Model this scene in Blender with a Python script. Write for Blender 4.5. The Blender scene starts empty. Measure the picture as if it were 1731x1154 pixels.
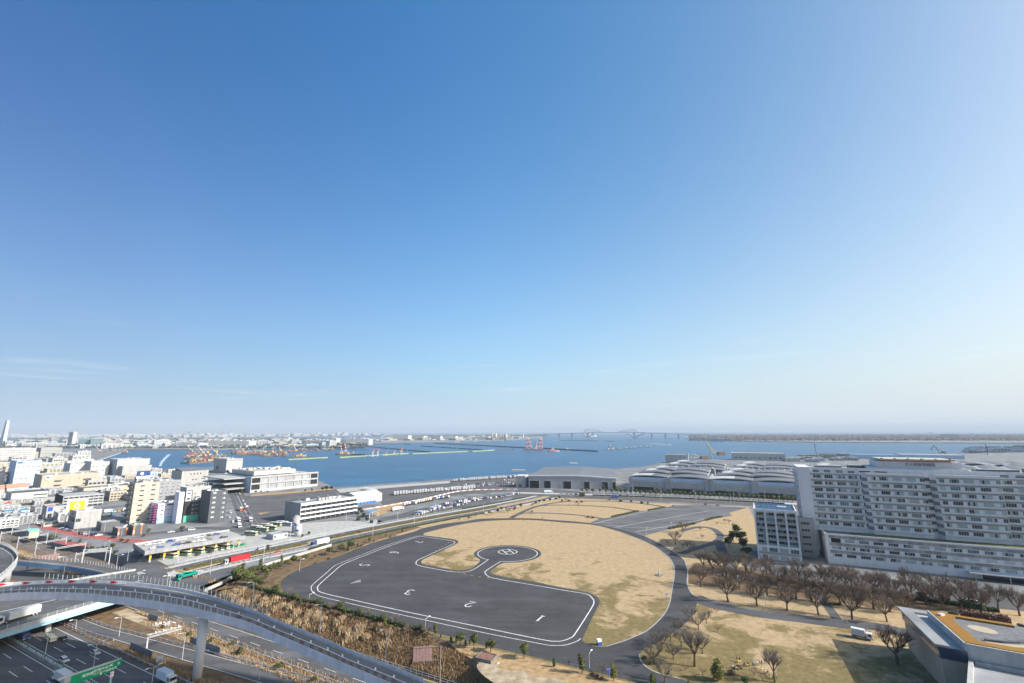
import bpy, bmesh, math, random
from mathutils import Vector, Matrix
from mathutils.geometry import tessellate_polygon
random.seed(7)
R = math.radians
scene = bpy.context.scene
COL = scene.collection

# ------------------------------------------------------------------ camera
CAM_H = 75.0
FPX = 769.3                      # 16 mm on a 36 mm sensor, in pixels of the 1731 px frame
PITCH = math.atan((728.3 - 577.0) / FPX)
ROLL = -0.0032
_f = Vector((0, math.cos(PITCH), math.sin(PITCH)))
_r0 = Vector((1, 0, 0)); _u0 = Vector((0, -math.sin(PITCH), math.cos(PITCH)))
_r = _r0 * math.cos(ROLL) + _u0 * math.sin(ROLL)
_u = -_r0 * math.sin(ROLL) + _u0 * math.cos(ROLL)
CAMLOC = Vector((0, 0, CAM_H))
cam_data = bpy.data.cameras.new('camera')
cam = bpy.data.objects.new('camera', cam_data)
COL.objects.link(cam)
m3 = Matrix((_r, _u, -_f)).transposed()
cam.matrix_world = Matrix.Translation(CAMLOC) @ m3.to_4x4()
cam_data.sensor_width = 36.0
cam_data.lens = 16.0
cam_data.clip_start = 0.5
cam_data.clip_end = 200000
scene.camera = cam

# ------------------------------------------------------------------ world, sun
SUN_PLAN = Vector((0.962, -0.272)).normalized()
SUN_EL = R(30.5)
SKY_SAT, SKY_HZ = 1.2, (6.1, 6.65, 7.1)
world = bpy.data.worlds.new('World'); scene.world = world
world.use_nodes = True
wn = world.node_tree; wn.nodes.clear()
w_out = wn.nodes.new('ShaderNodeOutputWorld')
w_bg = wn.nodes.new('ShaderNodeBackground')
w_sky = wn.nodes.new('ShaderNodeTexSky')
w_sky.sky_type = 'NISHITA'
w_sky.sun_disc = False
w_sky.sun_elevation = SUN_EL
w_sky.sun_rotation = math.atan2(SUN_PLAN.x, SUN_PLAN.y)
w_sky.altitude = 80
w_sky.air_density = 1.0
w_sky.dust_density = 4.0
w_sky.ozone_density = 2.0
w_bg.inputs['Strength'].default_value = 0.096
w_hs = wn.nodes.new('ShaderNodeHueSaturation')
w_hs.inputs['Saturation'].default_value = SKY_SAT
wn.links.new(w_sky.outputs[0], w_hs.inputs['Color'])
def w_math(op, a, b=None, c=None):
 n = wn.nodes.new('ShaderNodeMath'); n.operation = op; n.use_clamp = False
 for i, v in enumerate((a, b, c)):
  if v is None: continue
  if isinstance(v, (int, float)): n.inputs[i].default_value = v
  else: wn.links.new(v, n.inputs[i])
 return n.outputs[0]
def w_mix(f, a, b, mode='MIX'):
 n = wn.nodes.new('ShaderNodeMix'); n.data_type = 'RGBA'; n.blend_type = mode
 for i, v in ((0, f), (6, a), (7, b)):
  if isinstance(v, (int, float)): n.inputs[i].default_value = v
  elif isinstance(v, tuple): n.inputs[i].default_value = (*v, 1)
  else: wn.links.new(v, n.inputs[i])
 return n.outputs[2]
w_tc = wn.nodes.new('ShaderNodeTexCoord'); w_sep = wn.nodes.new('ShaderNodeSeparateXYZ')
wn.links.new(w_tc.outputs['Generated'], w_sep.inputs[0])
elev = w_math('ABSOLUTE', w_sep.outputs['Z'])
# low haze all round the horizon
hz = w_math('MULTIPLY', w_math('POWER', 2.718, w_math('MULTIPLY', elev, -4.2)), 0.88)
# clear blue away from the sun, paler towards it
w_dot = wn.nodes.new('ShaderNodeVectorMath'); w_dot.operation = 'DOT_PRODUCT'
wn.links.new(w_tc.outputs['Generated'], w_dot.inputs[0]); w_dot.inputs[1].default_value = (SUN_PLAN.x, SUN_PLAN.y, 0)
sdot = w_math('MULTIPLY_ADD', w_dot.outputs['Value'], 0.5, 0.5)
def w_ramp(stops):
 n = wn.nodes.new('ShaderNodeValToRGB'); n.color_ramp.interpolation = 'B_SPLINE'
 while len(n.color_ramp.elements) < len(stops): n.color_ramp.elements.new(0.5)
 for e, (p, c) in zip(n.color_ramp.elements, stops): e.position = p; e.color = (*(v/2 for v in c), 1)
 wn.links.new(sdot, n.inputs[0])
 return w_mix(1.0, n.outputs[0], (2, 2, 2), 'MULTIPLY')
clear = w_ramp([(0.0, (.02,.44,.80)), (0.12, (.025,.50,.88)), (0.36, (.40,1.56,1.96)), (0.72, (1.22,1.24,1.16)), (1.0, (1.22,1.24,1.16))])
low = w_ramp([(0.0, (.66,.77,.90)), (0.10, (.68,.78,.91)), (0.4, (.84,.92,1.0)), (0.72, (1,1,1)), (1.0, (1,1,1))])
sky1 = w_mix(hz, w_mix(1.0, w_hs.outputs[0], clear, 'MULTIPLY'), w_mix(1.0, low, SKY_HZ, 'MULTIPLY'))
# faint cirrus wisps low over the horizon
w_mp = wn.nodes.new('ShaderNodeMapping'); w_mp.inputs['Scale'].default_value = (2.2, 2.2, 26.0); w_mp.inputs['Rotation'].default_value = (0.02, 0.05, 0.6)
wn.links.new(w_tc.outputs['Generated'], w_mp.inputs[0])
w_nz = wn.nodes.new('ShaderNodeTexNoise'); w_nz.inputs['Scale'].default_value = 1.6; w_nz.inputs['Detail'].default_value = 7; w_nz.inputs['Roughness'].default_value = 0.62; w_nz.inputs['Distortion'].default_value = 0.5
wn.links.new(w_mp.outputs[0], w_nz.inputs['Vector'])
w_mr = wn.nodes.new('ShaderNodeMapRange'); w_mr.inputs[1].default_value = 0.57; w_mr.inputs[2].default_value = 0.80; w_mr.inputs[4].default_value = 0.32
wn.links.new(w_nz.outputs[0], w_mr.inputs[0])
band = w_math('POWER', 2.718, w_math('MULTIPLY', w_math('POWER', w_math('DIVIDE', w_math('SUBTRACT', elev, 0.10), 0.07), 2.0), -1.0))
sky2 = w_mix(w_math('MULTIPLY', w_mr.outputs[0], band), sky1, tuple(c*1.12 for c in SKY_HZ))
wn.links.new(sky2, w_bg.inputs[0])
wn.links.new(w_bg.outputs[0], w_out.inputs[0])

sun_l = bpy.data.lights.new('sun', 'SUN')
sun_l.energy = 5.0; sun_l.angle = R(0.53); sun_l.color = (1.0, 0.95, 0.87)
sun = bpy.data.objects.new('sun', sun_l); COL.objects.link(sun)
sd = Vector((SUN_PLAN.x * math.cos(SUN_EL), SUN_PLAN.y * math.cos(SUN_EL), math.sin(SUN_EL)))
sun.rotation_euler = sd.to_track_quat('Z', 'Y').to_euler()
sun.location = sd * 300

scene.view_settings.view_transform = 'Standard'
scene.view_settings.look = 'None'
scene.view_settings.exposure = 0.7
scene.view_settings.gamma = 1.0
scene.view_settings.use_curve_mapping = False
scene.cycles.max_bounces = 5
scene.cycles.diffuse_bounces = 2
scene.cycles.glossy_bounces = 2
scene.cycles.transmission_bounces = 3
scene.cycles.transparent_max_bounces = 6
scene.cycles.volume_bounces = 2

# ------------------------------------------------------------------ helpers
def g(x, y, z=0.0):
 """point at height z seen at picture position x, y of the survey photograph"""
 d = _f + _r * ((x - 865.5) / FPX) + _u * ((577.0 - y) / FPX)
 t = (z - CAM_H) / min(d.z, -0.0062)
 p = CAMLOC + d * t
 return Vector((p.x, p.y, z))
def proj(p):
 v = Vector(p) - CAMLOC
 w = v.dot(_f)
 return (865.5 + FPX * v.dot(_r) / w, 577.0 - FPX * v.dot(_u) / w)
def height_at(base, ytop):
 """height of a vertical edge standing at base whose top shows at picture row ytop"""
 lo, hi = 0.0, 400.0
 for _ in range(40):
  m = (lo + hi) / 2
  if proj((base.x, base.y, base.z + m))[1] > ytop: lo = m
  else: hi = m
 return lo
def G(pts, z=0.0): return [g(x, y, z) for x, y in pts]
def V(*a): return Vector(a)

_ord = ['first','second','third','fourth','fifth','sixth','seventh','eighth','ninth','tenth','eleventh','twelfth','thirteenth','fourteenth','fifteenth','sixteenth','seventeenth','eighteenth','nineteenth','twentieth']
def ordinal(n):
 if n <= 20: return _ord[n-1]
 tens = {2:'twenty',3:'thirty',4:'forty',5:'fifty',6:'sixty',7:'seventy',8:'eighty',9:'ninety'}
 t, o = divmod(n, 10)
 if o: return tens[t] + '-' + _ord[o-1]
 return tens[t][:-1] + 'ieth'
def rank_labels(objs, fmt, group=None):
 """label every object by its place counted from the left"""
 for i, o in enumerate(sorted(objs, key=lambda o: proj(o.location)[0])):
  o['label'] = fmt.format(ordinal(i + 1))
  if group: o['group'] = group

# ---- materials
MATS = {}
def M(name, col, rough=0.85, var=0.12, scale=0.5, metallic=0.0, bump=0.0, rnd=0.0, spec=0.3, detail=4, col2=None, streak=0.0):
 m = bpy.data.materials.new(name); m.use_nodes = True
 nt = m.node_tree; b = nt.nodes['Principled BSDF']
 b.inputs['Roughness'].default_value = rough
 b.inputs['Metallic'].default_value = metallic
 b.inputs['Specular IOR Level'].default_value = spec
 c = (*col, 1.0)
 geo = nt.nodes.new('ShaderNodeNewGeometry')
 nz = nt.nodes.new('ShaderNodeTexNoise'); nz.inputs['Scale'].default_value = scale; nz.inputs['Detail'].default_value = detail
 nt.links.new(geo.outputs['Position'], nz.inputs['Vector'])
 mix = nt.nodes.new('ShaderNodeMix'); mix.data_type = 'RGBA'
 a = tuple(max(0, x * (1 - var)) for x in col) if col2 is None else col
 d = tuple(min(1, x * (1 + var)) for x in col) if col2 is None else col2
 mix.inputs[6].default_value = (*a, 1); mix.inputs[7].default_value = (*d, 1)
 mr = nt.nodes.new('ShaderNodeMapRange'); mr.inputs[1].default_value = 0.32; mr.inputs[2].default_value = 0.68
 nt.links.new(nz.outputs[0], mr.inputs[0]); nt.links.new(mr.outputs[0], mix.inputs[0])
 last = mix.outputs[2]
 if rnd > 0:
  oi = nt.nodes.new('ShaderNodeObjectInfo')
  mr2 = nt.nodes.new('ShaderNodeMapRange'); mr2.inputs[3].default_value = 1 - rnd; mr2.inputs[4].default_value = 1 + rnd * 0.6
  nt.links.new(oi.outputs['Random'], mr2.inputs[0])
  mul = nt.nodes.new('ShaderNodeVectorMath'); mul.operation = 'SCALE'
  nt.links.new(last, mul.inputs[0]); nt.links.new(mr2.outputs[0], mul.inputs['Scale'])
  last = mul.outputs[0]
 if streak > 0:     # rain streaks and weathering down the wall
  mp = nt.nodes.new('ShaderNodeMapping'); mp.inputs['Scale'].default_value = (0.55, 0.55, 0.045)
  n3 = nt.nodes.new('ShaderNodeTexNoise'); n3.inputs['Scale'].default_value = 1.0; n3.inputs['Detail'].default_value = 6; n3.inputs['Roughness'].default_value = 0.65
  nt.links.new(geo.outputs['Position'], mp.inputs[0]); nt.links.new(mp.outputs[0], n3.inputs['Vector'])
  m3_ = nt.nodes.new('ShaderNodeMapRange'); m3_.inputs[1].default_value = 0.35; m3_.inputs[2].default_value = 0.7; m3_.inputs[3].default_value = 1.0; m3_.inputs[4].default_value = 1-streak
  nt.links.new(n3.outputs[0], m3_.inputs[0])
  sc_ = nt.nodes.new('ShaderNodeVectorMath'); sc_.operation = 'SCALE'; nt.links.new(last, sc_.inputs[0]); nt.links.new(m3_.outputs[0], sc_.inputs['Scale']); last = sc_.outputs[0]
 nt.links.new(last, b.inputs['Base Color'])
 if bump > 0:
  bp = nt.nodes.new('ShaderNodeBump'); bp.inputs['Strength'].default_value = bump; bp.inputs['Distance'].default_value = 0.1
  nt.links.new(nz.outputs[0], bp.inputs['Height']); nt.links.new(bp.outputs[0], b.inputs['Normal'])
 MATS[name] = m
 return m

# ---- mesh builder
class MB:
 def __init__(s): s.v = []; s.f = []; s.m = []; s.slots = []
 def slot(s, mat):
  if mat not in s.slots: s.slots.append(mat)
  return s.slots.index(mat)
 def add(s, vs, fs, mat):
  k = len(s.v); i = s.slot(mat)
  s.v.extend([tuple(p) for p in vs])
  for f in fs:
   s.f.append(tuple(q + k for q in f)); s.m.append(i)
  return s
 def quad(s, a, b, c, d, mat): return s.add([a, b, c, d], [(0, 1, 2, 3)], mat)
 def box(s, x0, x1, y0, y1, z0, z1, mat, top=None, bottom=True):
  vs = [(x0,y0,z0),(x1,y0,z0),(x1,y1,z0),(x0,y1,z0),(x0,y0,z1),(x1,y0,z1),(x1,y1,z1),(x0,y1,z1)]
  fs = [(0,1,5,4),(1,2,6,5),(2,3,7,6),(3,0,4,7)]
  s.add(vs, fs, mat)
  s.add(vs[4:], [(0,1,2,3)], top or mat)
  if bottom: s.add(vs[:4], [(3,2,1,0)], mat)
  return s
 def cbox(s, c, sx, sy, sz, rz, mat, top=None):
  """box centred in plan at c, base at c.z, turned by rz"""
  co, si = math.cos(rz), math.sin(rz)
  pts = [(c[0]+x*co-y*si, c[1]+x*si+y*co) for x, y in ((-sx/2,-sy/2),(sx/2,-sy/2),(sx/2,sy/2),(-sx/2,sy/2))]
  return s.prism(pts, c[2], c[2]+sz, mat, top)
 def prism(s, pts, z0, z1, mat, top=None, bottom=True):
  n = len(pts)
  a = [(p[0], p[1], z0) for p in pts]; b = [(p[0], p[1], z1) for p in pts]
  s.add(a + b, [(i, (i+1) % n, n + (i+1) % n, n + i) for i in range(n)], mat)
  s.add(b, [tuple(range(n))], top or mat)
  if bottom: s.add(a, [tuple(range(n-1, -1, -1))], mat)
  return s
 def slab(s, a, b, thick, z0, z1, mat):
  """upright wall from a to b"""
  a = Vector((a[0], a[1])); b = Vector((b[0], b[1]))
  d = (b - a); n = Vector((-d.y, d.x)).normalized() * thick / 2
  return s.prism([a+n, a-n, b-n, b+n], z0, z1, mat)
 def tube(s, p0, p1, r0, r1, n, mat, caps=True):
  p0 = Vector(p0); p1 = Vector(p1); d = (p1 - p0)
  if d.length < 1e-6: return s
  d.normalize()
  t = Vector((0,0,1)) if abs(d.z) < 0.9 else Vector((1,0,0))
  a = d.cross(t).normalized(); b = d.cross(a)
  vs = []
  for p, r in ((p0, r0), (p1, r1)):
   for i in range(n):
    an = 2*math.pi*i/n
    vs.append(p + (a*math.cos(an) + b*math.sin(an)) * r)
  fs = [(i, n+i, n+(i+1)%n, (i+1)%n) for i in range(n)]
  if caps: fs += [tuple(range(n)), tuple(range(2*n-1, n-1, -1))]
  return s.add(vs, fs, mat)
 def bar(s, p0, p1, w, mat): return s.tube(p0, p1, w*0.707, w*0.707, 4, mat)
 def poly(s, pts, mat):
  """flat polygon, concave allowed"""
  tr = tessellate_polygon([[Vector(p) for p in pts]])
  fs = []
  for a, b, c in tr:
   n = (Vector(pts[b])-Vector(pts[a])).cross(Vector(pts[c])-Vector(pts[a]))
   fs.append((a, b, c) if n.z >= 0 else (a, c, b))
  return s.add(pts, fs, mat)
 def ribbon(s, left, right, mat):
  n = len(left)
  return s.add(list(left) + list(right), [(i, n+i, n+i+1, i+1) for i in range(n-1)], mat)
 def mesh(s, name):
  me = bpy.data.meshes.new(name)
  me.from_pydata(s.v, [], s.f)
  for m in s.slots: me.materials.append(m)
  me.polygons.foreach_set('material_index', s.m)
  me.update()
  return me
 def build(s, name, parent=None, loc=None, smooth=False):
  """link as one object; loc: the vertices are world coordinates, put the origin there"""
  if loc is not None:
   lx, ly, lz = loc
   s.v = [(a-lx, b-ly, c-lz) for a, b, c in s.v]
  me = s.mesh(name)
  if smooth: me.polygons.foreach_set('use_smooth', [True]*len(s.f))
  return put(name, me, parent, loc if parent is None else None)

def put(name, me, parent=None, loc=None, rz=0.0, scale=None):
 o = bpy.data.objects.new(name, me); COL.objects.link(o)
 if parent is not None: o.parent = parent
 if loc is not None: o.location = loc
 if rz: o.rotation_euler = (0, 0, rz)
 if scale is not None: o.scale = scale
 return o
def tag(o, label=None, cat=None, group=None, kind=None):
 if label: o['label'] = label
 if cat: o['category'] = cat
 if group: o['group'] = group
 if kind: o['kind'] = kind
 return o
def thing(name, label, cat, loc=(0,0,0), rz=0.0, group=None):
 o = bpy.data.objects.new(name, None); COL.objects.link(o)
 o.location = loc; o.rotation_euler = (0, 0, rz)
 o.empty_display_size = 0.5
 return tag(o, label, cat, group)
def kids(o): return o.get('_', None)
_children = {}
def copy_tree(o, loc, rz=0.0, parent=None, scale=None):
 c = o.copy(); COL.objects.link(c)
 if parent is None:
  c.location = loc; c.rotation_euler = (0, 0, rz)
  if scale is not None: c.scale = scale
 else: c.parent = parent
 if o.name not in _children: _children[o.name] = list(o.children)
 for ch in _children[o.name]: copy_tree(ch, None, 0, c)
 return c
def offset_line(pts, d):
 """plan offset of a polyline to its left by d (keeps z)"""
 out = []
 n = len(pts)
 for i in range(n):
  a = pts[max(0, i-1)]; b = pts[min(n-1, i+1)]
  t = Vector((b[0]-a[0], b[1]-a[1])).normalized()
  out.append(Vector((pts[i][0] - t.y*d, pts[i][1] + t.x*d, pts[i][2])))
 return out
def smooth_line(pts, sub=6, closed=False):
 """Catmull-Rom through the points"""
 P = [Vector(p) for p in pts]; n = len(P); out = []
 rng = range(n) if closed else range(n-1)
 for i in rng:
  p0 = P[(i-1) % n] if closed else P[max(0, i-1)]
  p1 = P[i]; p2 = P[(i+1) % n]
  p3 = P[(i+2) % n] if closed else P[min(n-1, i+2)]
  for k in range(sub):
   t = k/sub
   out.append(0.5*((2*p1)+(-p0+p2)*t+(2*p0-5*p1+4*p2-p3)*t*t+(-p0+3*p1-3*p2+p3)*t*t*t))
 if not closed: out.append(P[-1])
 return out
def line_points(pts, step, start=0.0):
 """points every step metres along a polyline, with the heading"""
 out = []; left = start
 for a, b in zip(pts[:-1], pts[1:]):
  d = Vector(b)-Vector(a); L = d.length
  if L < 1e-6: continue
  s = left
  while s < L:
   p = Vector(a)+d*(s/L); out.append((p, math.atan2(d.y, d.x))); s += step
  left = s - L
 return out
def lift(pts, z): return [Vector((p[0], p[1], z)) for p in pts]
# ------------------------------------------------------------------ materials of the setting
def asphalt(name, col, streak=0.0, ang=0.0):
 m = M(name, col, rough=0.9, var=0.16, scale=0.06, detail=8, spec=0.25)
 nt = m.node_tree; b = nt.nodes['Principled BSDF']
 src = b.inputs['Base Color'].links[0].from_socket
 geo = nt.nodes.new('ShaderNodeNewGeometry')
 mp = nt.nodes.new('ShaderNodeMapping'); mp.inputs['Rotation'].default_value = (0, 0, ang)
 mp.inputs['Scale'].default_value = (0.012, 0.22, 0.1)
 nt.links.new(geo.outputs['Position'], mp.inputs['Vector'])
 nz = nt.nodes.new('ShaderNodeTexNoise'); nz.inputs['Scale'].default_value = 1.0; nz.inputs['Detail'].default_value = 5
 nt.links.new(mp.outputs[0], nz.inputs['Vector'])
 mr = nt.nodes.new('ShaderNodeMapRange'); mr.inputs[1].default_value = 0.3; mr.inputs[2].default_value = 0.7
 mr.inputs[3].default_value = 1 - streak*1.5; mr.inputs[4].default_value = 1 + streak*1.5
 nt.links.new(nz.outputs[0], mr.inputs[0])
 mul = nt.nodes.new('ShaderNodeVectorMath'); mul.operation = 'SCALE'
 nt.links.new(src, mul.inputs[0]); nt.links.new(mr.outputs[0], mul.inputs['Scale'])
 nt.links.new(mul.outputs[0], b.inputs['Base Color'])
 return m
A_PAD = asphalt('helipad_asphalt', (0.064, 0.064, 0.067), 0.10, R(35))
def seams(m, rot):
 nt = m.node_tree; b = nt.nodes['Principled BSDF']; src = b.inputs['Base Color'].links[0].from_socket
 geo = nt.nodes.new('ShaderNodeNewGeometry'); mp = nt.nodes.new('ShaderNodeMapping'); mp.inputs['Rotation'].default_value = (0,0,rot); nt.links.new(geo.outputs['Position'], mp.inputs[0])
 br_ = nt.nodes.new('ShaderNodeTexBrick'); br_.inputs['Color1'].default_value = (1.0,1.0,1.0,1); br_.inputs['Color2'].default_value = (.88,.88,.88,1); br_.inputs['Mortar'].default_value = (.72,.72,.72,1)
 br_.inputs['Scale'].default_value = 1.0; br_.inputs['Mortar Size'].default_value = 0.06; br_.inputs['Brick Width'].default_value = 46.0; br_.inputs['Row Height'].default_value = 4.5; br_.inputs['Mortar Smooth'].default_value = 0.6
 nt.links.new(mp.outputs[0], br_.inputs['Vector'])
 nz = nt.nodes.new('ShaderNodeTexNoise'); nz.inputs['Scale'].default_value = 0.25; nz.inputs['Detail'].default_value = 10; nz.inputs['Roughness'].default_value = 0.75; nt.links.new(geo.outputs['Position'], nz.inputs['Vector'])
 mr = nt.nodes.new('ShaderNodeMapRange'); mr.inputs[1].default_value = .3; mr.inputs[2].default_value = .7; mr.inputs[3].default_value = .82; mr.inputs[4].default_value = 1.16; nt.links.new(nz.outputs[0], mr.inputs[0])
 mx = nt.nodes.new('ShaderNodeMix'); mx.data_type = 'RGBA'; mx.blend_type = 'MULTIPLY'; mx.inputs[0].default_value = 1.0; nt.links.new(src, mx.inputs[6]); nt.links.new(br_.outputs[0], mx.inputs[7])
 sc_ = nt.nodes.new('ShaderNodeVectorMath'); sc_.operation = 'SCALE'; nt.links.new(mx.outputs[2], sc_.inputs[0]); nt.links.new(mr.outputs[0], sc_.inputs['Scale']); nt.links.new(sc_.outputs[0], b.inputs['Base Color'])
seams(A_PAD, R(28))
A_PATH = asphalt('path_asphalt', (0.082, 0.084, 0.090), 0.06, 0.3)
A_ROAD = asphalt('road_asphalt', (0.105, 0.107, 0.112), 0.10, R(-53))
A_HWY = asphalt('highway_asphalt', (0.10, 0.10, 0.104), 0.16, R(28))
A_LOT = asphalt('lot_asphalt', (0.105, 0.104, 0.106), 0.10, R(-30)); seams(A_LOT, R(-53)); seams(A_HWY, R(28)); seams(A_ROAD, R(-53))
A_PLAZA = asphalt('plaza_paving', (0.115, 0.115, 0.122), 0.30, R(-27))
CITY = M('city_ground', (0.17, 0.175, 0.18), var=0.35, scale=0.05, detail=6)
CONC = M('concrete', (0.36, 0.355, 0.34), var=0.14, scale=0.25, detail=6)
CONC_L = M('pale_concrete', (0.46, 0.46, 0.45), var=0.12, scale=0.3, detail=6, streak=0.25)
CONC_D = M('dark_concrete', (0.17, 0.17, 0.175), var=0.2, scale=0.2, detail=6)
PAINT = M('road_paint', (0.62, 0.62, 0.61), var=0.28, scale=1.2, rough=0.7, detail=6)
PAINT_O = M('orange_paint', (0.45, 0.26, 0.07), var=0.25, scale=0.8)
PAINT_Y = M('yellow_paint', (0.62, 0.40, 0.05), var=0.15, scale=0.8)

def grass_mat():
 m = bpy.data.materials.new('dry_lawn'); m.use_nodes = True
 nt = m.node_tree; b = nt.nodes['Principled BSDF']; b.inputs['Roughness'].default_value = 0.95; b.inputs['Specular IOR Level'].default_value = 0.1
 geo = nt.nodes.new('ShaderNodeNewGeometry')
 def nz(scale, detail, rough=0.6, dist=0.0):
  n = nt.nodes.new('ShaderNodeTexNoise'); n.inputs['Scale'].default_value = scale; n.inputs['Detail'].default_value = detail
  n.inputs['Roughness'].default_value = rough; n.inputs['Distortion'].default_value = dist
  nt.links.new(geo.outputs['Position'], n.inputs['Vector']); return n
 def mr(sock, a, c):
  r = nt.nodes.new('ShaderNodeMapRange'); r.inputs[1].default_value = a; r.inputs[2].default_value = c
  nt.links.new(sock, r.inputs[0]); return r.outputs[0]
 def mix(f, a, c):
  x = nt.nodes.new('ShaderNodeMix'); x.data_type = 'RGBA'
  nt.links.new(f, x.inputs[0])
  for s, q in ((6, a), (7, c)):
   if isinstance(q, tuple): x.inputs[s].default_value = (*q, 1)
   else: nt.links.new(q, x.inputs[s])
  return x.outputs[2]
 # worn straw turf, greener where it is thicker: nearer the ring path the turf keeps some green
 base = mix(mr(nz(0.35, 9, 0.72).outputs[0], 0.3, 0.7), (0.285, 0.202, 0.112), (0.465, 0.355, 0.218))
 sep = nt.nodes.new('ShaderNodeSeparateXYZ'); nt.links.new(geo.outputs['Position'], sep.inputs[0])
 n1 = nz(0.05, 9, 0.7, 0.4)
 # green share grows over the lawn corner where people rarely walk
 ma = nt.nodes.new('ShaderNodeMath'); ma.operation = 'MULTIPLY_ADD'
 ma.inputs[1].default_value = -0.0055; ma.inputs[2].default_value = 1.80
 nt.links.new(sep.outputs['Y'], ma.inputs[0])
 mb2 = nt.nodes.new('ShaderNodeMath'); mb2.operation = 'MULTIPLY_ADD'; mb2.inputs[1].default_value = -0.0042
 nt.links.new(sep.outputs['X'], mb2.inputs[0]); nt.links.new(ma.outputs[0], mb2.inputs[2])
 ad = nt.nodes.new('ShaderNodeMath'); ad.operation = 'ADD'
 n1m = nt.nodes.new('ShaderNodeMath'); n1m.operation = 'MULTIPLY_ADD'; n1m.inputs[1].default_value = 2.4; n1m.inputs[2].default_value = -0.72
 nt.links.new(n1.outputs[0], n1m.inputs[0]); nt.links.new(n1m.outputs[0], ad.inputs[0]); nt.links.new(mb2.outputs[0], ad.inputs[1])
 green = mix(mr(nz(0.5, 5).outputs[0], 0.3, 0.7), (0.135, 0.11, 0.045), (0.24, 0.185, 0.09))
 c1 = mix(mr(ad.outputs[0], 0.74, 0.92), base, green)
 c1 = mix(mr(nz(0.16, 8, 0.7, 0.6).outputs[0], 0.60, 0.72), c1, (0.17, 0.135, 0.065))
 brown = (0.21, 0.145, 0.085)
 c2 = mix(mr(nz(0.09, 9, 0.7, 0.5).outputs[0], 0.57, 0.78), c1, brown)
 nt.links.new(c2, b.inputs['Base Color'])
 bp = nt.nodes.new('ShaderNodeBump'); bp.inputs['Strength'].default_value = 0.5; bp.inputs['Distance'].default_value = 0.15
 nt.links.new(nz(3.0, 4).outputs[0], bp.inputs['Height']); nt.links.new(bp.outputs[0], b.inputs['Normal'])
 return m
LAWN = grass_mat()
SOIL = M('leafy_soil', (0.155, 0.105, 0.062), var=0.35, scale=0.35, detail=8, rough=0.95, spec=0.1)
STRAW = M('straw_verge', (0.36, 0.245, 0.13), var=0.28, scale=0.5, detail=8, rough=0.95, spec=0.1)
GRAVEL = M('gravel_ground', (0.36, 0.29, 0.20), var=0.3, scale=0.4, detail=8, rough=0.95, spec=0.1)
FARLAND = M('far_ground', (0.20, 0.205, 0.20), var=0.4, scale=0.01, detail=8, rough=0.95, spec=0.1)
RED_PAVE = M('red_paving', (0.34, 0.095, 0.085), var=0.2, scale=0.25, detail=6)

def water_mat():
 m = bpy.data.materials.new('sea_water'); m.use_nodes = True
 nt = m.node_tree; b = nt.nodes['Principled BSDF']
 b.inputs['Base Color'].default_value = (0.018, 0.085, 0.175, 1); b.inputs['Roughness'].default_value = 0.3
 b.inputs['IOR'].default_value = 1.33; b.inputs['Specular IOR Level'].default_value = 0.26
 geo = nt.nodes.new('ShaderNodeNewGeometry')
 n1 = nt.nodes.new('ShaderNodeTexNoise'); n1.inputs['Scale'].default_value = 0.28; n1.inputs['Detail'].default_value = 6; n1.inputs['Roughness'].default_value = 0.65
 mp = nt.nodes.new('ShaderNodeMapping'); mp.inputs['Scale'].default_value = (1, 0.6, 1)
 nt.links.new(geo.outputs['Position'], mp.inputs[0]); nt.links.new(mp.outputs[0], n1.inputs['Vector'])
 n2 = nt.nodes.new('ShaderNodeTexNoise'); n2.inputs['Scale'].default_value = 0.006; n2.inputs['Detail'].default_value = 5; n2.inputs['Distortion'].default_value = 1.5
 mp2 = nt.nodes.new('ShaderNodeMapping'); mp2.inputs['Scale'].default_value = (1, 2.2, 1); mp2.inputs['Rotation'].default_value = (0, 0, 0.5)
 nt.links.new(geo.outputs['Position'], mp2.inputs[0]); nt.links.new(mp2.outputs[0], n2.inputs['Vector'])
 mr = nt.nodes.new('ShaderNodeMapRange'); mr.inputs[1].default_value = 0.35; mr.inputs[2].default_value = 0.7; mr.inputs[3].default_value = 0.75; mr.inputs[4].default_value = 1.0
 nt.links.new(n2.outputs[0], mr.inputs[0])
 wc = nt.nodes.new('ShaderNodeMix'); wc.data_type = 'RGBA'; wc.inputs[6].default_value = (0.013, 0.070, 0.150, 1); wc.inputs[7].default_value = (0.030, 0.115, 0.215, 1)
 m4 = nt.nodes.new('ShaderNodeMapRange'); m4.inputs[1].default_value = 0.38; m4.inputs[2].default_value = 0.66; nt.links.new(n2.outputs[0], m4.inputs[0]); nt.links.new(m4.outputs[0], wc.inputs[0]); nt.links.new(wc.outputs[2], b.inputs['Base Color'])
 bp = nt.nodes.new('ShaderNodeBump'); bp.inputs['Distance'].default_value = 2.2
 nt.links.new(mr.outputs[0], bp.inputs['Strength'])
 nt.links.new(n1.outputs[0], bp.inputs['Height']); nt.links.new(bp.outputs[0], b.inputs['Normal'])
 return m
WATER = water_mat()

# ------------------------------------------------------------------ sea
SEA_Z = -4.0
mb = MB()
N = 64
radii = [640, 900, 1250, 1750, 2400, 3400, 4800, 6800, 9600, 13500, 19000, 27000, 42000]
pts = [(r*math.cos(2*math.pi*i/N), r*math.sin(2*math.pi*i/N), SEA_Z) for r in radii for i in range(N)]
mb.add(pts, [(k*N+i, (k+1)*N+i, (k+1)*N+(i+1)%N, k*N+(i+1)%N) for k in range(len(radii)-1) for i in range(N)], WATER)
tag(mb.build('water'), kind='structure')

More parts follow.
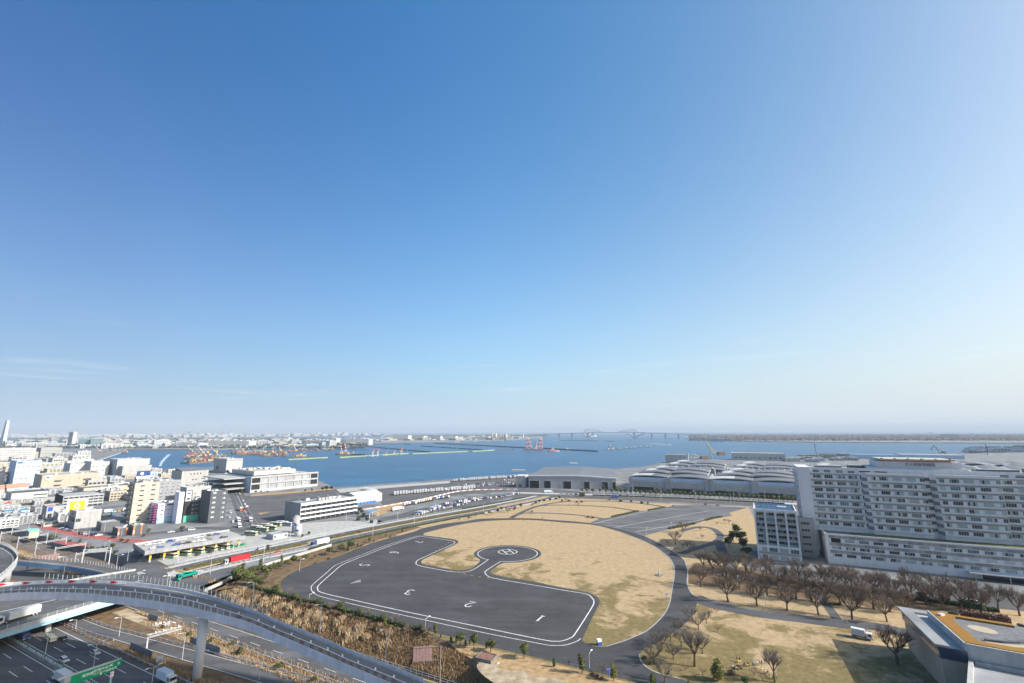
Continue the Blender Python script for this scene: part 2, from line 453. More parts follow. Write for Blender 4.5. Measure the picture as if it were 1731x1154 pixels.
# ------------------------------------------------------------------ motorway cut: lines parallel to the motorway
HD = Vector((0.88, -0.475)).normalized()      # along the motorway, to the right and towards us
HN = Vector((-HD.y, HD.x))                    # across it, away from us
H0 = Vector((-105.0, 228.0))
CUT_Z = -6.0
def hw(t, off, z):
 p = H0 + HD*t + HN*off
 return Vector((p.x, p.y, z))

# near land: everything beyond the top edge of the cut, up to the quay line
shore = [(-60,760),(60,759),(150,757),(214,759.5),(199,766),(165,777),(190,798),(300,794),(352,790),(375,787),(440,795),(537,812),(565,824.5),(600,822.5),(640,819),(700,815),(760,810.5),(850,804),(890,800.5),(960,796.5),(1000,794),(1080,790),(1105,785.5),(1122,780),(1200,776.5),(1330,772.5),(1350,770.5),(1500,768),(1640,766),(1760,764),(1900,762)]
sh = G(shore, SEA_Z + 2.5)
GZ = -0.06
land = [Vector((-9000, 5200, GZ))] + [Vector((p.x, p.y, GZ)) for p in sh] + [Vector((2600, 900, GZ)), Vector((2600, -900, GZ))]
land += [hw(700, 0, GZ), hw(-20, 0, GZ), hw(-200, 0, GZ), hw(-420, 0, GZ), hw(-420, -125, GZ), hw(-1500, -125, GZ), Vector((-9000, 1500, GZ))]
mb = MB(); mb.poly(land, CITY)
# quay wall down to the water
for a, b in zip(land[1:len(sh)], land[2:len(sh)+1]):
 mb.quad((a.x, a.y, SEA_Z-1), (b.x, b.y, SEA_Z-1), (b.x, b.y, GZ), (a.x, a.y, GZ), CONC)
mb.quad(hw(-420,0,GZ), hw(-420,-125,GZ), hw(-420,-125,CUT_Z-0.1), hw(-420,0,CUT_Z-0.1), CONC_D)
go = tag(mb.build('ground'), kind='structure')
def cut_up(o, size):
 bm = bmesh.new(); bm.from_mesh(o.data)
 for _ in range(7):
  es = [e for e in bm.edges if e.calc_length() > size]
  if not es: break
  bmesh.ops.subdivide_edges(bm, edges=es, cuts=1)
  bmesh.ops.triangulate(bm, faces=[f for f in bm.faces if len(f.verts) > 4])
 bm.to_mesh(o.data); bm.free()
cut_up(go, 300)
# the cut: floor and bank
mb = MB()
mb.quad(hw(-420,-13,CUT_Z-0.05), hw(-420,-115,CUT_Z-0.05), hw(700,-115,CUT_Z-0.05), hw(700,-13,CUT_Z-0.05), SOIL)
tag(mb.build('cutting_floor'), kind='structure')
mb = MB()
mb.quad(hw(-112,0,GZ), hw(-112,-13,CUT_Z), hw(88,-13,CUT_Z), hw(88,0,GZ), SOIL)
mb.quad(hw(88,0,GZ), hw(88,-13,CUT_Z), hw(92,-13,CUT_Z), hw(92,0,GZ), SOIL)
BTOP = [(92,0),(101,-5),(114,-9),(132,-11.8),(260,-12.2),(700,-12.2)]
for (_a, _p), (_b, _q) in zip(BTOP[:-1], BTOP[1:]):
 mb.quad(hw(_a,0.1,GZ), hw(_a,_p,GZ), hw(_b,_q,GZ), hw(_b,0.1,GZ), STRAW); mb.quad(hw(_a,_p,GZ), hw(_a,-13.4,CUT_Z), hw(_b,-13.4,CUT_Z), hw(_b,_q,GZ), SOIL)
mb.quad(hw(-420,0,GZ), hw(-420,-0.6,CUT_Z), hw(-112,-0.6,CUT_Z), hw(-112,0,GZ), CONC_D)
mb.quad(hw(-112,0,GZ), hw(-112,-0.6,CUT_Z), hw(-112,-13,CUT_Z), hw(-112,-13,CUT_Z), CONC_D)
tag(mb.build('cutting_bank'), kind='structure')
mb = MB()
mb.quad(hw(-420,-115,CUT_Z), hw(-420,-125,GZ), hw(700,-125,GZ), hw(700,-115,CUT_Z), SOIL)
mb.quad(hw(-420,-125,GZ), hw(-420,-600,GZ), hw(900,-600,GZ), hw(900,-125,GZ), CITY)
tag(mb.build('near_ground'), kind='structure')

# ------------------------------------------------------------------ far lands
def far_land(name, near, far, z=0.0):
 mb = MB()
 a = G(near, SEA_Z + 2.0); b = G(far, SEA_Z + 2.0)
 a = [Vector((p.x, p.y, z)) for p in a]; b = [Vector((p.x, p.y, z)) for p in b]
 mb.poly(a + b[::-1], FARLAND)
 for p, q in zip(a[:-1], a[1:]):
  mb.quad((p.x,p.y,SEA_Z-1), (q.x,q.y,SEA_Z-1), (q.x,q.y,z), (p.x,p.y,z), CONC_D)
 return tag(mb.build(name), kind='structure')
far_land('far_shore_ground', [(205,759.3),(330,759.3),(400,757.5),(480,756),(560,753),(623,750.8)], [(205,741),(330,740),(400,740.2),(480,741),(560,742.5),(622,746)])
far_land('far_city_ground', [(-900,741),(-300,740),(0,740),(205,740),(330,739),(400,738.5),(480,737.5),(560,735.8),(640,734.2)], [(-900,731.8),(-300,731.8),(0,731.5),(205,731.2),(330,731),(400,730.8),(480,730.6),(560,730.5),(640,730.4)])
far_land('warehouse_island_ground', [(622,747.4),(700,746.2),(780,744.5),(840,743),(876,741.8),(920,738.3)], [(624,740),(700,737),(780,735),(840,734.2),(876,734),(920,735.6)])
far_land('landfill_island_ground', [(1158,739.4),(1180,742),(1260,745),(1400,746.5),(1560,747.4),(1731,748),(2100,749)], [(1158,737.6),(1180,735.5),(1260,734),(1400,733.2),(1560,733),(1731,733),(2100,733)])

# ------------------------------------------------------------------ park: lawn, asphalt, paths
Z1, Z2, Z3, Z4 = 0.0, 0.03, 0.06, 0.09
park = [(430,985),(470,945),(560,925),(640,902),(715,884),(800,862),(870,848),(915,838),(1000,842),(1140,851),(1265,856),(1290,905),(1250,960),(1340,985),(1500,1010),(1760,1035),(1760,1140),(1731,1190),(1500,1250)]
mb = MB(); mb.poly(G(park, Z1) + [hw(t, 0.2, Z1) for t in (150, 100, 60, 20, -15)], LAWN)
tag(mb.build('park_ground'), kind='structure')

lawn_edge = [(716.7,900),(719,903.7),(757.5,908.9),(771,911.5),(774.8,915),(771,918.4),(736.7,934.9),(715.9,944.4),(712.4,948.7),(715.9,952.2),(745,958.2),(771,962.6),(788.6,961.7),(800.8,957.4),(813.8,945.2)]
pad_c = g(858, 934.2, 0);
pad_r = (g(914.7, 934.2) - g(801.3, 934.2)).length / 2
neck_r = (845.8, 952.2)
lawn_edge2 = [(845.8,952.2),(831,962.6),(830,967),(839,971),(858,974.7),(910,983.4),(926,987),(960.7,993.9),(993.6,1000),(1004,1004.3),(1011,1009.5),(1013.5,1018),(1004,1037),(990,1066.7),(985,1080.5),(997,1089),(1011,1092.3),(1024.8,1091.8),(1050.8,1084),(1073,1075.3),(1094,1065),(1113,1048.5),(1125,1033.7),(1132,1018),(1134.8,1003.3),(1138.3,982.5),(1140,968.6),(1139,954.8),(1132,942.7),(1121.8,934),(1108,923.6),(1083.7,911.5),(1047,897.6),(1004,886.3),(952,882),(900,877.9),(858,877.9),(814.6,880.2),(771,887),(733,895.6)]
outer = [(474.5,988.7),(481.5,974.8),(502,962.7),(521,955.7),(547,947),(573,938.4),(608,924.5),(642.6,912.4),(700,897.5),(712,892.4),(754,883.7),(788.6,879.4),(813,875.8),(858,874.8),(900,875.2),(943,878.3),(986.6,881.6),(1030,889),(1070,898.2),(1099,909.4),(1125,923),(1151,940.5),(1159,951),(1162.5,968.6),(1161.7,986),(1171,1004),(1180,1009),(1172,1035),(1155,1056),(1120,1080),(1090,1096),(1081,1105),(1083.7,1117),(1096,1129),(1116,1138),(1150,1146.5),(1180,1158),(1150,1180),(1100,1165),(1082,1154),(1038.7,1143),(969,1125.6),(892.6,1107),(840.6,1095),(806,1086.6),(768,1076.5),(700,1059.5),(630,1044),(590,1035),(547,1025),(511,1018),(486,1006)]
outer_w = smooth_line(G(outer, Z2), 3, True)
def circ_pts(c, r, n, z, a0=0, a1=2*math.pi):
 return [Vector((c.x + r*math.cos(a0+(a1-a0)*i/n), c.y + r*math.sin(a0+(a1-a0)*i/n), z)) for i in range(n + (a1-a0 < 6.2))]
# lawn island boundary: left part, pad circle (long way round), right part
pl = G(lawn_edge, Z2); pr = G(lawn_edge2, Z2)
a_l = math.atan2(pl[-1].y-pad_c.y, pl[-1].x-pad_c.x); a_r = math.atan2(pr[0].y-pad_c.y, pr[0].x-pad_c.x)
if a_r > a_l: a_r -= 2*math.pi
while a_l - a_r < math.pi: a_r -= 2*math.pi
pad_arc = circ_pts(pad_c, pad_r, 60, Z2, a_l, a_r)
island = smooth_line(pl[:-1] + [pl[-1]], 4)[:-1] + pad_arc[1:-1] + smooth_line(pr, 4)
# asphalt = outer ring with the lawn island cut out
mb = MB()
tris = tessellate_polygon([outer_w, island])
allp = list(outer_w) + list(island)
fs = []
for a, b, c in tris:
 n = (allp[b]-allp[a]).cross(allp[c]-allp[a])
 fs.append((a, b, c) if n.z >= 0 else (a, c, b))
mb.add(allp, fs, A_PAD)
tag(mb.build('heliport_pavement'), kind='structure')

# paths as strips with pale kerbs
def strip(name, pts, width, mat, z=Z3, kerb=None, sub=5, sm=True):
 c = smooth_line(pts, sub) if sm else [Vector(p) for p in pts]
 c = [Vector((p.x, p.y, p.z + z)) for p in c]
 mb = MB(); mb.ribbon(offset_line(c, width/2), offset_line(c, -width/2), mat)
 if kerb:
  for s in (1, -1):
   i = offset_line(c, s*width/2); o = offset_line(c, s*(width/2+0.35))
   i = [Vector((p.x,p.y,p.z+0.08)) for p in i]; o = [Vector((p.x,p.y,p.z+0.08)) for p in o]
   mb.ribbon(o, i, kerb) if s > 0 else mb.ribbon(i, o, kerb)
 return tag(mb.build(name), kind='structure')
strip('path', G([(862,876),(880,866),(909,854.6),(954,847),(1006,845.8),(1049,847),(1092.6,851),(1132,857.5)]), 4.6, A_PATH)
strip('path', G([(905,855.5),(926,853),(971,853),(1023,855.5),(1058,859.8),(1082,864)]), 4.0, A_PATH, Z3+0.02)
strip('path', G([(876,869),(890,866),(936.6,866.8),(980,870),(1018,875.5)]), 4.0, A_PATH, Z3+0.02)
strip('path', G([(1174,1008),(1190,1016),(1214.6,1023),(1275,1035),(1350,1044.5),(1415,1053),(1480,1058),(1560,1075)]), 8.5, A_PATH, Z3, None)
strip('path', G([(1418,1050),(1400,1025),(1385,1008),(1360,995),(1300,985),(1240,975),(1200,965)]), 3.5, A_PATH, Z3+0.02)
strip('path', G([(1150,935),(1180,925),(1210,915),(1218,905),(1205,893),(1180,890),(1150,897)]), 5.0, A_PATH, Z3+0.02)
strip('path', G([(1240,965),(1225,940),(1215,915)]), 6.0, A_PATH, Z3+0.04)
# plaza
plaza = [(997,882.5),(1014,875.5),(1035,873.5),(1078.5,863.8),(1123.6,857),(1142.6,852.5),(1200,853.5),(1263,857),(1232,865.6),(1238,870.5),(1193.6,877.7),(1176,884.7),(1131,893.3),(1098,902),(1090,904.5),(1070,897.6),(1030,888.4)]
mb = MB(); mb.poly(G(plaza, Z3+0.03), A_PLAZA)
# pale joint bands in the paving
for a, b in (((1003,884),(1136,853)),((1040,890),(1200,862)),((1075,898),(1215,872))):
 p, q = g(*a, Z4+0.02), g(*b, Z4+0.02); d = (q-p).normalized(); n = Vector((-d.y, d.x, 0))*0.5
 mb.quad(p-n, q-n, q+n, p+n, CONC)
tag(mb.build('plaza'), kind='structure')
# soil under the tree rows along the asphalt's left edge and in front of the hospital
mb = MB(); mb.poly(G([(474,1001),(430,985),(350,1000),(335,992),(395,968),(470,943),(560,922),(640,901),(700,888),(712,890),(642,911),(608,923),(573,937),(521,954),(502,961),(481,973)], Z1+0.02), SOIL)
mb.poly(G([(1164,985),(1163,965),(1175,950),(1260,958),(1340,978),(1500,1003),(1640,1028),(1545,1035),(1450,1022),(1300,1003),(1230,995)], Z1+0.02), SOIL)
tag(mb.build('planted_soil'), kind='structure')
mb = MB(); mb.poly(smooth_line(G([(806,1126),(818,1116),(838,1122),(850,1131),(884,1134),(905,1143),(940,1146),(960,1152),(1000,1170),(900,1180),(830,1150)], Z1+0.02), 4, True), GRAVEL)
tag(mb.build('gravel_patch'), kind='structure')
mb = MB(); mb.poly(G([(772,1092),(806,1090),(840,1098.5),(892,1110.5),(969,1129),(1038,1146.5),(1082,1157),(1060,1170),(960,1180),(880,1150),(800,1103)], Z1+0.012), STRAW); tag(mb.build('straw_verge'), kind='structure')

mb = MB(); kb = lift(smooth_line(G(lawn_edge2[17:33], 0), 4), 0.10)
mb.ribbon(offset_line(kb, .22), offset_line(kb, -.22), CONC)
kb = lift(smooth_line(G([(1030,889),(1070,898.2),(1099,909.4),(1125,923),(1151,940.5),(1159,951),(1162.5,968.6),(1161.7,986),(1171,1004),(1190,1011.5),(1214,1018.5),(1275,1030.5),(1350,1040)], 0), 4), 0.10)
mb.ribbon(offset_line(kb, .2), offset_line(kb, -.2), CONC)
kb = lift(smooth_line(G([(1081,1105),(1083.7,1117),(1096,1129),(1116,1138),(1150,1146.5)], 0), 4), 0.10)
mb.ribbon(offset_line(kb, .2), offset_line(kb, -.2), CONC)
tag(mb.build('path_kerb'), kind='structure')
# ------------------------------------------------------------------ painted marks of the heliport
def paint_line(mb, pts, w, z, mat=PAINT):
 c = lift(pts, z); mb.ribbon(offset_line(c, w/2), offset_line(c, -w/2), mat)
mb = MB()
# inner edge line follows the lawn, 3 m inside the asphalt
left_off = smooth_line(G([(712,905.6),(757,912),(768,915),(766,918.5),(735,932.5),(708,945),(703.5,950.5),(708,954.8),(745,962.5),(771,966),(790,965.2),(805,959),(826,944.5)], 0), 4)
paint_line(mb, left_off, 0.45, Z3)
right_off = smooth_line(G([(846,948),(822,963.5),(820.5,968),(826,973.5),(845,978.5),(910,989.3),(950,996.3),(990,1003),(1000,1009),(1004,1017),(998,1030),(975,1066),(967,1076),(952,1082),(940,1083),(915,1080),(800,1056.5),(700,1036),(600,1014),(545,1001),(537,994),(540,987),(560,969),(580,953),(612,940),(650,925),(700,908),(712,905.6)], 0), 5)
paint_line(mb, right_off, 0.45, Z3)
out_off = smooth_line(G([(982,1078.5),(973,1084),(955,1089.5),(935,1090),(915,1087.5),(800,1065),(700,1043),(600,1021),(545,1008),(530,1001),(526,993),(530,986),(550,969),(566,955),(580,949),(612,936.6),(650,922),(700,906.3),(730,904.5),(757,908)], 0), 5)
paint_line(mb, out_off, 0.33, Z3)
# landing circle rim, small circle and H
a0 = math.atan2(*( (g(846,948)-pad_c).yx )); a1 = math.atan2(*((g(826,944.5)-pad_c).yx))
if a1 < a0: a1 += 2*math.pi
while a1-a0 < math.pi: a1 += 2*math.pi
rim = circ_pts(pad_c, pad_r*0.885, 80, 0, a0, a1)
paint_line(mb, rim, 0.45, Z3)
c2 = g(858.2, 931.8); r2 = (g(873.8,931.8)-g(842.4,931.8)).length/2
ci = circ_pts(c2, r2, 40, 0); ci.append(ci[0]); paint_line(mb, ci, 0.5, Z3)
hx = (g(870,926.5)-g(848,937.5));
for a, b in (((848.5,928.7),(858,935.8)),((858.5,927.2),(868.5,934.4)),((853.5,932.2),(863.5,930.6))):
 paint_line(mb, [g(*a), g(*b)], 0.65, Z4)
tag(mb.build('heliport_line_markings'), kind='structure')
mb = MB()
for a, b in zip([(762,963.5),(772,966),(783.5,968.8),(796,971.6),(809,974),(823,975.8),(838,976.7)], [(765,964.3),(775,966.8),(787,969.6),(799.5,972.3),(813,974.7),(827,976.2),(842,977)]):
 paint_line(mb, [g(*a), g(*b)], 0.5, Z4, PAINT_O)
for a, b in zip([(736,930),(741,926.5),(746.5,923),(752,919.8),(758,916.8)],[(737.5,929.2),(742.5,925.7),(748,922.2),(753.5,919),(759.5,916)]):
 paint_line(mb, [g(*a), g(*b)], 0.5, Z4, PAINT_O)
tag(mb.build('orange_dash_markings'), kind='structure')
# painted bay numbers: strokes in a 0..1 box, placed by baseline and top
STROKES = {
 '1': [[(0.3,0),(0.7,0)],[(0.5,0),(0.5,1),(0.3,0.78)]],
 '2': [[(0.1,0.75),(0.25,0.97),(0.6,1),(0.85,0.8),(0.8,0.55),(0.1,0),(0.9,0)]],
 '3': [[(0.1,0.9),(0.5,1),(0.85,0.85),(0.8,0.6),(0.45,0.52),(0.85,0.42),(0.9,0.15),(0.5,0),(0.1,0.1)]],
 '4': [[(0.7,0),(0.7,1),(0.1,0.3),(0.95,0.3)]],
 '5': [[(0.85,1),(0.2,1),(0.15,0.55),(0.6,0.62),(0.88,0.4),(0.8,0.1),(0.45,0),(0.1,0.1)]],
 '6': [[(0.8,0.9),(0.5,1),(0.2,0.8),(0.1,0.4),(0.2,0.08),(0.5,0),(0.82,0.1),(0.88,0.35),(0.6,0.55),(0.2,0.42)]],
 '7': [[(0.1,0.75),(0.1,1),(0.9,1),(0.5,0.45),(0.42,0)]],
}
def bay_number(ch, c, ang, h=6.2):
 """ang: plan heading of the figure's upward direction"""
 up = Vector((math.cos(ang), math.sin(ang))); rt = Vector((up.y, -up.x))
 c = g(*c)
 mb = MB()
 for st in STROKES[ch]:
  pts = [Vector((c.x + rt.x*(u-0.5)*h*0.62 + up.x*(v-0.5)*h, c.y + rt.y*(u-0.5)*h*0.62 + up.y*(v-0.5)*h, Z4)) for u, v in st]
  paint_line(mb, pts, 0.6, Z4)
 return tag(mb.build('bay_number_marking'), kind='structure')
def head(a, b):
 p, q = g(*a), g(*b); return math.atan2(q.y-p.y, q.x-p.x)
# the figures read from the far side of the apron
hd_a = head((930,1010),(860,1075))
for ch, c in (('1',(912,1045)),('2',(794,1020.5)),('3',(692,1000)),('4',(603,983)),('5',(616,954)),('6',(667,933)),('7',(707,915))):
 bay_number(ch, c, head((c[0]+6.5, c[1]-5), (c[0]-4.5, c[1]+3.6)) if ch in '123' else head((c[0]+7, c[1]-2.4), (c[0]-7, c[1]+2.4)) if ch == '4' else head((c[0]-7,c[1]-1),(c[0]+7,c[1]+1)))
# ------------------------------------------------------------------ building materials
W_LILAC = M('pale_tile', (0.66, 0.66, 0.67), var=0.05, scale=0.8, rough=0.6, streak=0.12)
W_BEIGE = M('beige_tile', (0.33, 0.305, 0.28), var=0.08, scale=1.2, rough=0.7)
W_BEIGE_D = M('brown_grey_tile', (0.24, 0.225, 0.21), var=0.1, scale=1.2, rough=0.7)
W_WHITE = M('white_wall', (0.43, 0.43, 0.425), var=0.07, scale=0.3, rough=0.7, rnd=0.28, streak=0.22)
W_CREAM = M('cream_wall', (0.46, 0.42, 0.335), var=0.06, scale=0.3, rough=0.75, rnd=0.08, streak=0.2)
W_GREY = M('grey_wall', (0.30, 0.31, 0.325), var=0.09, scale=0.3, rough=0.7, rnd=0.15, streak=0.2)
W_LGREY = M('light_grey_wall', (0.37, 0.38, 0.395), var=0.07, scale=0.3, rough=0.7, rnd=0.12, streak=0.2)
W_DARK = M('charcoal_wall', (0.075, 0.082, 0.095), var=0.12, scale=0.4, rough=0.6)
W_BLUEG = M('blue_grey_wall', (0.36, 0.45, 0.56), var=0.06, scale=0.2, rough=0.6)
W_LAV = M('lavender_wall', (0.62, 0.62, 0.72), var=0.04, scale=0.3, rough=0.7)
W_TAN = M('tan_wall', (0.42, 0.36, 0.285), var=0.07, scale=0.2, rough=0.75, streak=0.2)
ROOF_G = M('grey_roofing', (0.27, 0.28, 0.29), var=0.22, scale=0.12, detail=6, rnd=0.15)
ROOF_L = M('pale_roofing', (0.37, 0.37, 0.365), var=0.16, scale=0.15, detail=6, rnd=0.12)
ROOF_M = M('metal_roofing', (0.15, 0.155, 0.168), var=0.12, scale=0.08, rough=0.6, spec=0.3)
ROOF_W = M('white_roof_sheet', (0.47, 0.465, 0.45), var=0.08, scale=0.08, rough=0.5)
ROOF_B = M('blue_roof_sheet', (0.12, 0.25, 0.42), var=0.1, scale=0.1, rough=0.5)
ROOF_T = M('terracotta_roof', (0.42, 0.24, 0.17), var=0.15, scale=0.3)
TEAL = M('teal_roof', (0.22, 0.50, 0.44), var=0.12, scale=0.4)
STEEL = M('galvanised_steel', (0.50, 0.52, 0.54), var=0.1, scale=1.0, rough=0.45, metallic=0.2)
STEEL_D = M('dark_steel', (0.10, 0.105, 0.115), var=0.15, scale=1.0, rough=0.5)
W_METAL = M('white_painted_steel', (0.50, 0.51, 0.52), var=0.06, scale=0.6, rough=0.5)
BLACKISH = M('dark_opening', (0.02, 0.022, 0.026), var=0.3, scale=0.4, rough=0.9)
GREEN_D = M('dark_green_screen', (0.018, 0.055, 0.042), var=0.3, scale=0.3, rough=0.8)
def glass(name, col, rough=0.08, var=0.3):
 return M(name, col, rough=rough, var=var, scale=0.25, spec=0.6, rnd=0.35)
GL_D = glass('dark_window_glass', (0.022, 0.030, 0.042))
GL_B = glass('green_blue_window_glass', (0.10, 0.17, 0.19))
GL_C = M('curtained_window_glass', (0.34, 0.40, 0.40), var=0.15, scale=1.5, rough=0.2, spec=0.6, rnd=0.15)
SOLAR = M('solar_panel_glass', (0.020, 0.055, 0.115), var=0.25, scale=0.6, rough=0.25, spec=0.6)

_win = {}
def win_mesh(w, h, panes, frame, depth=0.10, bar=0.09):
 key = (round(w,2), round(h,2), tuple(p.name for p in panes), frame.name)
 if key in _win: return _win[key]
 mb = MB(); n = len(panes)
 for i, p in enumerate(panes):
  a, b = w*i/n, w*(i+1)/n
  mb.quad((a,-0.02,0), (b,-0.02,0), (b,-0.02,h), (a,-0.02,h), p)
 def fr(x0,x1,z0,z1):
  mb.add([(x0,0,z0),(x1,0,z0),(x1,0,z1),(x0,0,z1),(x0,-depth,z0),(x1,-depth,z0),(x1,-depth,z1),(x0,-depth,z1)],
               [(4,5,6,7),(0,1,5,4),(3,7,6,2),(0,4,7,3),(1,2,6,5)], frame)
 fr(0,w,0,bar); fr(0,w,h-bar,h); fr(0,bar,bar,h-bar); fr(w-bar,w,bar,h-bar)
 for i in range(1, n): fr(w*i/n-bar/2, w*i/n+bar/2, bar, h-bar)
 me = mb.mesh('window'); _win[key] = me
 return me
def window(parent, x, y, z, w, h, panes, frame=None, rz=0.0, name='window'):
 o = put(name, win_mesh(w, h, panes, frame or W_METAL), parent, (x, y, z))
 if rz: o.rotation_euler = (0, 0, rz)
 return o
def rnd_panes(n, weights=(0.4, 0.25, 0.35), rng=random):
 return [rng.choices((GL_D, GL_B, GL_C), weights)[0] for _ in range(n)]
def local(root_loc, rz, p):
 d = Vector((p[0]-root_loc[0], p[1]-root_loc[1])); c, s = math.cos(rz), math.sin(rz)
 return (d.x*c + d.y*s, -d.x*s + d.y*c)
def lx(root_loc, rz, px, y, z):
 """local x on the front line y at height z that shows at picture column px"""
 c, s = math.cos(rz), math.sin(rz)
 lo, hi = -400.0, 600.0
 for _ in range(50):
  m = (lo+hi)/2
  p = (root_loc[0]+m*c-y*s, root_loc[1]+m*s+y*c, root_loc[2]+z)
  v = Vector(p)-CAMLOC
  if v.dot(_f) < 1 or proj(p)[0] > px: hi = m
  else: lo = m
 return lo

# ------------------------------------------------------------------ the hospital
rng = random.Random(3)
hp0 = g(1394.7, 901, 16); hp1 = g(1731, 927.7, 16)
HRZ = math.atan2(hp1.y-hp0.y, hp1.x-hp0.x)
HL = Vector((hp0.x, hp0.y, 0))
hosp = thing('hospital_building', 'white tiled hospital slab block with stepped window bays above a long podium', 'hospital', HL, HRZ)
LEN = 125.0
mb = MB(); mb.box(0, LEN, 0, 40, 0, 15.2, W_LILAC, ROOF_G, False)
mb.box(0, LEN, 0, 0.5, 15.2, 16.3, W_LILAC); mb.box(0, 0.5, 0.5, 14, 15.2, 16.3, W_LILAC)
mb.build('podium', hosp)
mb = MB(); mb.box(14, LEN, 1.2, 14.0, 15.2, 15.55, M('roof_sedum', (0.10, 0.11, 0.05), var=0.35, scale=0.4, detail=6)); mb.build('roof_lawn', hosp)
mb = MB(); mb.box(0.6, 13.6, 1.0, 13.5, 15.2, 15.5, ROOF_M); mb.build('roof_terrace', hosp)
SF = 16.0   # slab front line
xs = lambda px, z=46, y=SF: lx(HL, HRZ, px, y, z)
xA0, xA1 = xs(1369.5), xs(1452)
xB0, xB1 = lx(HL, HRZ, 1466, SF-3, 46), lx(HL, HRZ, 1563.5, SF-3, 46)
xC0, xC1 = lx(HL, HRZ, 1583, SF-3, 46), lx(HL, HRZ, 1692, SF-3, 46)
xEnd = xA0 - 6.5
Z0, ZR = 15.2, 51.5
mb = MB(); mb.box(xA0, LEN-6, SF, SF+23, Z0, ZR, W_LILAC, ROOF_L, False); mb.build('main_slab', hosp)
mb = MB(); mb.box(xEnd, xA0, SF-1.0, SF+22, 0, ZR+1.0, W_LILAC, None, False)
mb.build('end_stair_wall', hosp)
for k in range(12):
 mb = MB(); mb.box(xEnd-0.9, xEnd, SF+2, SF+20, 3+k*4, 3+k*4+0.35, W_METAL); mb.build('stair_landing', hosp)
for k in range(4):
 mb = MB(); mb.box(xEnd-1.0, xEnd-0.8, SF+3+k*5, SF+3.5+k*5, 0, ZR-2, W_METAL); mb.build('stair_fin', hosp)
for x0, x1 in ((xB0, xB1), (xC0, xC1)):
 mb = MB(); mb.prism([(x0-2.2, SF), (x0, SF-3), (x1, SF-3), (x1, SF)], Z0, 50.2, W_LILAC, ROOF_L, False); mb.build('bay_block', hosp)
# spandrels, ledges and windows floor by floor
def floor_band(x0, x1, y, z, side=None):
 mb = MB(); mb.box(x0, x1, y-0.16, y, z+2.0, z+2.85, W_BEIGE); mb.build('beige_spandrel', hosp)
 mb = MB(); mb.box(x0, x1, y-0.75, y, z-0.75, z-0.1, W_LILAC); mb.build('ledge', hosp)
spanA = [(1374.8,1388.6),(1393.8,1408.6),(1414.6,1428.5),(1434.6,1449)]
spanB = [(1472.6,1480.4),(1486.5,1503),(1509,1525.5),(1532.4,1548.9),(1555,1563)]
spanC = [(1587.9,1595.6),(1605,1620.8),(1629.4,1647.7),(1656,1672.8),(1684,1691)]
wA = [(xs(a), xs(b)) for a, b in spanA]
wB = [(lx(HL,HRZ,a,SF-3,46), lx(HL,HRZ,b,SF-3,46)) for a, b in spanB]
wC = [(lx(HL,HRZ,a,SF-3,46), lx(HL,HRZ,b,SF-3,46)) for a, b in spanC]
xD0 = xC1 + 0.4
wD = []
x = xD0 + 1.0
while x < LEN-12: wD.append((x, x+4.3)); x += 6.1
for k in range(8):
 z = 46.0 - 3.93*k
 floor_band(xA0, xA1, SF, z); floor_band(xB0, xB1, SF-3, z); floor_band(xC0, xC1, SF-3, z); floor_band(xD0, LEN-7, SF, z)
 for ws, y in ((wA, SF), (wB, SF-3), (wC, SF-3), (wD, SF)):
  for a, b in ws:
   n = 2 if b-a < 3 else 4
   pn = rnd_panes(n, rng=rng)
   if rng.random() < 0.4: pn = [pn[0]]*n
   w = round(4.3 if n == 4 else 2.3, 2)
   window(hosp, a, y, z, min(w, b-a+0.3) if n == 2 else w, 2.0, pn)
 # recess windows between the bays
 window(hosp, xA1+0.6, SF-0.02, z+0.2, 2.6, 2.2, [GL_D, GL_D, GL_B], STEEL)
 mb = MB(); mb.box(xA1+0.2, xB0-2.4, SF-0.9, SF, z-0.4, z-0.1, W_METAL); mb.build('recess_balcony', hosp)
 window(hosp, xB1+0.7, SF-0.02, z+0.2, 3.4, 2.0, [GL_D, GL_D, GL_D], STEEL)
 for x0 in (xB0, xC0):   # chamfered flank tiles
  mb = MB(); mb.add([(x0-2.25,SF-0.08,z-0.75),(x0-0.05,SF-3.08,z-0.75),(x0-0.05,SF-3.08,z+1.2),(x0-2.25,SF-0.08,z+1.2)], [(0,1,2,3)], W_BEIGE_D); mb.build('flank_tiles', hosp)
# top floor louvres
for ws in (wA, wD):
 for a, b in ws:
  for dz in (0, 0.75):
   mb = MB(); mb.box(a, a+3.4, SF-0.06, SF, 49.6+dz, 50.05+dz, BLACKISH); mb.build('louvre', hosp)
for a, b in ((xA1+0.5, xA1+6), (xA1+8, xA1+14)):
 mb = MB(); mb.box(a, b, SF-0.05, SF, 50.3, 50.9, BLACKISH); mb.build('louvre', hosp)
# parapet of the slab
mb = MB(); mb.box(xA0, LEN-6, SF, SF+0.5, ZR, ZR+1.0, W_LILAC); mb.box(xA0, LEN-6, SF+22.5, SF+23, ZR, ZR+1.0, W_LILAC); mb.build('parapet', hosp)
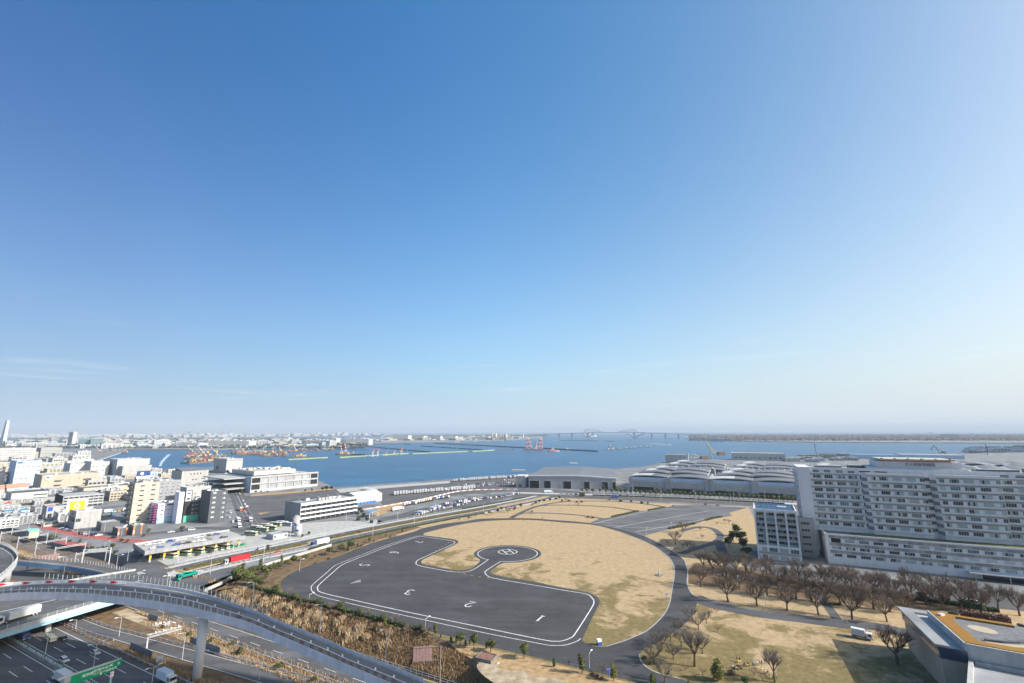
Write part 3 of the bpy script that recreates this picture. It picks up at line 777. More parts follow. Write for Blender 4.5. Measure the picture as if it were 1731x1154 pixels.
# plant room with the name, helipad above
xT0, xT1 = lx(HL,HRZ,1463,SF+2,58), lx(HL,HRZ,1634,SF+2,58)
mb = MB(); mb.prism([(xT0,SF+2),(xT1,SF+2),(xT1-1,SF+20),(xT0+1,SF+20)], ZR, ZR+2.0, W_LILAC, ROOF_L, False); mb.build('plant_floor', hosp)
mb = MB(); mb.prism([(xT0+5,SF+3),(xT1-2,SF+3),(xT1-2,SF+20),(xT0+5,SF+20)], ZR+2.0, ZR+5.4, W_LILAC, ROOF_L, False); nwl = mb.build('name_wall', hosp)
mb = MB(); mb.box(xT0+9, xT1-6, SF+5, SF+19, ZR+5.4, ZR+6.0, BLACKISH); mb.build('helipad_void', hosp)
mb = MB(); mb.box(xT0+7, xT1-5, SF+2, SF+23, ZR+6.0, ZR+6.8, CONC_L, M('helipad_green', (0.36, 0.42, 0.35), var=0.1, scale=0.3)); hpd = mb.build('helipad', hosp)
ORANGE = M('orange_red_paint', (0.50, 0.10, 0.04), var=0.1, scale=1)
for a in range(6):
 x = xT0+8 + a*(xT1-xT0-15)/5
 mb = MB(); mb.box(x-0.5, x+0.5, SF+2.3, SF+3.2, ZR+6.8, ZR+7.2, ORANGE); mb.build('edge_light', hpd)
for s, (y0, y1) in enumerate(((SF+1.0, SF+1.9), (SF+23.1, SF+24))):
 mb = MB(); mb.box(xT0+7, xT1-5, y0, y1, ZR+5.85, ZR+5.97, ORANGE); mb.build('safety_net', hpd)
for x0, x1, y0, h in ((xA0+4, xA0+18, SF+6, 1.6), (xA0+22, xA0+30, SF+8, 2.2), (xT1+4, xT1+22, SF+5, 1.8), (xT1+26, xT1+40, SF+7, 2.4)):
 mb = MB(); mb.box(x0, x1, y0, y0+6, ZR, ZR+h, STEEL_D, ROOF_G, False); mb.build('rooftop_unit', hosp)
def text_obj(body, size, mat, parent, loc, rot, name='lettering', extr=0.05):
 cu = bpy.data.curves.new(name, 'FONT'); cu.body = body; cu.size = size; cu.extrude = extr
 cu.align_x = 'LEFT'; cu.resolution_u = 3
 t = bpy.data.objects.new(name, cu); COL.objects.link(t)
 bpy.context.view_layer.update(); dg = bpy.context.evaluated_depsgraph_get()
 me = bpy.data.meshes.new_from_object(t.evaluated_get(dg))
 bpy.data.objects.remove(t); bpy.data.curves.remove(cu)
 me.materials.clear(); me.materials.append(mat)
 o = put(name, me, parent, loc); o.rotation_euler = rot
 return o
LETTER_D = M('dark_lettering', (0.09, 0.085, 0.085), var=0.1, scale=1)
xt = lx(HL,HRZ,1528,SF+3,ZR+6)
text_obj('がん研有明病院', 2.0, LETTER_D, nwl, (xt, SF+2.93, ZR+3.0), (R(90), 0, 0))
# podium windows and tile panels
x = 2.5
pod = []
for i in range(17):
 pod.append((x, x+4.6)); x += 6.6
for r, z in enumerate((12.0, 8.0, 4.0)):
 for i, (a, b) in enumerate(pod):
  if b > LEN: break
  if r == 1 and 8 <= i <= 12:
   for q in range(3):
    mb = MB(); mb.box(a, a+4.2, -0.05, 0, z+0.3+q*0.5, z+0.55+q*0.5, W_LGREY); mb.build('wall_slats', hosp)
   continue
  if r == 0 and i == 0:
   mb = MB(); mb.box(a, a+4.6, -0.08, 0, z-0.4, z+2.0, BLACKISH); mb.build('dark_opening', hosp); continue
  n = 4
  pn = rnd_panes(n, (0.35, 0.4, 0.25), rng)
  if rng.random() < 0.4: pn = [pn[0]]*n
  window(hosp, a, 0, z, 4.5, 1.7, pn)
 for i, (a, b) in enumerate(pod):
  if b > LEN: break
  mb = MB(); mb.box(a-1.0, a+2.3, -0.12, 0, z+1.9, z+3.5, W_BEIGE if (i+r) % 2 else W_BEIGE_D); mb.build('tile_panel', hosp)
  mb = MB(); mb.box(a+2.3, a+5.4, -0.10, 0, z+1.9, z+3.5, W_BEIGE_D if (i+r) % 2 else W_BEIGE); mb.build('tile_panel', hosp)
mb = MB(); mb.box(60, 90, -4.5, 0, 3.0, 3.5, W_METAL);
for x in (62, 75, 88): mb.tube((x,-4,0), (x,-4,3), 0.2, 0.2, 8, W_METAL)
mb.build('entrance_canopy', hosp)
mb = MB(); mb.box(66, 84, -0.1, 0, 0, 2.8, GL_D); mb.build('entrance_glazing', hosp)
for k in range(3):
 window(hosp, 0, 4.5+k*3.2, 12.4, 2.4, 2.0, [GL_D, GL_D], STEEL, rz=-math.pi/2)

# ------------------------------------------------------------------ staff block with balconies
DL = g(1274, 858.4, 29.5); DL.z = 0
DRZ = HRZ - 0.02
dorm = thing('balcony_apartment_block', 'eight storey grey block of balconies with blue solar roof left of the hospital', 'apartment block', DL, DRZ)
DW = lx(DL, DRZ, 1346, 0, 29.5); DH = 28.6
mb = MB(); mb.box(0, DW, 1.6, 27, 0, DH, W_LGREY, ROOF_L, False); mb.build('wall', dorm)
mb = MB(); mb.box(-0.2, DW+0.2, 0, 0.6, DH-0.4, DH+0.9, W_LILAC); mb.box(-0.2, 0.4, 0.6, 27, DH-0.0, DH+0.9, W_LILAC); mb.box(DW-0.4, DW+0.2, 0.6, 27, DH, DH+0.9, W_LILAC); mb.box(0.4, DW-0.4, 26.4, 27, DH, DH+0.9, W_LILAC)
mb.build('parapet', dorm)
mb = MB(); mb.box(-0.2, DW+0.2, 0, 1.6, 0, 9.4, W_LILAC); mb.build('lower_wall', dorm)
for i in range(5):
 x = -0.2 + i*(DW+0.4-0.9)/4
 mb = MB(); mb.box(x, x+0.9, 0, 1.6, 9.4, DH-0.4, W_LILAC); mb.build('pier', dorm)
RAIL_GL = M('balcony_glass', (0.20, 0.26, 0.28), var=0.1, scale=0.5, rough=0.15, spec=0.6)
bw = (DW+0.4-0.9)/4
for k in range(6):
 z = 9.6 + k*3.1
 for i in range(4):
  x = -0.2 + i*bw + 0.9
  mb = MB(); mb.box(x, x+bw-0.9, 0.05, 1.6, z-0.2, z, W_LILAC); bs = mb.build('balcony_slab', dorm)
  mb = MB(); mb.box(x, x+bw-0.9, 0.08, 0.13, z+0.1, z+1.0, RAIL_GL); mb.box(x, x+bw-0.9, 0.05, 0.16, z+1.0, z+1.08, W_METAL)
  for q in range(1, 3): mb.box(x+q*(bw-0.9)/3-0.04, x+q*(bw-0.9)/3+0.04, 0.04, 0.17, z, z+1.0, W_METAL)
  mb.build('balcony_railing', bs)
  window(dorm, x+0.2, 1.6, z+0.1, bw-1.3, 2.3, rnd_panes(3, (0.6, 0.25, 0.15), rng), W_METAL)
for r, z in enumerate((6.2, 2.2)):
 for i in range(4):
  window(dorm, -0.2+i*bw+1.0 + (1.6 if i == 0 else 0), 0, z, bw-1.1 - (1.6 if i == 0 else 0), 2.2, [rng.choice((GL_C, GL_B))]*3, W_METAL)
 mb = MB(); mb.box(0.6, DW-0.4, -0.1, 0, z-1.5, z-0.15, W_BEIGE); mb.build('beige_spandrel', dorm)
for r in range(5):
 for c in range(7):
  x = 1.4 + c*2.75; y = 2.2 + r*4.6
  if (r, c) in ((2, 4), (2, 5), (0, 6)): continue
  mb = MB(); mb.add([(x,y,DH+0.4),(x+2.5,y,DH+0.4),(x+2.5,y+4,DH+1.0),(x,y+4,DH+1.0)], [(0,1,2,3)], SOLAR)
  mb.add([(x,y,DH+0.3),(x+2.5,y,DH+0.3),(x+2.5,y+4,DH+0.9),(x,y+4,DH+0.9)], [(0,1,2,3)], STEEL)
  mb.build('solar_panel', dorm)
mb = MB(); mb.box(12.5, 17.5, 12, 15.5, DH, DH+1.2, ROOF_W); mb.build('rooftop_unit', dorm)
for k in range(8):   # side facade windows
 for q in range(5):
  window(dorm, 0, 25-q*5, 2.0+k*3.2, 1.6, 1.3, rnd_panes(2, (0.6,0.3,0.1), rng), W_METAL, rz=-math.pi/2)
# link building between the two
lk = thing('link_building', 'low shaded link block between balcony block and hospital', 'building', Vector((DL.x,DL.y,0)) + Vector((math.cos(HRZ)*(DW+1.5), math.sin(HRZ)*(DW+1.5), 0)), HRZ)
mb = MB(); mb.box(0, 9, 24, 34, 0, 22, W_GREY, ROOF_G, False); mb.build('wall', lk)
for k in range(5):
 window(lk, 2, 24, 2.5+k*4, 4.5, 1.6, [GL_D]*3, STEEL)

# ------------------------------------------------------------------ roof garden building at the lower right
C0 = g(1521, 1025, 13.0)
e1 = Vector((-0.41, -0.912)); e2 = Vector((0.835, -0.55))
gb = thing('roof_garden_building', 'concrete building with orange planted roof garden at the lower right corner', 'building', (C0.x, C0.y, 0))
def gp(a, b):
 p = e2*a + e1*b; return (p.x, p.y)
def gpoly(pts, z0, z1, mat, top, name, parent=gb):
 q = [gp(*p) for p in pts]
 ar = sum(q[i][0]*q[(i+1)%len(q)][1]-q[(i+1)%len(q)][0]*q[i][1] for i in range(len(q)))
 if ar < 0: q = q[::-1]
 mb = MB(); mb.prism(q, z0, z1, mat, top); return mb.build(name, parent)
SEDUM = M('orange_sedum', (0.30, 0.12, 0.02), var=0.3, scale=0.7, detail=8, col2=(0.20, 0.13, 0.025), rough=0.95, bump=0.6)
SEDUM2 = M('golden_sedum', (0.20, 0.135, 0.022), var=0.3, scale=0.7, detail=8, col2=(0.28, 0.135, 0.022), rough=0.95, bump=0.6)
DECK = M('slate_deck', (0.15, 0.155, 0.165), var=0.25, scale=0.8, detail=6)
GLASSWALL = M('tinted_curtain_wall', (0.035, 0.06, 0.10), var=0.15, scale=0.2, rough=0.15, spec=0.6)
gpoly([(0.6,0.6),(70,0.6),(70,31),(0.6,31)], 0, 9.2, W_TAN, ROOF_L, 'lower_wall')
gpoly([(0.2,0.2),(70,0.2),(70,31.2),(0.2,31.2)], 9.2, 12.4, GLASSWALL, ROOF_L, 'glazed_storey')
gpoly([(-0.6,-0.6),(70,-0.6),(70,3.0),(2.8,3.0),(2.8,31.6),(-0.6,31.6)], 12.4, 13.0, CONC, ROOF_G, 'roof_edge')
gpoly([(6.2,5.0),(70,5.0),(70,31.4),(6.2,31.4)], 12.4, 14.2, CONC_L, DECK, 'garden_base')
gpoly([(6.0,4.8),(6.4,4.8),(6.4,31.6),(6.0,31.6)], 12.4, 14.7, CONC_L, CONC_L, 'garden_parapet')
gpoly([(6.4,31.2),(70,31.2),(70,31.7),(6.4,31.7)], 10.0, 14.6, CONC_L, CONC_L, 'front_wall')
gpoly([(6.6,5.2),(26,5.2),(26,7.2),(12.5,7.2),(10.4,9.2),(10.4,28),(13,30.9),(6.6,30.9)], 14.2, 14.75, SEDUM, SEDUM, 'sedum_border')
gpoly([(13.2,30.9),(10.4,27.8),(18,27.5),(24,25),(28,21.5),(39,23.5),(43,30.9)], 14.2, 14.7, SEDUM2, SEDUM2, 'sedum_bed')
gpoly([(31,7.5),(33.5,6.5),(41,12.5),(39,14)], 14.2, 14.8, SEDUM, SEDUM, 'sedum_bed')
gpoly([(45,26),(62,22),(70,24),(70,30.9),(47,30.9)], 14.2, 14.6, SEDUM2, SEDUM2, 'sedum_bed')
LIGHTSTONE = M('pale_stone', (0.40, 0.34, 0.25), var=0.08, scale=0.6)
mb = MB(); q = [gp(16+3.3*math.cos(t*math.pi/10), 14.5+3.0*math.sin(t*math.pi/10)) for t in range(20)]
mb.prism(q[::-1], 14.2, 14.26, LIGHTSTONE); mb.build('round_stone_patch', gb)
gpoly([(12.5,25.5),(17,24.8),(22,22.5),(26.5,19.5),(27.5,20.8),(23,24.6),(17.5,27),(12.5,27.4)], 14.2, 14.24, LIGHTSTONE, LIGHTSTONE, 'stone_walk')
gpoly([(12.8,24.2),(16.5,23.4),(20.5,21.4),(24,18.6),(24.6,19.2),(21,22.1),(16.8,24.2),(12.8,25)], 14.2, 14.7, STEEL_D, STEEL_D, 'curved_bench')
mb = MB(); p = gp(25, 18); mb.tube((*p,14.2), (*p,17.6), 0.07, 0.05, 6, STEEL_D); mb.cbox((*p,17.6), 0.5, 0.5, 0.15, 0, STEEL); mb.build('garden_lamp', gb)
mb = MB(); p = gp(8.6, 8.4); mb.cbox((*p,14.75), 2.0, 1.0, 0.5, 0.3, W_METAL); mb.build('skylight_box', gb)
# hedge and shrubs of the roof are built with the plants; lower roof in front
gpoly([(7.0,32.0),(70,32.0),(62,62),(-4,62)], 0, 9.6, CONC_L, ROOF_G, 'front_block')
gpoly([(6.2,32.0),(7.2,32.0),(-3.8,62),(-5.0,62)], 8.6, 10.6, CONC_L, CONC_L, 'front_parapet')
gpoly([(7.3,32.0),(28,32.0),(28,32.6),(7.3,32.6)], 9.6, 10.6, CONC_L, CONC_L, 'front_parapet')
gpoly([(4.5,38),(4.9,38),(-1.5,55),(-1.9,55)], 4.5, 7.6, GLASSWALL, GLASSWALL, 'strip_window')
gpoly([(30,33),(30.8,33),(37.5,52),(36.7,52)], 9.6, 13.0, W_LGREY, W_LGREY, 'plant_screen')
for k in range(4):
 gpoly([(34+k*5,33.5),(37.5+k*5,33.5),(38+k*5,37),(34.5+k*5,37)], 9.6, 11.8, W_METAL, STEEL_D, 'cooling_unit')
for k in range(3):
 gpoly([(33+k*6,40),(37+k*6,40),(38+k*6,46),(34+k*6,46)], 9.6, 11.2, STEEL_D, STEEL, 'duct_unit')

# ------------------------------------------------------------------ the far exhibition shed on the quay
SL = g(894, 823.6); sr = g(1042, 827.0); SRZ = math.atan2(sr.y-SL.y, sr.x-SL.x)
shed = thing('exhibition_shed', 'long pale grey shed with flat slate roof and five dark gateways by the water', 'exhibition hall', SL, SRZ)
SW = (sr-SL).length
mb = MB(); mb.add([(0,0,0),(SW,0,0),(SW,0,14),(SW*0.55,0,16.5),(0,0,15.5)], [(0,1,2,3,4)], W_LGREY)
mb.add([(SW,0,0),(SW,160,0),(SW,160,14),(SW,0,14)], [(0,1,2,3)], W_WHITE)
mb.add([(0,0,0),(0,160,0),(0,160,15.5),(0,0,15.5)], [(3,2,1,0)], W_LGREY)
mb.add([(0,160,0),(SW,160,0),(SW,160,14),(0,160,15.5)], [(3,2,1,0)], W_LGREY); mb.build('wall', shed)
mb = MB(); mb.add([(-0.5,-0.6,15.8),(SW*0.55,-0.6,16.9),(SW+0.5,-0.6,14.4),(SW+0.5,160.5,14.4),(SW*0.55,160.5,16.9),(-0.5,160.5,15.8)], [(0,1,4,5),(1,2,3,4)], ROOF_M)
mb.add([(-0.5,-0.6,14.9),(SW*0.55,-0.6,16.0),(SW+0.5,-0.6,13.5),(SW+0.5,-0.6,14.4),(SW*0.55,-0.6,16.9),(-0.5,-0.6,15.8)], [(0,1,4,5),(1,2,3,4)], W_METAL); mb.build('roof', shed)
for k in range(22):
 x = 2 + k*(SW-4)/21; z = (15.8 + (16.9-15.8)*x/(SW*0.55)) if x < SW*0.55 else 16.9 - 2.5*(x-SW*0.55)/(SW*0.45)
 mb = MB(); mb.box(x-2.1, x+2.1, 1.0, 7.5, z+0.05, z+0.35, ROOF_W); mb.build('roof_light', shed)
for k in range(15):
 mb = MB(); y = 10 + k*9.5; mb.add([(0,y,15.83),(0,y+0.4,15.83),(SW*0.55,y+0.4,16.95),(SW*0.55,y,16.95)], [(3,2,1,0)], ROOF_L); mb.build('roof_seam', shed)
for a, b in ((262,355),(403,467),(590,665),(793,845),(965,1025),(1072,1098)):
 x0 = lx(SL, SRZ, 850+a/5.77, 0, 6); x1 = lx(SL, SRZ, 850+b/5.77, 0, 6)
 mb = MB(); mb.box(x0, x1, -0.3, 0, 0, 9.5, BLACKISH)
 mb.build('gateway', shed)
 mb = MB(); mb.box(x0-0.5, x0, -0.5, 0, 0, 10, W_LGREY); mb.box(x1, x1+0.5, -0.5, 0, 0, 10, W_LGREY); mb.box(x0, x1, -0.5, 0, 9.5, 10.0, W_LGREY); mb.build('gate_frame', shed)
ab = thing('shed_annex', 'pale windowless annex block at left end of the long shed', 'building', g(872, 822.5), SRZ)
mb = MB(); mb.box(0, 13.5, 0, 22, 0, 14.5, W_LGREY, ROOF_L, False); mb.build('wall', ab)
mb = MB(); mb.box(-0.3, 13.8, -0.3, 22.3, 14.5, 15.1, W_METAL); mb.build('roof_edge', ab)
mb = MB(); mb.box(4, 8, -0.08, 0, 0, 4, STEEL_D); mb.build('shutter', ab)

# ------------------------------------------------------------------ exhibition halls with arched roofs
E0 = g(1068, 828.5); e_r = g(1338, 843.5); ERZ = math.atan2(e_r.y-E0.y, e_r.x-E0.x)
def shell(parent, x0, x1, y0, y1, z0, rise, white=0.34, thick=1.1, skew=0.0, n=14):
 mb = MB(); top = [];
 for i in range(n+1):
  t = i/n; x = x0+(x1-x0)*t; z = z0 + rise*(1-(2*t-1)**2)
  top.append((x, z))
 k = int(n*white)
 for i in range(n):
  (xa, za), (xb, zb) = top[i], top[i+1]
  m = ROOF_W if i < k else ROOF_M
  mb.add([(xa,y0,za),(xb,y0,zb),(xb,y1,zb+skew),(xa,y1,za+skew)], [(0,1,2,3)], m)
  mb.add([(xa,y0,za-thick),(xb,y0,zb-thick),(xb,y0,zb),(xa,y0,za)], [(0,1,2,3)], W_GREY)
  mb.add([(xa,y1,za+skew-thick),(xb,y1,zb+skew-thick),(xb,y1,zb+skew),(xa,y1,za+skew)], [(3,2,1,0)], W_GREY)
  mb.add([(xa,y0,za-thick),(xb,y0,zb-thick),(xb,y1,zb+skew-thick),(xa,y1,za+skew-thick)], [(3,2,1,0)], W_GREY)
 mb.add([(x0,y0,z0-thick),(x0,y1,z0+skew-thick),(x0,y1,z0+skew),(x0,y0,z0)], [(3,2,1,0)], W_METAL)
 mb.add([(x1,y0,z0-thick),(x1,y1,z0+skew-thick),(x1,y1,z0+skew),(x1,y0,z0)], [(0,1,2,3)], W_METAL)
 return mb.build('roof_shell', parent)
PALEBLUE = M('pale_blue_glazing', (0.42, 0.50, 0.62), var=0.08, scale=0.3, rough=0.3)
def hall(label, ox, oy, z=0.0, facade=True, w=91.0, lift_=0.0):
 c, s = math.cos(ERZ), math.sin(ERZ)
 h = thing('exhibition_hall', label, 'exhibition hall', (E0.x+ox*c-oy*s, E0.y+ox*s+oy*c, 0), ERZ, None)
 mb = MB(); mb.box(0, w, 3, 92, 0, 17.5+lift_, W_LGREY, ROOF_M, False); mb.build('wall', h)
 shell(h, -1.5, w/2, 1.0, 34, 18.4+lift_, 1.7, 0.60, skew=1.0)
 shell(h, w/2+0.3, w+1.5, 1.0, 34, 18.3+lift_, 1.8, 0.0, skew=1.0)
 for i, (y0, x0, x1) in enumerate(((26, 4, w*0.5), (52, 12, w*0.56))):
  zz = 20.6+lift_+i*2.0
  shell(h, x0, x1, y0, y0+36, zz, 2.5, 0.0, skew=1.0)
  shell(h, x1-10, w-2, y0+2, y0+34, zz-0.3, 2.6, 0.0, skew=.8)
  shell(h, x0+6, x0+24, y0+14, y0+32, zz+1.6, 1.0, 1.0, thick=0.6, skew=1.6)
 if facade:
  for x0, x1 in ((3, w/2-3.5), (w/2+3.5, w-3)):
   mb = MB(); mb.box(x0, x1, 1.6, 3, 13.2, 17.4+lift_, PALEBLUE); mb.build('clerestory', h)
   mb = MB(); mb.box(x0, x1, 0.2, 3, 5.6, 12.4, CONC); mb.build('panel_wall', h)
   mb = MB(); mb.box(x0-0.2, x1+0.2, -0.1, 3, 12.4, 13.0, W_METAL); mb.build('canopy_edge', h)
   xm = x0 + (x1-x0)*0.62
   mb = MB(); mb.box(x0, xm, 1.5, 3, 0, 5.6, GREEN_D); mb.build('green_gate', h)
   mb = MB(); mb.box(xm, x1, 1.2, 3, 0, 5.6, CONC); mb.box(xm+3, x1-3, 1.0, 1.2, 0, 4.6, STEEL_D); mb.build('loading_door', h)
   for q in range(9):
    xx = x0 + q*(x1-x0)/8.0
    mb = MB(); mb.box(xx-0.15, xx+0.15, 0.0, 0.2, 5.6, 12.4, W_LGREY); mb.build('panel_rib', h)
  for x0, x1 in ((-3, 3), (w/2-3.5, w/2+3.5), (w-3, w+3)):
   mb = MB(); mb.box(x0, x1, -1.5, 6, 0, 17.0+lift_, W_LGREY); mb.build('pylon', h)
   mb = MB(); mb.box(x0+1, x1-1, -1.6, -1.5, 0.5, 5, STEEL_D); mb.build('pylon_grille', h)
 return h
hall('near left exhibition hall with arched roof shells beside the shed', 0, 0)
hall('middle near exhibition hall with arched roof, left of balcony block', 95, 0)
hall('near exhibition hall with arched roof mostly hidden behind the hospital', 190, 0)
hall('rear left exhibition hall roof below the white tower by the water', 14, 112, facade=False, lift_=2)
hall('rear middle exhibition hall roof before the long white quay shed', 109, 112, facade=False, lift_=2)
hall('rear right exhibition hall roof peeping over the hospital parapet', 204, 112, facade=False, lift_=2)
# galleria truss between the hall rows
c, s = math.cos(ERZ), math.sin(ERZ)
def etrans(x, y): return Vector((E0.x+x*c-y*s, E0.y+x*s+y*c, 0))
for nm, x0, x1 in (('left', 30, 92), ('right', 120, 200)):
 tr = thing('roof_truss', 'white zigzag roof truss over the galleria, %s of the pair' % nm, 'truss', etrans(x0, 98), ERZ)
 L = x1-x0; n = int(L/7)
 mb = MB(); mb.box(-1, L+1, -3, 8, 0, 22.6, W_LGREY, ROOF_M, False); mb.build('galleria_wall', tr)
 for zz in (23.0, 28.0):
  mb = MB(); mb.bar((0,0,zz), (L,0,zz), 0.7, W_METAL); mb.build('chord', tr)
 for i in range(n):
  a, b = L*i/n, L*(i+0.5)/n
  mb = MB(); mb.bar((a,0,23), (b,0,28), 0.55, W_METAL); mb.bar((b,0,28), (L*(i+1)/n,0,23), 0.55, W_METAL); mb.build('brace', tr)
# wavy roofs at the far right
for i, (px, py) in enumerate(((1690,792),(1745,796),(1690,784),(1745,786),(1790,790))):
 p = g(px, py, 24)
 wv = thing('wave_roof_hall', '%s of the scalloped pale hall roofs right of the hospital helipad' % ordinal(i+1), 'exhibition hall', (p.x, p.y, 0), ERZ)
 mb = MB(); mb.box(-40, 40, 6, 40, 0, 22, W_BLUEG, ROOF_M, False); mb.build('wall', wv)
 for q in range(3): shell(wv, -42+q*28, -14+q*28, 0, 42, 22.6, 2.2, 0.2, thick=.8, skew=2.0)
# ------------------------------------------------------------------ the district on the left
BRZ = math.atan2(0.8, 0.6)
HERO = []          # plan centres and radii of the buildings placed by hand
RAILM = STEEL
brng = random.Random(11)
def solve_h(tl, yb, z0=0.0):
 lo, hi = 1.0, 74.0
 for _ in range(40):
  m = (lo+hi)/2; p = g(tl[0], tl[1], m)
  if proj((p.x, p.y, z0))[1] < yb: lo = m
  else: hi = m
 return lo
def roof_clutter(root, w, d, h, n, rng):
 for _ in range(n):
  a = rng.uniform(0.08, 0.8)*w; b = rng.uniform(0.1, 0.8)*d
  sx = min(rng.uniform(1.5, 4.0), w*0.18); sy = min(rng.uniform(1.5, 3.5), d*0.18)
  mb = MB(); hh = rng.uniform(0.9, 2.0)
  mb.box(a, a+sx, b, b+sy, h, h+hh, rng.choice((W_LGREY, W_METAL, STEEL)), STEEL_D if rng.random() < .4 else None, False)
  mb.tube((a+sx*.5, b+sy*.5, h+hh), (a+sx*.5, b+sy*.5, h+hh+0.25), min(sx,sy)*.35, min(sx,sy)*.35, 8, STEEL_D)
  mb.build('rooftop_unit', root)
def bld(name, label, tl, x2, yb=None, h=None, depth=30.0, wall=None, roof=None, floors=0, cols=0, ww=1.6, wh=1.3, z_first=None, pitch=None,
  panes=2, frame=None, skip=0.0, left=False, rz=None, units=4, cat='building', parapet=0.8, weights=(0.7,0.2,0.1), top_band=None, xr=(0.06, 0.94)):
 rz = BRZ if rz is None else rz
 wall = wall or W_WHITE; roof = roof or ROOF_L
 if h is None: h = solve_h(tl, yb)
 p = g(tl[0], tl[1], h); base = Vector((p.x, p.y, 0))
 w = lx(base, rz, x2, 0, h)
 if w < 2: w = 6
 root = thing(name, label, cat, base, rz)
 root['size'] = (w, depth, h)
 c, s = math.cos(rz), math.sin(rz)
 HERO.append((base.x + c*w/2 - s*depth/2, base.y + s*w/2 + c*depth/2, math.hypot(w, depth)/2))
 mb = MB(); mb.box(0, w, 0, depth, 0, h-parapet, wall, roof, False); mb.build('wall', root)
 t = min(0.4, w*0.05)
 mb = MB(); mb.box(0,w,0,t,h-parapet,h,wall); mb.box(0,w,depth-t,depth,h-parapet,h,wall); mb.box(0,t,t,depth-t,h-parapet,h,wall); mb.box(w-t,w,t,depth-t,h-parapet,h,wall)
 mb.build('parapet', root)
 if floors and cols:
  pitch = pitch or (h-2.0)/floors
  z_first = 1.5 if z_first is None else z_first
  for k in range(floors):
   for i in range(cols):
    if brng.random() < skip: continue
    x = w*xr[0] + (w*(xr[1]-xr[0])-ww)*(i/(cols-1) if cols > 1 else 0.5)
    window(root, x, 0, z_first+k*pitch, ww, wh, rnd_panes(panes, weights, brng), frame or STEEL)
   if left:
    nl = max(1, int(depth/7))
    for i in range(nl):
     window(root, 0, depth*(1-(i+0.3)/nl), z_first+k*pitch, ww, wh, rnd_panes(panes, weights, brng), frame or STEEL, rz=-math.pi/2)
 roof_clutter(root, w, depth, h-parapet, units, brng)
 return root, w, h
def panel(root, x0, x1, z0, z1, mat, name='wall_panel', y=-0.12, t=0.12):
 mb = MB(); mb.box(x0, x1, y, y+t, z0, z1, mat); return mb.build(name, root)
SIGN_BLUE = M('blue_sign', (0.03, 0.08, 0.36), var=0.1, scale=1); SIGN_YEL = M('yellow_sign', (0.72, 0.42, 0.02), var=0.06, scale=1)
SIGN_WHITE = M('white_sign', (0.78, 0.78, 0.78), var=0.04, scale=1); SIGN_NAVY = M('navy_sign', (0.03, 0.06, 0.18), var=0.1, scale=1)
SIGN_RED = M('red_sign', (0.5, 0.03, 0.03), var=0.1, scale=1); SIGN_ORANGE = M('orange_sign', (0.65, 0.20, 0.03), var=0.1, scale=1)
AQUA = M('aqua_shutter', (0.28, 0.50, 0.66), var=0.08, scale=0.6); SEAGREEN = M('sea_green_shutter', (0.10, 0.40, 0.30), var=0.08, scale=0.6)
MAGENTA = M('magenta_stair', (0.32, 0.07, 0.20), var=0.2, scale=0.6)
YELSTRIPE = M('yellow_stripe', (0.72, 0.55, 0.22), var=0.1, scale=0.6)

# 1 blue grey warehouse
r, w, h = bld('blue_warehouse', 'tall blue grey warehouse at the far left with small windows', (28.6,778.4), 71, 821.7, depth=60, wall=W_BLUEG, roof=ROOF_G, floors=4, cols=5, ww=2.2, wh=1.2, skip=0.25, units=5, left=True)
panel(r, w*0.04, w*0.24, h-3.2, h-1.6, SIGN_NAVY, 'sign'); text_obj('GLOBAL', 2.2, SIGN_BLUE, r, (w*.05, -.2, h-3.6), (R(90),0,0))
for k in range(5): panel(r, w*0.88, w*1.02, 4+k*h/6, 4.5+k*h/6, W_METAL, 'stair_landing', -1.6, 1.6)
# 2 wide beige warehouse
r, w, h = bld('beige_warehouse', 'wide windowless beige warehouse with small dark canopies on its front', (71.9,802.7), 169, 828, depth=55, wall=W_TAN, roof=ROOF_L, floors=1, cols=7, ww=1.5, wh=1.0, z_first=12, units=6)
panel(r, w*0.06, w*0.16, h-5.0, h-1.0, SIGN_WHITE, 'sign_board'); panel(r, w*0.075, w*0.125, h-4.2, h-1.8, SIGN_NAVY, 'sign', -0.2, 0.08)
for fx, fz in ((0.22,0.58),(0.22,0.28),(0.72,0.58),(0.72,0.3)):
 mb = MB(); mb.add([(w*fx,-2.2,h*fz),(w*fx+7,-2.2,h*fz),(w*fx+7,0,h*fz+0.8),(w*fx,0,h*fz+0.8)], [(0,1,2,3)], STEEL_D); mb.add([(w*fx,-2.2,h*fz-.1),(w*fx+7,-2.2,h*fz-.1),(w*fx+7,0,h*fz+0.7),(w*fx,0,h*fz+0.7)], [(3,2,1,0)], STEEL_D); mb.build('canopy', r)
panel(r, 0, w, 0, 2.6, BLACKISH, 'loading_dock')
# 3 white works behind
bld('white_factory', 'white factory with blue tinted right half behind the beige warehouse', (119.6,782.7), 154, 806, depth=50, wall=W_WHITE, floors=3, cols=2, ww=3, wh=1.2, units=6)
bld('white_loading_block', 'white stepped block right of the white factory before the canal', (155,779.5), 186, 806, depth=50, wall=W_WHITE, floors=3, cols=5, ww=3, wh=1.4, units=7)
bld('grey_canal_warehouse', 'large grey warehouse with slanting side standing before the canal', (199,775.5), 254, 805, depth=50, wall=W_LGREY, roof=ROOF_G, floors=2, cols=6, ww=4, wh=1.0, units=2)
bld('white_canal_shed', 'plain white block in front of the grey canal warehouse', (208,787), 257, 806, depth=22, wall=W_WHITE, floors=2, cols=1, ww=2, wh=1, units=2)
r, w, h = bld('yellow_striped_warehouse', 'long cream warehouse with yellow stripes along its front', (142,824.3), 223.6, 840, depth=32, wall=W_CREAM, roof=ROOF_M, floors=2, cols=7, ww=1.6, wh=1.0, units=2)
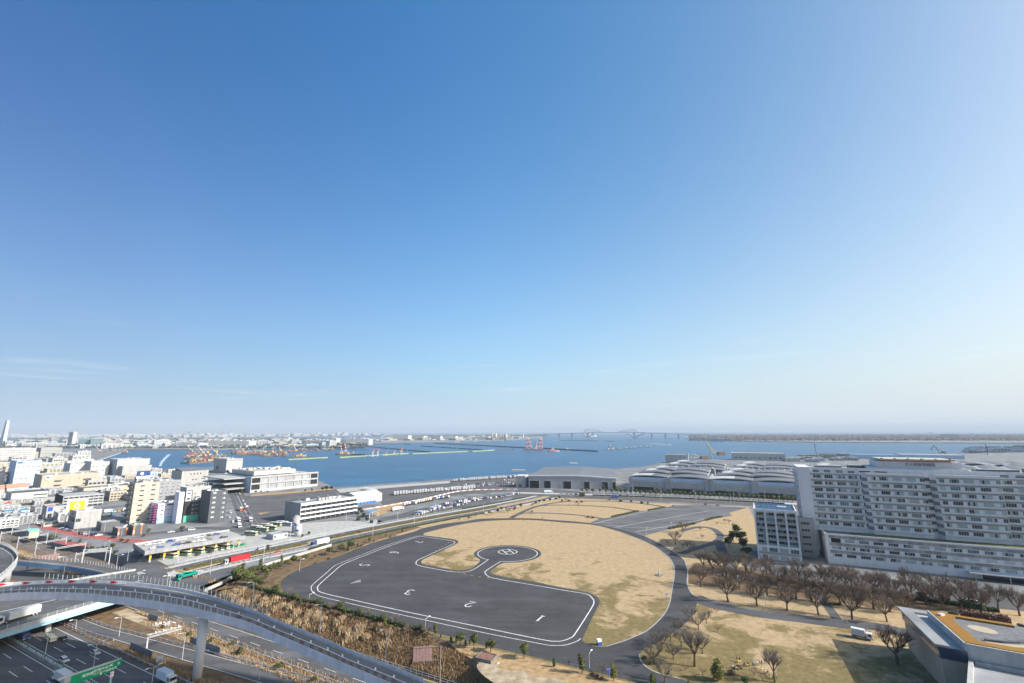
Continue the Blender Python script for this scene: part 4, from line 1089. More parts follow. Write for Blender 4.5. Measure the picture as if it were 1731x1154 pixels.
panel(r, 0, w, h*0.55, h*0.66, YELSTRIPE, 'stripe'); panel(r, 0, w, h*0.28, h*0.34, YELSTRIPE, 'stripe')
r, w, h = bld('cream_office_tower', 'tall cream tower with paired windows and a blue rooftop sign', (228.8,815.6), 271, 884, depth=16, wall=W_CREAM, roof=ROOF_L, floors=0, units=3)
fl = h/8.2
for k in range(8):
 panel(r, 0.2, w-0.2, k*fl+fl*0.98, k*fl+fl*1.1, W_LGREY, 'floor_ledge', -0.25, 0.25)
 for i in range(2):
  window(r, w*(0.22+0.45*i), 0, k*fl+1.4, w*0.18, 1.3, [GL_D, GL_D], STEEL)
 mb = MB(); mb.box(-1.6, 0, 2, 14, k*fl+1.0, k*fl+2.3, STEEL_D); mb.build('side_gallery', r)
mb = MB();
for x in (2.0, w*0.5): mb.box(x, x+0.3, 4, 4.3, h-0.8, h+3.5, STEEL)
mb.build('sign_frame', r)
panel(r, 1.2, w*0.6, h+3.4, h+5.2, SIGN_WHITE, 'sign_base', 3.8, 0.7); panel(r, 1.2, w*0.6, h+5.2, h+9.6, SIGN_NAVY, 'sign', 3.8, 0.7)
mb = MB(); mb.tube((w*.27,3.75,h+7.4),(w*.27,3.7,h+7.4),1.2,1.2,16,SIGN_WHITE); mb.build('sign_emblem', r)
bld('grey_office_block', 'mid grey office block with rows of dark windows behind the cream tower', (271,812), 306, 848, depth=25, wall=W_GREY, floors=6, cols=4, ww=2.2, wh=1.2, units=3)
r, w, h = bld('white_round_vent_tower', 'tall plain white warehouse tower with small round vents', (308,796), 353, 826, depth=38, wall=W_WHITE, roof=ROOF_L, units=3)
for fx, fz in ((.34,.82),(.46,.82),(.58,.83),(.70,.83),(.44,.5),(.55,.5),(.78,.52),(.87,.52),(.75,.2),(.84,.2)):
 mb = MB(); mb.tube((w*fx,-0.1,h*fz),(w*fx,0,h*fz),0.9,0.9,10,GL_D); mb.build('round_vent', r)
mb = MB(); mb.add([(1,1,h),(w-1,1,h),(w-3,36,h+3),(3,36,h+3)], [(0,1,2,3)], ROOF_M); mb.add([(1,1,h),(3,36,h+3),(3,36,h)], [(0,1,2)], ROOF_M); mb.add([(w-1,1,h),(w-3,36,h),(w-3,36,h+3)], [(0,1,2)], ROOF_M); mb.add([(3,36,h),(3,36,h+3),(w-3,36,h+3),(w-3,36,h)], [(0,1,2,3)], ROOF_M); mb.build('sloping_roof', r)
r, w, h = bld('white_low_block', 'low white block with an open roof pergola between the towers', (316,823), 357, 850, depth=18, wall=W_WHITE, floors=2, cols=4, ww=1.6, units=3)
mb = MB()
for i in range(5): mb.box(w*.5+i*w*.1, w*.5+i*w*.1+.3, 2, 12, h+2.6, h+3.0, W_METAL); mb.box(w*.5+i*w*.1, w*.5+i*w*.1+.3, 2, 2.3, h, h+2.6, W_METAL)
mb.build('pergola', r)
# lavender block with shutters
r, w, h = bld('lavender_block', 'lavender walled block with aqua garage shutters and magenta side stair', (268,850.5), 304, 884, depth=20, wall=W_LAV, roof=ROOF_L, units=3)
for k in range(4):
 for fx in (0.14, 0.42, 0.76):
  if fx == 0.42: panel(r, w*fx, w*fx+3, 6+k*3.6+0.4, 6+k*3.6+1.0, W_LGREY, 'vent'); continue
  window(r, w*fx, 0, 6.0+k*3.6, 1.9, 1.2, [GL_D, GL_D], STEEL)
panel(r, w*0.4, w*0.72, h-2.0, h-1.0, LETTER_D, 'sign')
panel(r, 0, w*1.0, 0, 5.0, AQUA, 'shutter_base', -1.0, 1.0)
for i in range(3): panel(r, w*(0.07+i*.31), w*(0.07+i*.31)+w*.23, 0.4, 4.0, W_BLUEG, 'garage_shutter', -1.1, 0.1)
mb = MB()
for k in range(7): mb.box(-2.2, 0, 1, 9, 1+k*h/8, 1.9+k*h/8, MAGENTA)
mb.build('side_stair', r)
r, w, h = bld('lavender_fin_block', 'narrow tall lavender fin wall right of the lavender block', (304,831), 312.5, 884, depth=10, wall=W_LAV, units=0)
r, w, h = bld('charcoal_block', 'charcoal block with green shutters below and white sign boxes', (312.6,847), 356, 882, depth=18, wall=W_DARK, roof=ROOF_L, units=4)
for k in range(5):
 for fx in (0.30, 0.62): window(r, w*fx, 0, 6+k*3.3, 2.0, 1.3, [GL_C, GL_D], STEEL)
 panel(r, w*0.42, w*0.55, 6.4+k*3.3, 7.0+k*3.3, W_GREY, 'vent')
panel(r, 0, w*1.0, 0, 5.2, SEAGREEN, 'shutter_base', -1.0, 1.0)
for i in range(4): panel(r, w*(0.04+i*.24), w*(0.04+i*.24)+w*.19, 0.4, 4.2, SEAGREEN, 'garage_shutter', -1.12, 0.1)
panel(r, w*.02, w*.22, h+0.3, h+4.2, SIGN_WHITE, 'sign'); panel(r, w*.02, w*.22, h+4.8, h+8.4, SIGN_WHITE, 'sign')
panel(r, w*.06, w*.18, h+1.2, h+3.2, LETTER_D, 'sign_mark', -0.2, 0.06); panel(r, w*.05, w*.19, h+6.0, h+7.2, SIGN_BLUE, 'sign_mark', -0.2, 0.06)
panel(r, 0, w*.26, 0.5, h+9, W_DARK, 'sign_pylon', 0.0, 1.2)
r, w, h = bld('charcoal_tower', 'dark charcoal tower at the street corner with few pale windows', (357,829.5), 385.5, 884, depth=20, wall=W_DARK, roof=ROOF_L, units=3)
for k in range(6):
 window(r, w*0.14, 0, 4+k*h/6.6, 2.4, 1.4, [GL_C, GL_C], STEEL)
 window(r, w*0.70, 0, 3+k*h/6.6, 2.4, 1.4, [GL_B, GL_C], STEEL)
# dealership with white front
r, w, h = bld('white_showroom', 'white showroom with grey flank and dark strip windows beside parked cars', (129.5,863.5), 173, 893.5, depth=24, wall=W_WHITE, roof=ROOF_L, units=5)
window(r, w*.02, 0, h*.38, w*.2, h*.2, [GL_D]*3, STEEL)
panel(r, w*.55, w*.56, 0, h, W_LGREY, 'wall_joint')
mb = MB(); mb.box(-0.12, 0, 0.3, 23, 0.1, h-0.1, W_GREY); mb.build('grey_flank', r)
mb = MB(); mb.box(-0.25, -0.12, 2, 22, h*.38, h*.62, GL_D); mb.build('flank_glazing', r)
mb = MB(); mb.box(-0.25, -0.12, 8, 13, h*.76, h*.84, LETTER_D); mb.build('flank_lettering', r)
r, w, h = bld('blue_sign_showroom', 'small white showroom with a bright blue square on its fascia', (80,855.5), 104, 877, depth=20, wall=W_WHITE, roof=ROOF_T, units=0)
panel(r, w*.08, w*.42, h*.62, h*.95, SIGN_BLUE, 'sign'); window(r, w*.12, 0, h*.1, w*.3, h*.34, [GL_D]*2, W_METAL); window(r, w*.52, 0, h*.1, w*.34, h*.34, [GL_D]*2, W_METAL)
# parking deck and yellow emblem sign
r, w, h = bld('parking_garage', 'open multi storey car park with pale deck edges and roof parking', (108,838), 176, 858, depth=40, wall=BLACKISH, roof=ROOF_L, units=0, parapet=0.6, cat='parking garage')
for k in range(4): panel(r, -0.3, w+0.3, k*h/4+h/4-1.5, k*h/4+h/4, W_LGREY, 'deck_edge', -0.5, 0.5)
for i in range(9): panel(r, i*w/8-0.3, i*w/8+0.3, 0, h, W_LGREY, 'column', -0.3, 0.3)
sg = thing('yellow_emblem_sign', 'white rooftop board with yellow square and silver diamond emblem', 'sign', g(110,872,8), BRZ)
mb = MB(); mb.box(0, 12.5, 0, 0.6, 0.6, 12.5, SIGN_WHITE); mb.build('board', sg)
panel(sg, 1.6, 11.2, 3.6, 11.4, SIGN_YEL, 'yellow_square');
mb = MB()
for s0, s1 in ((1.0, -0.3),):
 o_ = [(6.4,-0.2,10.6),(8.6,-0.2,7.6),(6.4,-0.2,4.6),(4.2,-0.2,7.6)]; i_ = [(6.4,-0.2,9.2),(7.5,-0.2,7.6),(6.4,-0.2,6.0),(5.3,-0.2,7.6)]
 mb.add(o_+i_, [(0,4,5,1),(1,5,6,2),(2,6,7,3),(3,7,4,0)], STEEL)
mb.build('diamond_emblem', sg)
mb = MB()
for x in (1, 11): mb.bar((x,1.5,-8), (x,0.4,6), 0.4, STEEL)
mb.build('sign_frame', sg)
text_obj('RENAULT', 1.2, LETTER_D, sg, (3.3, -0.15, 3.9), (R(90),0,0))
# truck dealer with ramp
r, w, h = bld('truck_dealer', 'white truck dealer building with sloping roof parking ramp', (20,833), 82, 848, depth=40, wall=W_WHITE, roof=A_LOT, floors=2, cols=4, ww=3.4, wh=1.6, units=0, xr=(0.6,0.98))
p = g(-2, 850, 4); dl = thing('fuso_sign_wall', 'white sign wall with black capital letters in front of the truck dealer', 'sign', (p.x, p.y, 0), BRZ)
mb = MB(); mb.box(0, 62, 0, 1, 2.0, 6.2, W_WHITE); mb.build('wall', dl)
mb = MB(); mb.add([(40,-0.02,6.2),(62,-0.02,6.2),(95,-0.02,12.5),(95,-0.02,14.5),(60,-0.02,8.2)], [(0,1,2,3,4)], W_WHITE); mb.build('ramp_side', dl)
text_obj('FUSO', 5.2, LETTER_D, dl, (12, -0.15, 2.3), (R(90),0,0))
mb = MB(); mb.add([(3,-.1,2.4),(5.5,-.1,2.4),(6.7,-.1,4.2),(4.2,-.1,4.2),(9.5,-.1,2.4),(7,-.1,2.4),(5.8,-.1,4.2)], [(0,1,2,3)], SIGN_RED); mb.add([(6.7,-.1,4.2),(9.2,-.1,4.2),(10.2,-.1,2.4),(7.7,-.1,2.4)], [(0,3,2,1)], SIGN_RED); mb.add([(5.45,-.1,4.3),(7.95,-.1,4.3),(6.7,-.1,6.0)], [(0,1,2)], SIGN_RED); mb.build('emblem', dl)
bld('long_beige_shed', 'long low beige shed along the street at the far left edge', (12,860), 92, 866, depth=14, wall=W_TAN, roof=ROOF_G, floors=1, cols=6, ww=1.2, wh=1.0, z_first=3.5, units=0, parapet=0.3)
bld('low_store', 'small low cream store below the blue sign showroom', (74,884), 100, 890, depth=12, wall=W_CREAM, roof=ROOF_L, floors=1, cols=4, ww=2, wh=1.6, units=1, parapet=0.3)
for i, (x, y, x2, yb) in enumerate(((-6,826,12,832),(12,824,30,831),(30,822,49,829))):
 r, w, h = bld('red_roof_shed', '%s of the small white sheds with red brown gable roofs' % ordinal(i+1), (x,y), x2, yb+6, depth=18, wall=W_WHITE, roof=ROOF_T, units=0, parapet=0.2)
 mb = MB(); mb.add([(-.5,-.5,h),(w+.5,-.5,h),(w+.5,18.5,h),(-.5,18.5,h),(-.5,9,h+4),(w+.5,9,h+4)], [(0,1,5,4),(2,3,4,5),(1,2,5),(3,0,4)], ROOF_T); mb.build('gable_roof', r)
# logistics centre and further large white blocks
bld('white_logistics_block', 'long white logistics block with dark right end at the left horizon', (-40,758), 62, 779, depth=90, wall=W_WHITE, roof=ROOF_L, floors=5, cols=9, ww=9, wh=1.0, units=8)
bld('white_logistics_annex', 'paler white annex right of the long logistics block', (70,756), 106, 772, depth=80, wall=W_WHITE, roof=ROOF_L, floors=3, cols=6, ww=6, wh=1.0, units=5)
r, w, h = bld('cold_store', 'white and grey ribbed cold store tower beside the ramped logistics centre', (383.7,774.5), 411, 799, depth=55, wall=W_WHITE, roof=ROOF_L, units=3)
for i in range(4): panel(r, w*i/4+0.2, w*i/4+0.7, 0, h-1, W_LGREY, 'wall_rib')
panel(r, 0, w, h-3.4, h-2.4, STEEL_D, 'dark_band')
# ramped logistics centre with open decks
r, w, h = bld('ramped_logistics_centre', 'pale logistics centre with two storeys of open framed truck decks', (425,805), 537, 832, depth=85, wall=W_BLUEG, roof=ROOF_L, units=0, parapet=1.0)
lc_root, lc_w, lc_h = r, w, h
for k in range(2):
 z0 = h*(0.14+0.42*k)
 panel(r, -0.4, w+0.4, z0-1.2 if k else 0, z0+0.6, W_LGREY, 'deck_edge', -1.2, 1.2)
 for i in range(8):
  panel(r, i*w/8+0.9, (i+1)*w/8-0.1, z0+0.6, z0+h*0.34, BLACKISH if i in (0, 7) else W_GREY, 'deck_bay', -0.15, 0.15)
for i in range(9): panel(r, i*w/8-0.3, i*w/8+0.7, 0, h, W_LGREY, 'column', -1.0, 1.0)
panel(r, -0.4, w+0.4, h-1.8, h+0.3, W_LGREY, 'roof_edge', -1.2, 1.2)
mb = MB(); mb.box(w*.1, w*.72, 14, 80, h, h+5.5, W_WHITE, ROOF_L, False); mb.build('upper_storey', r)
for i in range(26):
 x = brng.uniform(.12,.66)*w; y = brng.uniform(16,72)
 mb = MB(); mb.box(x, x+brng.uniform(2,7), y, y+brng.uniform(2,6), h+5.5, h+5.5+brng.uniform(1,2.6), brng.choice((W_LGREY, W_METAL, W_TAN, STEEL, W_CREAM)), None, False); mb.build('rooftop_unit', r)
# ramp drum at the left side of the logistics centre
mb = MB()
for k in range(3): mb.box(-26, 0, 8+k*3, 80, 5+k*6.0, 6.2+k*6.0, W_LGREY, CONC)
mb.build('ramp', r)
# four storey office with ribbon balconies
r, w, h = bld('ribbon_office', 'four storey grey office with white ribbon balconies and blank grey end wall', (508.4,850.5), 603, 883, depth=24, wall=GL_D, roof=ROOF_G, units=8, parapet=0.5)
for k in range(4):
 z = k*(h-1)/4+2.9
 panel(r, -0.5, w+0.5, z, z+1.15, W_LILAC, 'balcony_band', -1.6, 1.6)
 for i in range(12):
  panel(r, i*w/11.5, i*w/11.5+0.25, z-2.0, z, W_LGREY, 'mullion', -0.2, 0.2)
panel(r, -0.6, w+0.6, h-0.6, h+0.3, W_LILAC, 'roof_edge', -1.8, 1.8)
mb = MB(); mb.box(-0.6, 0, -1.2, 24.3, 0, h+0.6, W_GREY); mb.build('end_wall', r)
for k in range(4):
 window(r, -0.6, 16, 2.4+k*(h-1)/4, 1.3, 1.6, [GL_D], STEEL, rz=-math.pi/2)
for i in range(5):
 mb = MB(); mb.box(w*.34+i*3.4, w*.34+i*3.4+2.6, 4, 7, h, h+2.2, W_WHITE); mb.build('rooftop_unit', r)
of_root = r
r, w, h = bld('white_tent_warehouse', 'plain white fabric warehouse right of the ribbon office', (601,838), 646, 852, depth=24, wall=W_WHITE, roof=ROOF_W, units=0, parapet=0.2)
mb = MB(); mb.add([(0,0,h),(w,0,h),(w,24,h),(0,24,h),(0,12,h+3),(w,12,h+3)], [(0,1,5,4),(2,3,4,5),(1,2,5),(3,0,4)], ROOF_W); mb.build('ridge_roof', r)
TARP = M('blue_tarpaulin', (0.04, 0.15, 0.45), var=0.15, scale=0.8)
for i in range(6):
 mb = MB(); a = i*4.2; mb.add([(a,-4,0),(a+3.6,-4,0),(a+3.6,-1,0),(a,-1,0),(a+.5,-3.2,1.8),(a+3,-3.4,1.6),(a+3.1,-1.5,1.9),(a+.6,-1.6,1.6)], [(0,1,5,4),(1,2,6,5),(2,3,7,6),(3,0,4,7),(4,5,6,7)], TARP)
 t = mb.build('tarpaulin_pile', None); c, s = math.cos(BRZ), math.sin(BRZ)
 t.location = r.location; t.rotation_euler = r.rotation_euler
 tag(t, '%s blue tarpaulin pile along the foot of the white fabric warehouse' % ordinal(i+1), 'tarpaulin', 'blue tarpaulin piles')
# bus depot: raised parking deck
PD = g(246, 932, 6.5); PD.z = 0
DRZ2 = math.atan2((g(415,905,6.5)-g(246,932,6.5)).y, (g(415,905,6.5)-g(246,932,6.5)).x)
dep = thing('raised_parking_deck', 'long raised concrete car deck sheltering buses below', 'parking deck', PD, DRZ2)
DPL = lx(PD, DRZ2, 415, 0, 6.5); DPD = 30.0
mb = MB(); mb.box(0, DPL, 0, DPD, 5.0, 5.9, CONC, CONC); mb.build('deck', dep)
mb = MB(); mb.box(-0.3, DPL, -0.3, 0.1, 4.8, 7.0, W_GREY); mb.build('front_parapet', dep)
mb = MB(); mb.box(-0.3, 0.1, 0.1, DPD, 4.8, 7.0, W_GREY); mb.build('end_parapet', dep)
mb = MB(); mb.box(0, DPL, DPD-0.4, DPD, 5.9, 7.0, W_LGREY); mb.build('back_parapet', dep)
nb = 8
for i in range(nb):
 x = 3 + i*(DPL-6)/(nb-1)
 for y in (2, 15, 27):
  mb = MB(); mb.box(x-0.4, x+0.4, y-0.4, y+0.4, 0, 5.0, CONC); mb.build('column', dep)
 mb = MB(); mb.box(x-0.5, x+0.5, 1.4, 1.6, 1.8, 4.0, SIGN_YEL); mb.build('bay_number_board', dep)
mb = MB(); mb.box(0, DPL, DPD-1, DPD-0.6, 0, 5.0, W_GREY); mb.build('rear_wall', dep)
# depot hut, silo tanks
r, w, h = bld('depot_hut', 'small flat grey hut beside the depot yard fence', (462,903), 487, 912, depth=10, wall=W_LGREY, roof=ROOF_G, units=0, parapet=0.3, floors=1, cols=2, z_first=1.2)
for i, (px, pt, pb, rr) in enumerate(((499,870,899,2.6),(503.5,884.5,905,2.4))):
 p = g(px, pb); hh = height_at(p, pt)
 sl = thing('storage_silo', 'tall white storage silo with blue mark beside the ribbon office' if i == 0 else 'shorter white storage silo in front of the tall one', 'silo', p)
 mb = MB(); mb.tube((0,0,0), (0,0,hh-1), rr, rr, 20, W_WHITE); mb.tube((0,0,hh-1), (0,0,hh), rr, rr*.45, 20, W_WHITE); mb.build('tank', sl, smooth=True)
 mb = MB(); mb.box(-rr*.5, rr*.5, -rr-0.05, -rr+0.3, hh*.45, hh*.58, SIGN_BLUE); mb.build('mark', sl)
 mb = MB(); mb.bar((rr+.1,-.3,0),(rr+.1,-.3,hh),.12,STEEL); mb.bar((rr+.1,.3,0),(rr+.1,.3,hh),.12,STEEL); mb.build('ladder', sl)
# teal roofed rail hut
p = g(50, 910, 0)
r, w, h = bld('rail_hut', 'small beige rail hut with flat teal roof beside the tracks', (50,897.5), 67, 909.5, depth=12, wall=W_CREAM, roof=TEAL, units=0, parapet=0.25)
mb = MB(); mb.box(-.5, w+.5, -.5, 12.5, h, h+.35, TEAL); mb.build('roof', r)
mb = MB(); mb.box(-0.1, 0, .2, 11.8, .1, h-.1, W_GREY); mb.build('grey_flank', r)
# gas station: orange canopies
for i, (tl, x2, yb) in enumerate((((200,893),225,905),((226,888),250,904))):
 r, w, h = bld('service_station', ('left' if i == 0 else 'right') + ' dark service station block with orange fascia below the cream tower', tl, x2, yb, depth=14, wall=W_DARK, roof=ROOF_L, units=2, parapet=0.3)
 panel(r, 0, w*.12, 0, h, SIGN_ORANGE, 'orange_pillar'); panel(r, w*.55, w*.62, 0, h, SIGN_ORANGE, 'orange_pillar')
 panel(r, w*.02, w*.10, h*.2, h*.5, SIGN_WHITE, 'sign', -.2, .06)
r, w, h = bld('truck_shelter', 'curved grey vehicle shelter beside the white showroom', (172,883), 203, 897, depth=14, wall=STEEL_D, roof=ROOF_L, units=0, parapet=0.3)
# pavilion canopy by the parking lot
p = g(627, 872); pv = thing('gate_pavilion', 'small blue grey canopy roof on four posts by the parking lot gate', 'pavilion', p, BRZ)
mb = MB(); mb.box(-5.5,5.5,-5,5,4.4,4.9,ROOF_B); mb.build('canopy', pv)
for sx in (-4.5,4.5):
 for sy in (-4,4):
  mb = MB(); mb.box(sx-.2,sx+.2,sy-.2,sy+.2,0,4.4,W_METAL); mb.build('post', pv)
# quay side: tower, sheds
r, w, h = bld('quay_tower', 'white quay tower with tan flat roof beyond the arched halls', (1124,767), 1160, 781, depth=22, wall=W_WHITE, roof=M('tan_roofing', (0.52,0.37,0.24), var=.1, scale=.2), rz=ERZ, floors=3, cols=5, ww=2, wh=1.4, units=0, parapet=0.3)
mb = MB(); mb.box(w, w+4, 2, 8, 0, h+3, W_WHITE); mb.build('stair_shaft', r)
r, w, h = bld('long_quay_shed', 'long white quay shed with grey roof at the water edge', (1236,764), 1327, 776, depth=50, wall=W_WHITE, roof=ROOF_W, rz=ERZ, floors=1, cols=10, ww=7, wh=3, z_first=5, units=1, weights=(.2,.5,.3))
bld('blue_roof_shed', 'wide shed with blue roof right of the crane on the quay', (1438,767), 1520, 774, depth=60, wall=W_BLUEG, roof=ROOF_B, rz=ERZ, floors=1, cols=8, units=0, parapet=0.2)
bld('grey_roof_shed', 'wide pale roofed shed right of the blue roof shed', (1522,767), 1630, 773, depth=60, wall=W_BLUEG, roof=ROOF_L, rz=ERZ, units=0, parapet=0.2)
bld('low_quay_block', 'low white block on the quay left of the blue roof shed', (1330,773), 1352, 779, depth=25, wall=W_WHITE, rz=ERZ, floors=1, cols=4, units=1)
bld('low_quay_office', 'low grey office on the quay behind the halls', (1362,775), 1385, 780, depth=25, wall=W_LGREY, rz=ERZ, floors=1, cols=4, units=1)
# tower added out of the picture on the right to cast the motorway shadow
r = thing('added_shade_tower', 'unseen pale tower added right of the viewpoint to shade the motorway', 'tower', (139, 65, 0), math.atan2(-0.31, 0.95))
mb = MB(); mb.box(0, 34, 0, 42, 0, 226, W_LGREY, ROOF_G, False); mb.build('wall', r)
for k in range(54):
 mb = MB(); mb.box(-0.8, 34.8, -0.8, 42.8, 3+k*4.1, 3.5+k*4.1, W_LILAC); mb.build('balcony_band', r)

# ------------------------------------------------------------------ city infill: repeated block types
def block_variant(k):
 rr = random.Random(100+k); mb = MB()
 wall = (W_WHITE, W_LGREY, W_CREAM, W_WHITE, W_TAN, W_BLUEG, W_WHITE, W_GREY)[k % 8]
 roof = (ROOF_L, ROOF_G, ROOF_L, ROOF_W, ROOF_G, ROOF_B, ROOF_L, ROOF_G)[k % 8]
 mb.box(-.5,.5,-.5,.5,0,.9,wall,roof,False)
 t = .02
 mb.box(-.5,.5,-.5,-.5+t,.9,.96,wall); mb.box(-.5,.5,.5-t,.5,.9,.96,wall); mb.box(-.5,-.5+t,-.5+t,.5-t,.9,.96,wall); mb.box(.5-t,.5,-.5+t,.5-t,.9,.96,wall)
 nfl = 3 + k % 4
 for i in range(nfl):
  z = .1 + i*.78/nfl
  for a in range(4 + k % 3):
   n = 4 + k % 3; x = -.44 + a*.88/n
   mb.add([(x,-.502,z),(x+.62/n,-.502,z),(x+.62/n,-.502,z+.38/nfl),(x,-.502,z+.38/nfl)], [(0,1,2,3)], GL_D)
   mb.add([(.502,x,z),(.502,x+.62/n,z),(.502,x+.62/n,z+.38/nfl),(.502,x,z+.38/nfl)], [(0,1,2,3)], GL_D)
   mb.add([(-.502,x,z),(-.502,x+.62/n,z),(-.502,x+.62/n,z+.38/nfl),(-.502,x,z+.38/nfl)], [(3,2,1,0)], GL_D)
 for _ in range(3):
  a, b = rr.uniform(-.4,.25), rr.uniform(-.4,.25)
  mb.box(a,a+rr.uniform(.08,.25),b,b+rr.uniform(.08,.25),.9,rr.uniform(.98,1.15),W_LGREY,None,False)
 return mb.mesh('city_block')
VAR = [block_variant(k) for k in range(8)]
VNAME = ['white','light grey','cream','white roofed','tan','blue grey','white','dark grey']
def infill(n, xr, yr, wr, hr, where, group, rz, seed, cat='building', name='city_block', clear=True, zg=0.0):
 rr = random.Random(seed); done = []; tries = 0; made = []
 while len(done) < n and tries < n*30:
  tries += 1
  px = rr.uniform(*xr); py = rr.uniform(*(yr(px) if callable(yr) else yr))
  p = g(px, py, zg); w = rr.uniform(*wr); d = rr.uniform(*wr); h = rr.uniform(*hr)
  if rr.random() < 0.12: h *= 1.6
  rad = math.hypot(w, d)*0.42
  if clear and any((p.x-a)**2+(p.y-b)**2 < (rad+c)**2 for a, b, c in HERO): continue
  if any((p.x-a)**2+(p.y-b)**2 < (rad+c)**2*0.8 for a, b, c in done): continue
  done.append((p.x, p.y, rad))
  k = rr.choice((0,0,1,2,3,3,4,5,6,7))
  o = put(name, VAR[k], None, p, rz + rr.choice((0, math.pi/2)), (w, d, h))
  tag(o, '%s block %s' % (VNAME[k], where), cat, group); made.append(o)
 by = {}
 for o in made: by.setdefault(o['label'], []).append(o)
 for lab, os_ in by.items():
  if len(os_) > 1: rank_labels(os_, '{} ' + lab.replace(' block ', ' block from left, '))
 HERO.extend(done)
bld('left_street_block', 'white block with grey roof left of the blue grey warehouse', (-30,800), 10, 822, depth=40, wall=W_WHITE, floors=4, cols=6, units=4)
infill(36, (-40, 150), (764, 800), (16, 50), (5, 16), 'among the warehouses left of the canal', 'warehouse district blocks left of the canal', BRZ, 21)
infill(36, (150, 345), (797, 845), (10, 30), (4, 11), 'between the towers left of the cross street', 'low roofs between the towers', BRZ, 22)
infill(26, (-30, 130), (820, 890), (10, 26), (3.5, 8), 'on the crowded street at the far left', 'low roofs on the left street', BRZ, 23)
infill(95, (210, 615), lambda x: (742.5, 757.5-max(0,(x-330))*0.018), (30, 95), (6, 22), 'on the far shore across the canal', 'far shore industrial blocks', BRZ, 24, zg=-2.0)
infill(46, (-60, 215), (740.5, 757), (30, 90), (7, 26), 'on the low land at the far left', 'far left industrial blocks', BRZ, 25)
# the far skyline reads as one mass of countless roofs
def far_mass(n, xr, yr, wr, hr, seed, mb):
 rr = random.Random(seed)
 for _ in range(n):
  px = rr.uniform(*xr); p = g(px, rr.uniform(*yr(px)), -2); me = VAR[rr.choice((0,0,1,2,3,3,4,5,6,7))]
  w, d, h = rr.uniform(*wr), rr.uniform(*wr), rr.uniform(*hr)*(1.7 if rr.random() < .12 else 1); k = len(mb.v)
  c, s_ = math.cos(BRZ), math.sin(BRZ)
  mb.v += [(p.x+v.co.x*w*c-v.co.y*d*s_, p.y+v.co.x*w*s_+v.co.y*d*c, v.co.z*h) for v in me.vertices]
  ix = [mb.slot(m) for m in me.materials]
  for f in me.polygons: mb.f.append(tuple(i+k for i in f.vertices)); mb.m.append(ix[f.material_index])
mb = MB()
far_mass(430, (-60, 640), lambda x: (732.4-x*0.0032, 739-max(0, x-300)*0.012), (40, 150), (12, 40), 26, mb)
far_mass(170, (205, 600), lambda x: (741, 756-max(0,(x-330))*0.018), (18, 45), (5, 13), 36, mb)
far_mass(120, (-60, 215), lambda x: (741, 757), (20, 50), (5, 14), 37, mb)
far_mass(60, (630, 870), lambda x: (739-(x-626)*0.012, 745-(x-626)*0.014), (20, 50), (4, 10), 38, mb)
tag(mb.build('far_city_roofs'), 'hazy mass of countless small buildings along the far shore', 'city', kind='stuff')
infill(34, (626, 872), lambda x: (739-(x-626)*0.012, 745.5-(x-626)*0.014), (40, 130), (8, 22), 'on the warehouse island across the water', 'warehouse island blocks', ERZ, 27, zg=-2.0)
infill(16, (1640, 1731), (756, 763), (20, 60), (6, 12), 'on the quay right of the hospital helipad', 'right quay blocks', ERZ, 28)
infill(14, (1350, 1440), (768, 778), (14, 40), (4, 8), 'on the quay behind the hospital', 'quay blocks behind the hospital', ERZ, 29)
def tower(label, px, ytop, ybase, wpx, name='high_rise', mat=None, cat='tower', d=30):
 p = g(px, ybase, -2); hh = height_at(p, ytop); sc = (p-CAMLOC).dot(_f)/FPX; w = wpx*sc
 r = thing(name, label, cat, p, math.atan2(p.y, p.x)-math.pi/2)
 mb = MB(); mb.box(-w/2, w/2, 0, d, 0, hh, mat or W_LGREY, ROOF_L, False); mb.build('shaft', r)
 mb = MB(); mb.box(-w*.2, w*.2, d*.2, d*.8, hh, hh*1.06, W_LGREY); mb.build('plant_room', r)
 n = max(4, int(hh/9))
 for k in range(n):
  mb = MB(); mb.box(-w*.46, w*.46, -0.6, 0, 3+k*(hh-4)/n, 3+(k+.5)*(hh-4)/n, GL_B); mb.build('window_band', r)
 return r
p = g(113, 750.5, -1)
hr = [tower('', px, yt, 733.5, wp) for px, yt, wp in ((305,728.5,1.6),(310,727.5,2),(317,726.5,5),(322,726.8,3),(333,728,4),(336,728.5,3),(352,728.5,2.5),(362,729,3),(377,727,3),(405,728,4),(103,729,2),(375,728,2))]
rank_labels(hr, '{} slim hazy high rise from the left on the far skyline', 'far high rises')
# ------------------------------------------------------------------ streets and yards on the level ground
def area(name, px, mat, z):
 mb = MB(); mb.poly(G(px, z), mat); return tag(mb.build(name), kind='structure')
area('empty_parking_lot', [(408,838),(424,836),(540,828),(562,826),(600,829),(600,838),(488,856),(486,882),(446,886)], A_LOT, 0.0)
area('truck_parking_lot', [(636,886),(640,876),(700,861),(776,842),(868,832),(884,834),(760,866),(712,880),(668,889)], A_LOT, 0.0)
area('quay_apron', [(575,828),(640,821),(760,813),(850,807),(886,804),(890,826),(770,836),(690,851),(650,858),(640,842),(600,836)], A_LOT, 0.0)
area('quay_edge_strip', [(568,825.8),(640,820.2),(760,812),(760,815.5),(640,825),(575,832)], CONC, 0.04)
area('lot_verge', [(405,840),(410,838),(446,884),(486,876),(487,882),(446,890),(436,886)], STRAW, 0.03)
area('lot_verge', [(424,835),(540,826),(562,824.5),(562,827),(540,829),(424,838)], STRAW, 0.03)
area('lot_verge', [(436,866),(458,864),(440,869)], STRAW, 0.03)
area('depot_yard', [(232,948),(246,935),(420,905),(470,886),(560,880),(640,878),(670,889),(600,905),(500,911),(283,954)], CONC, 0.0)
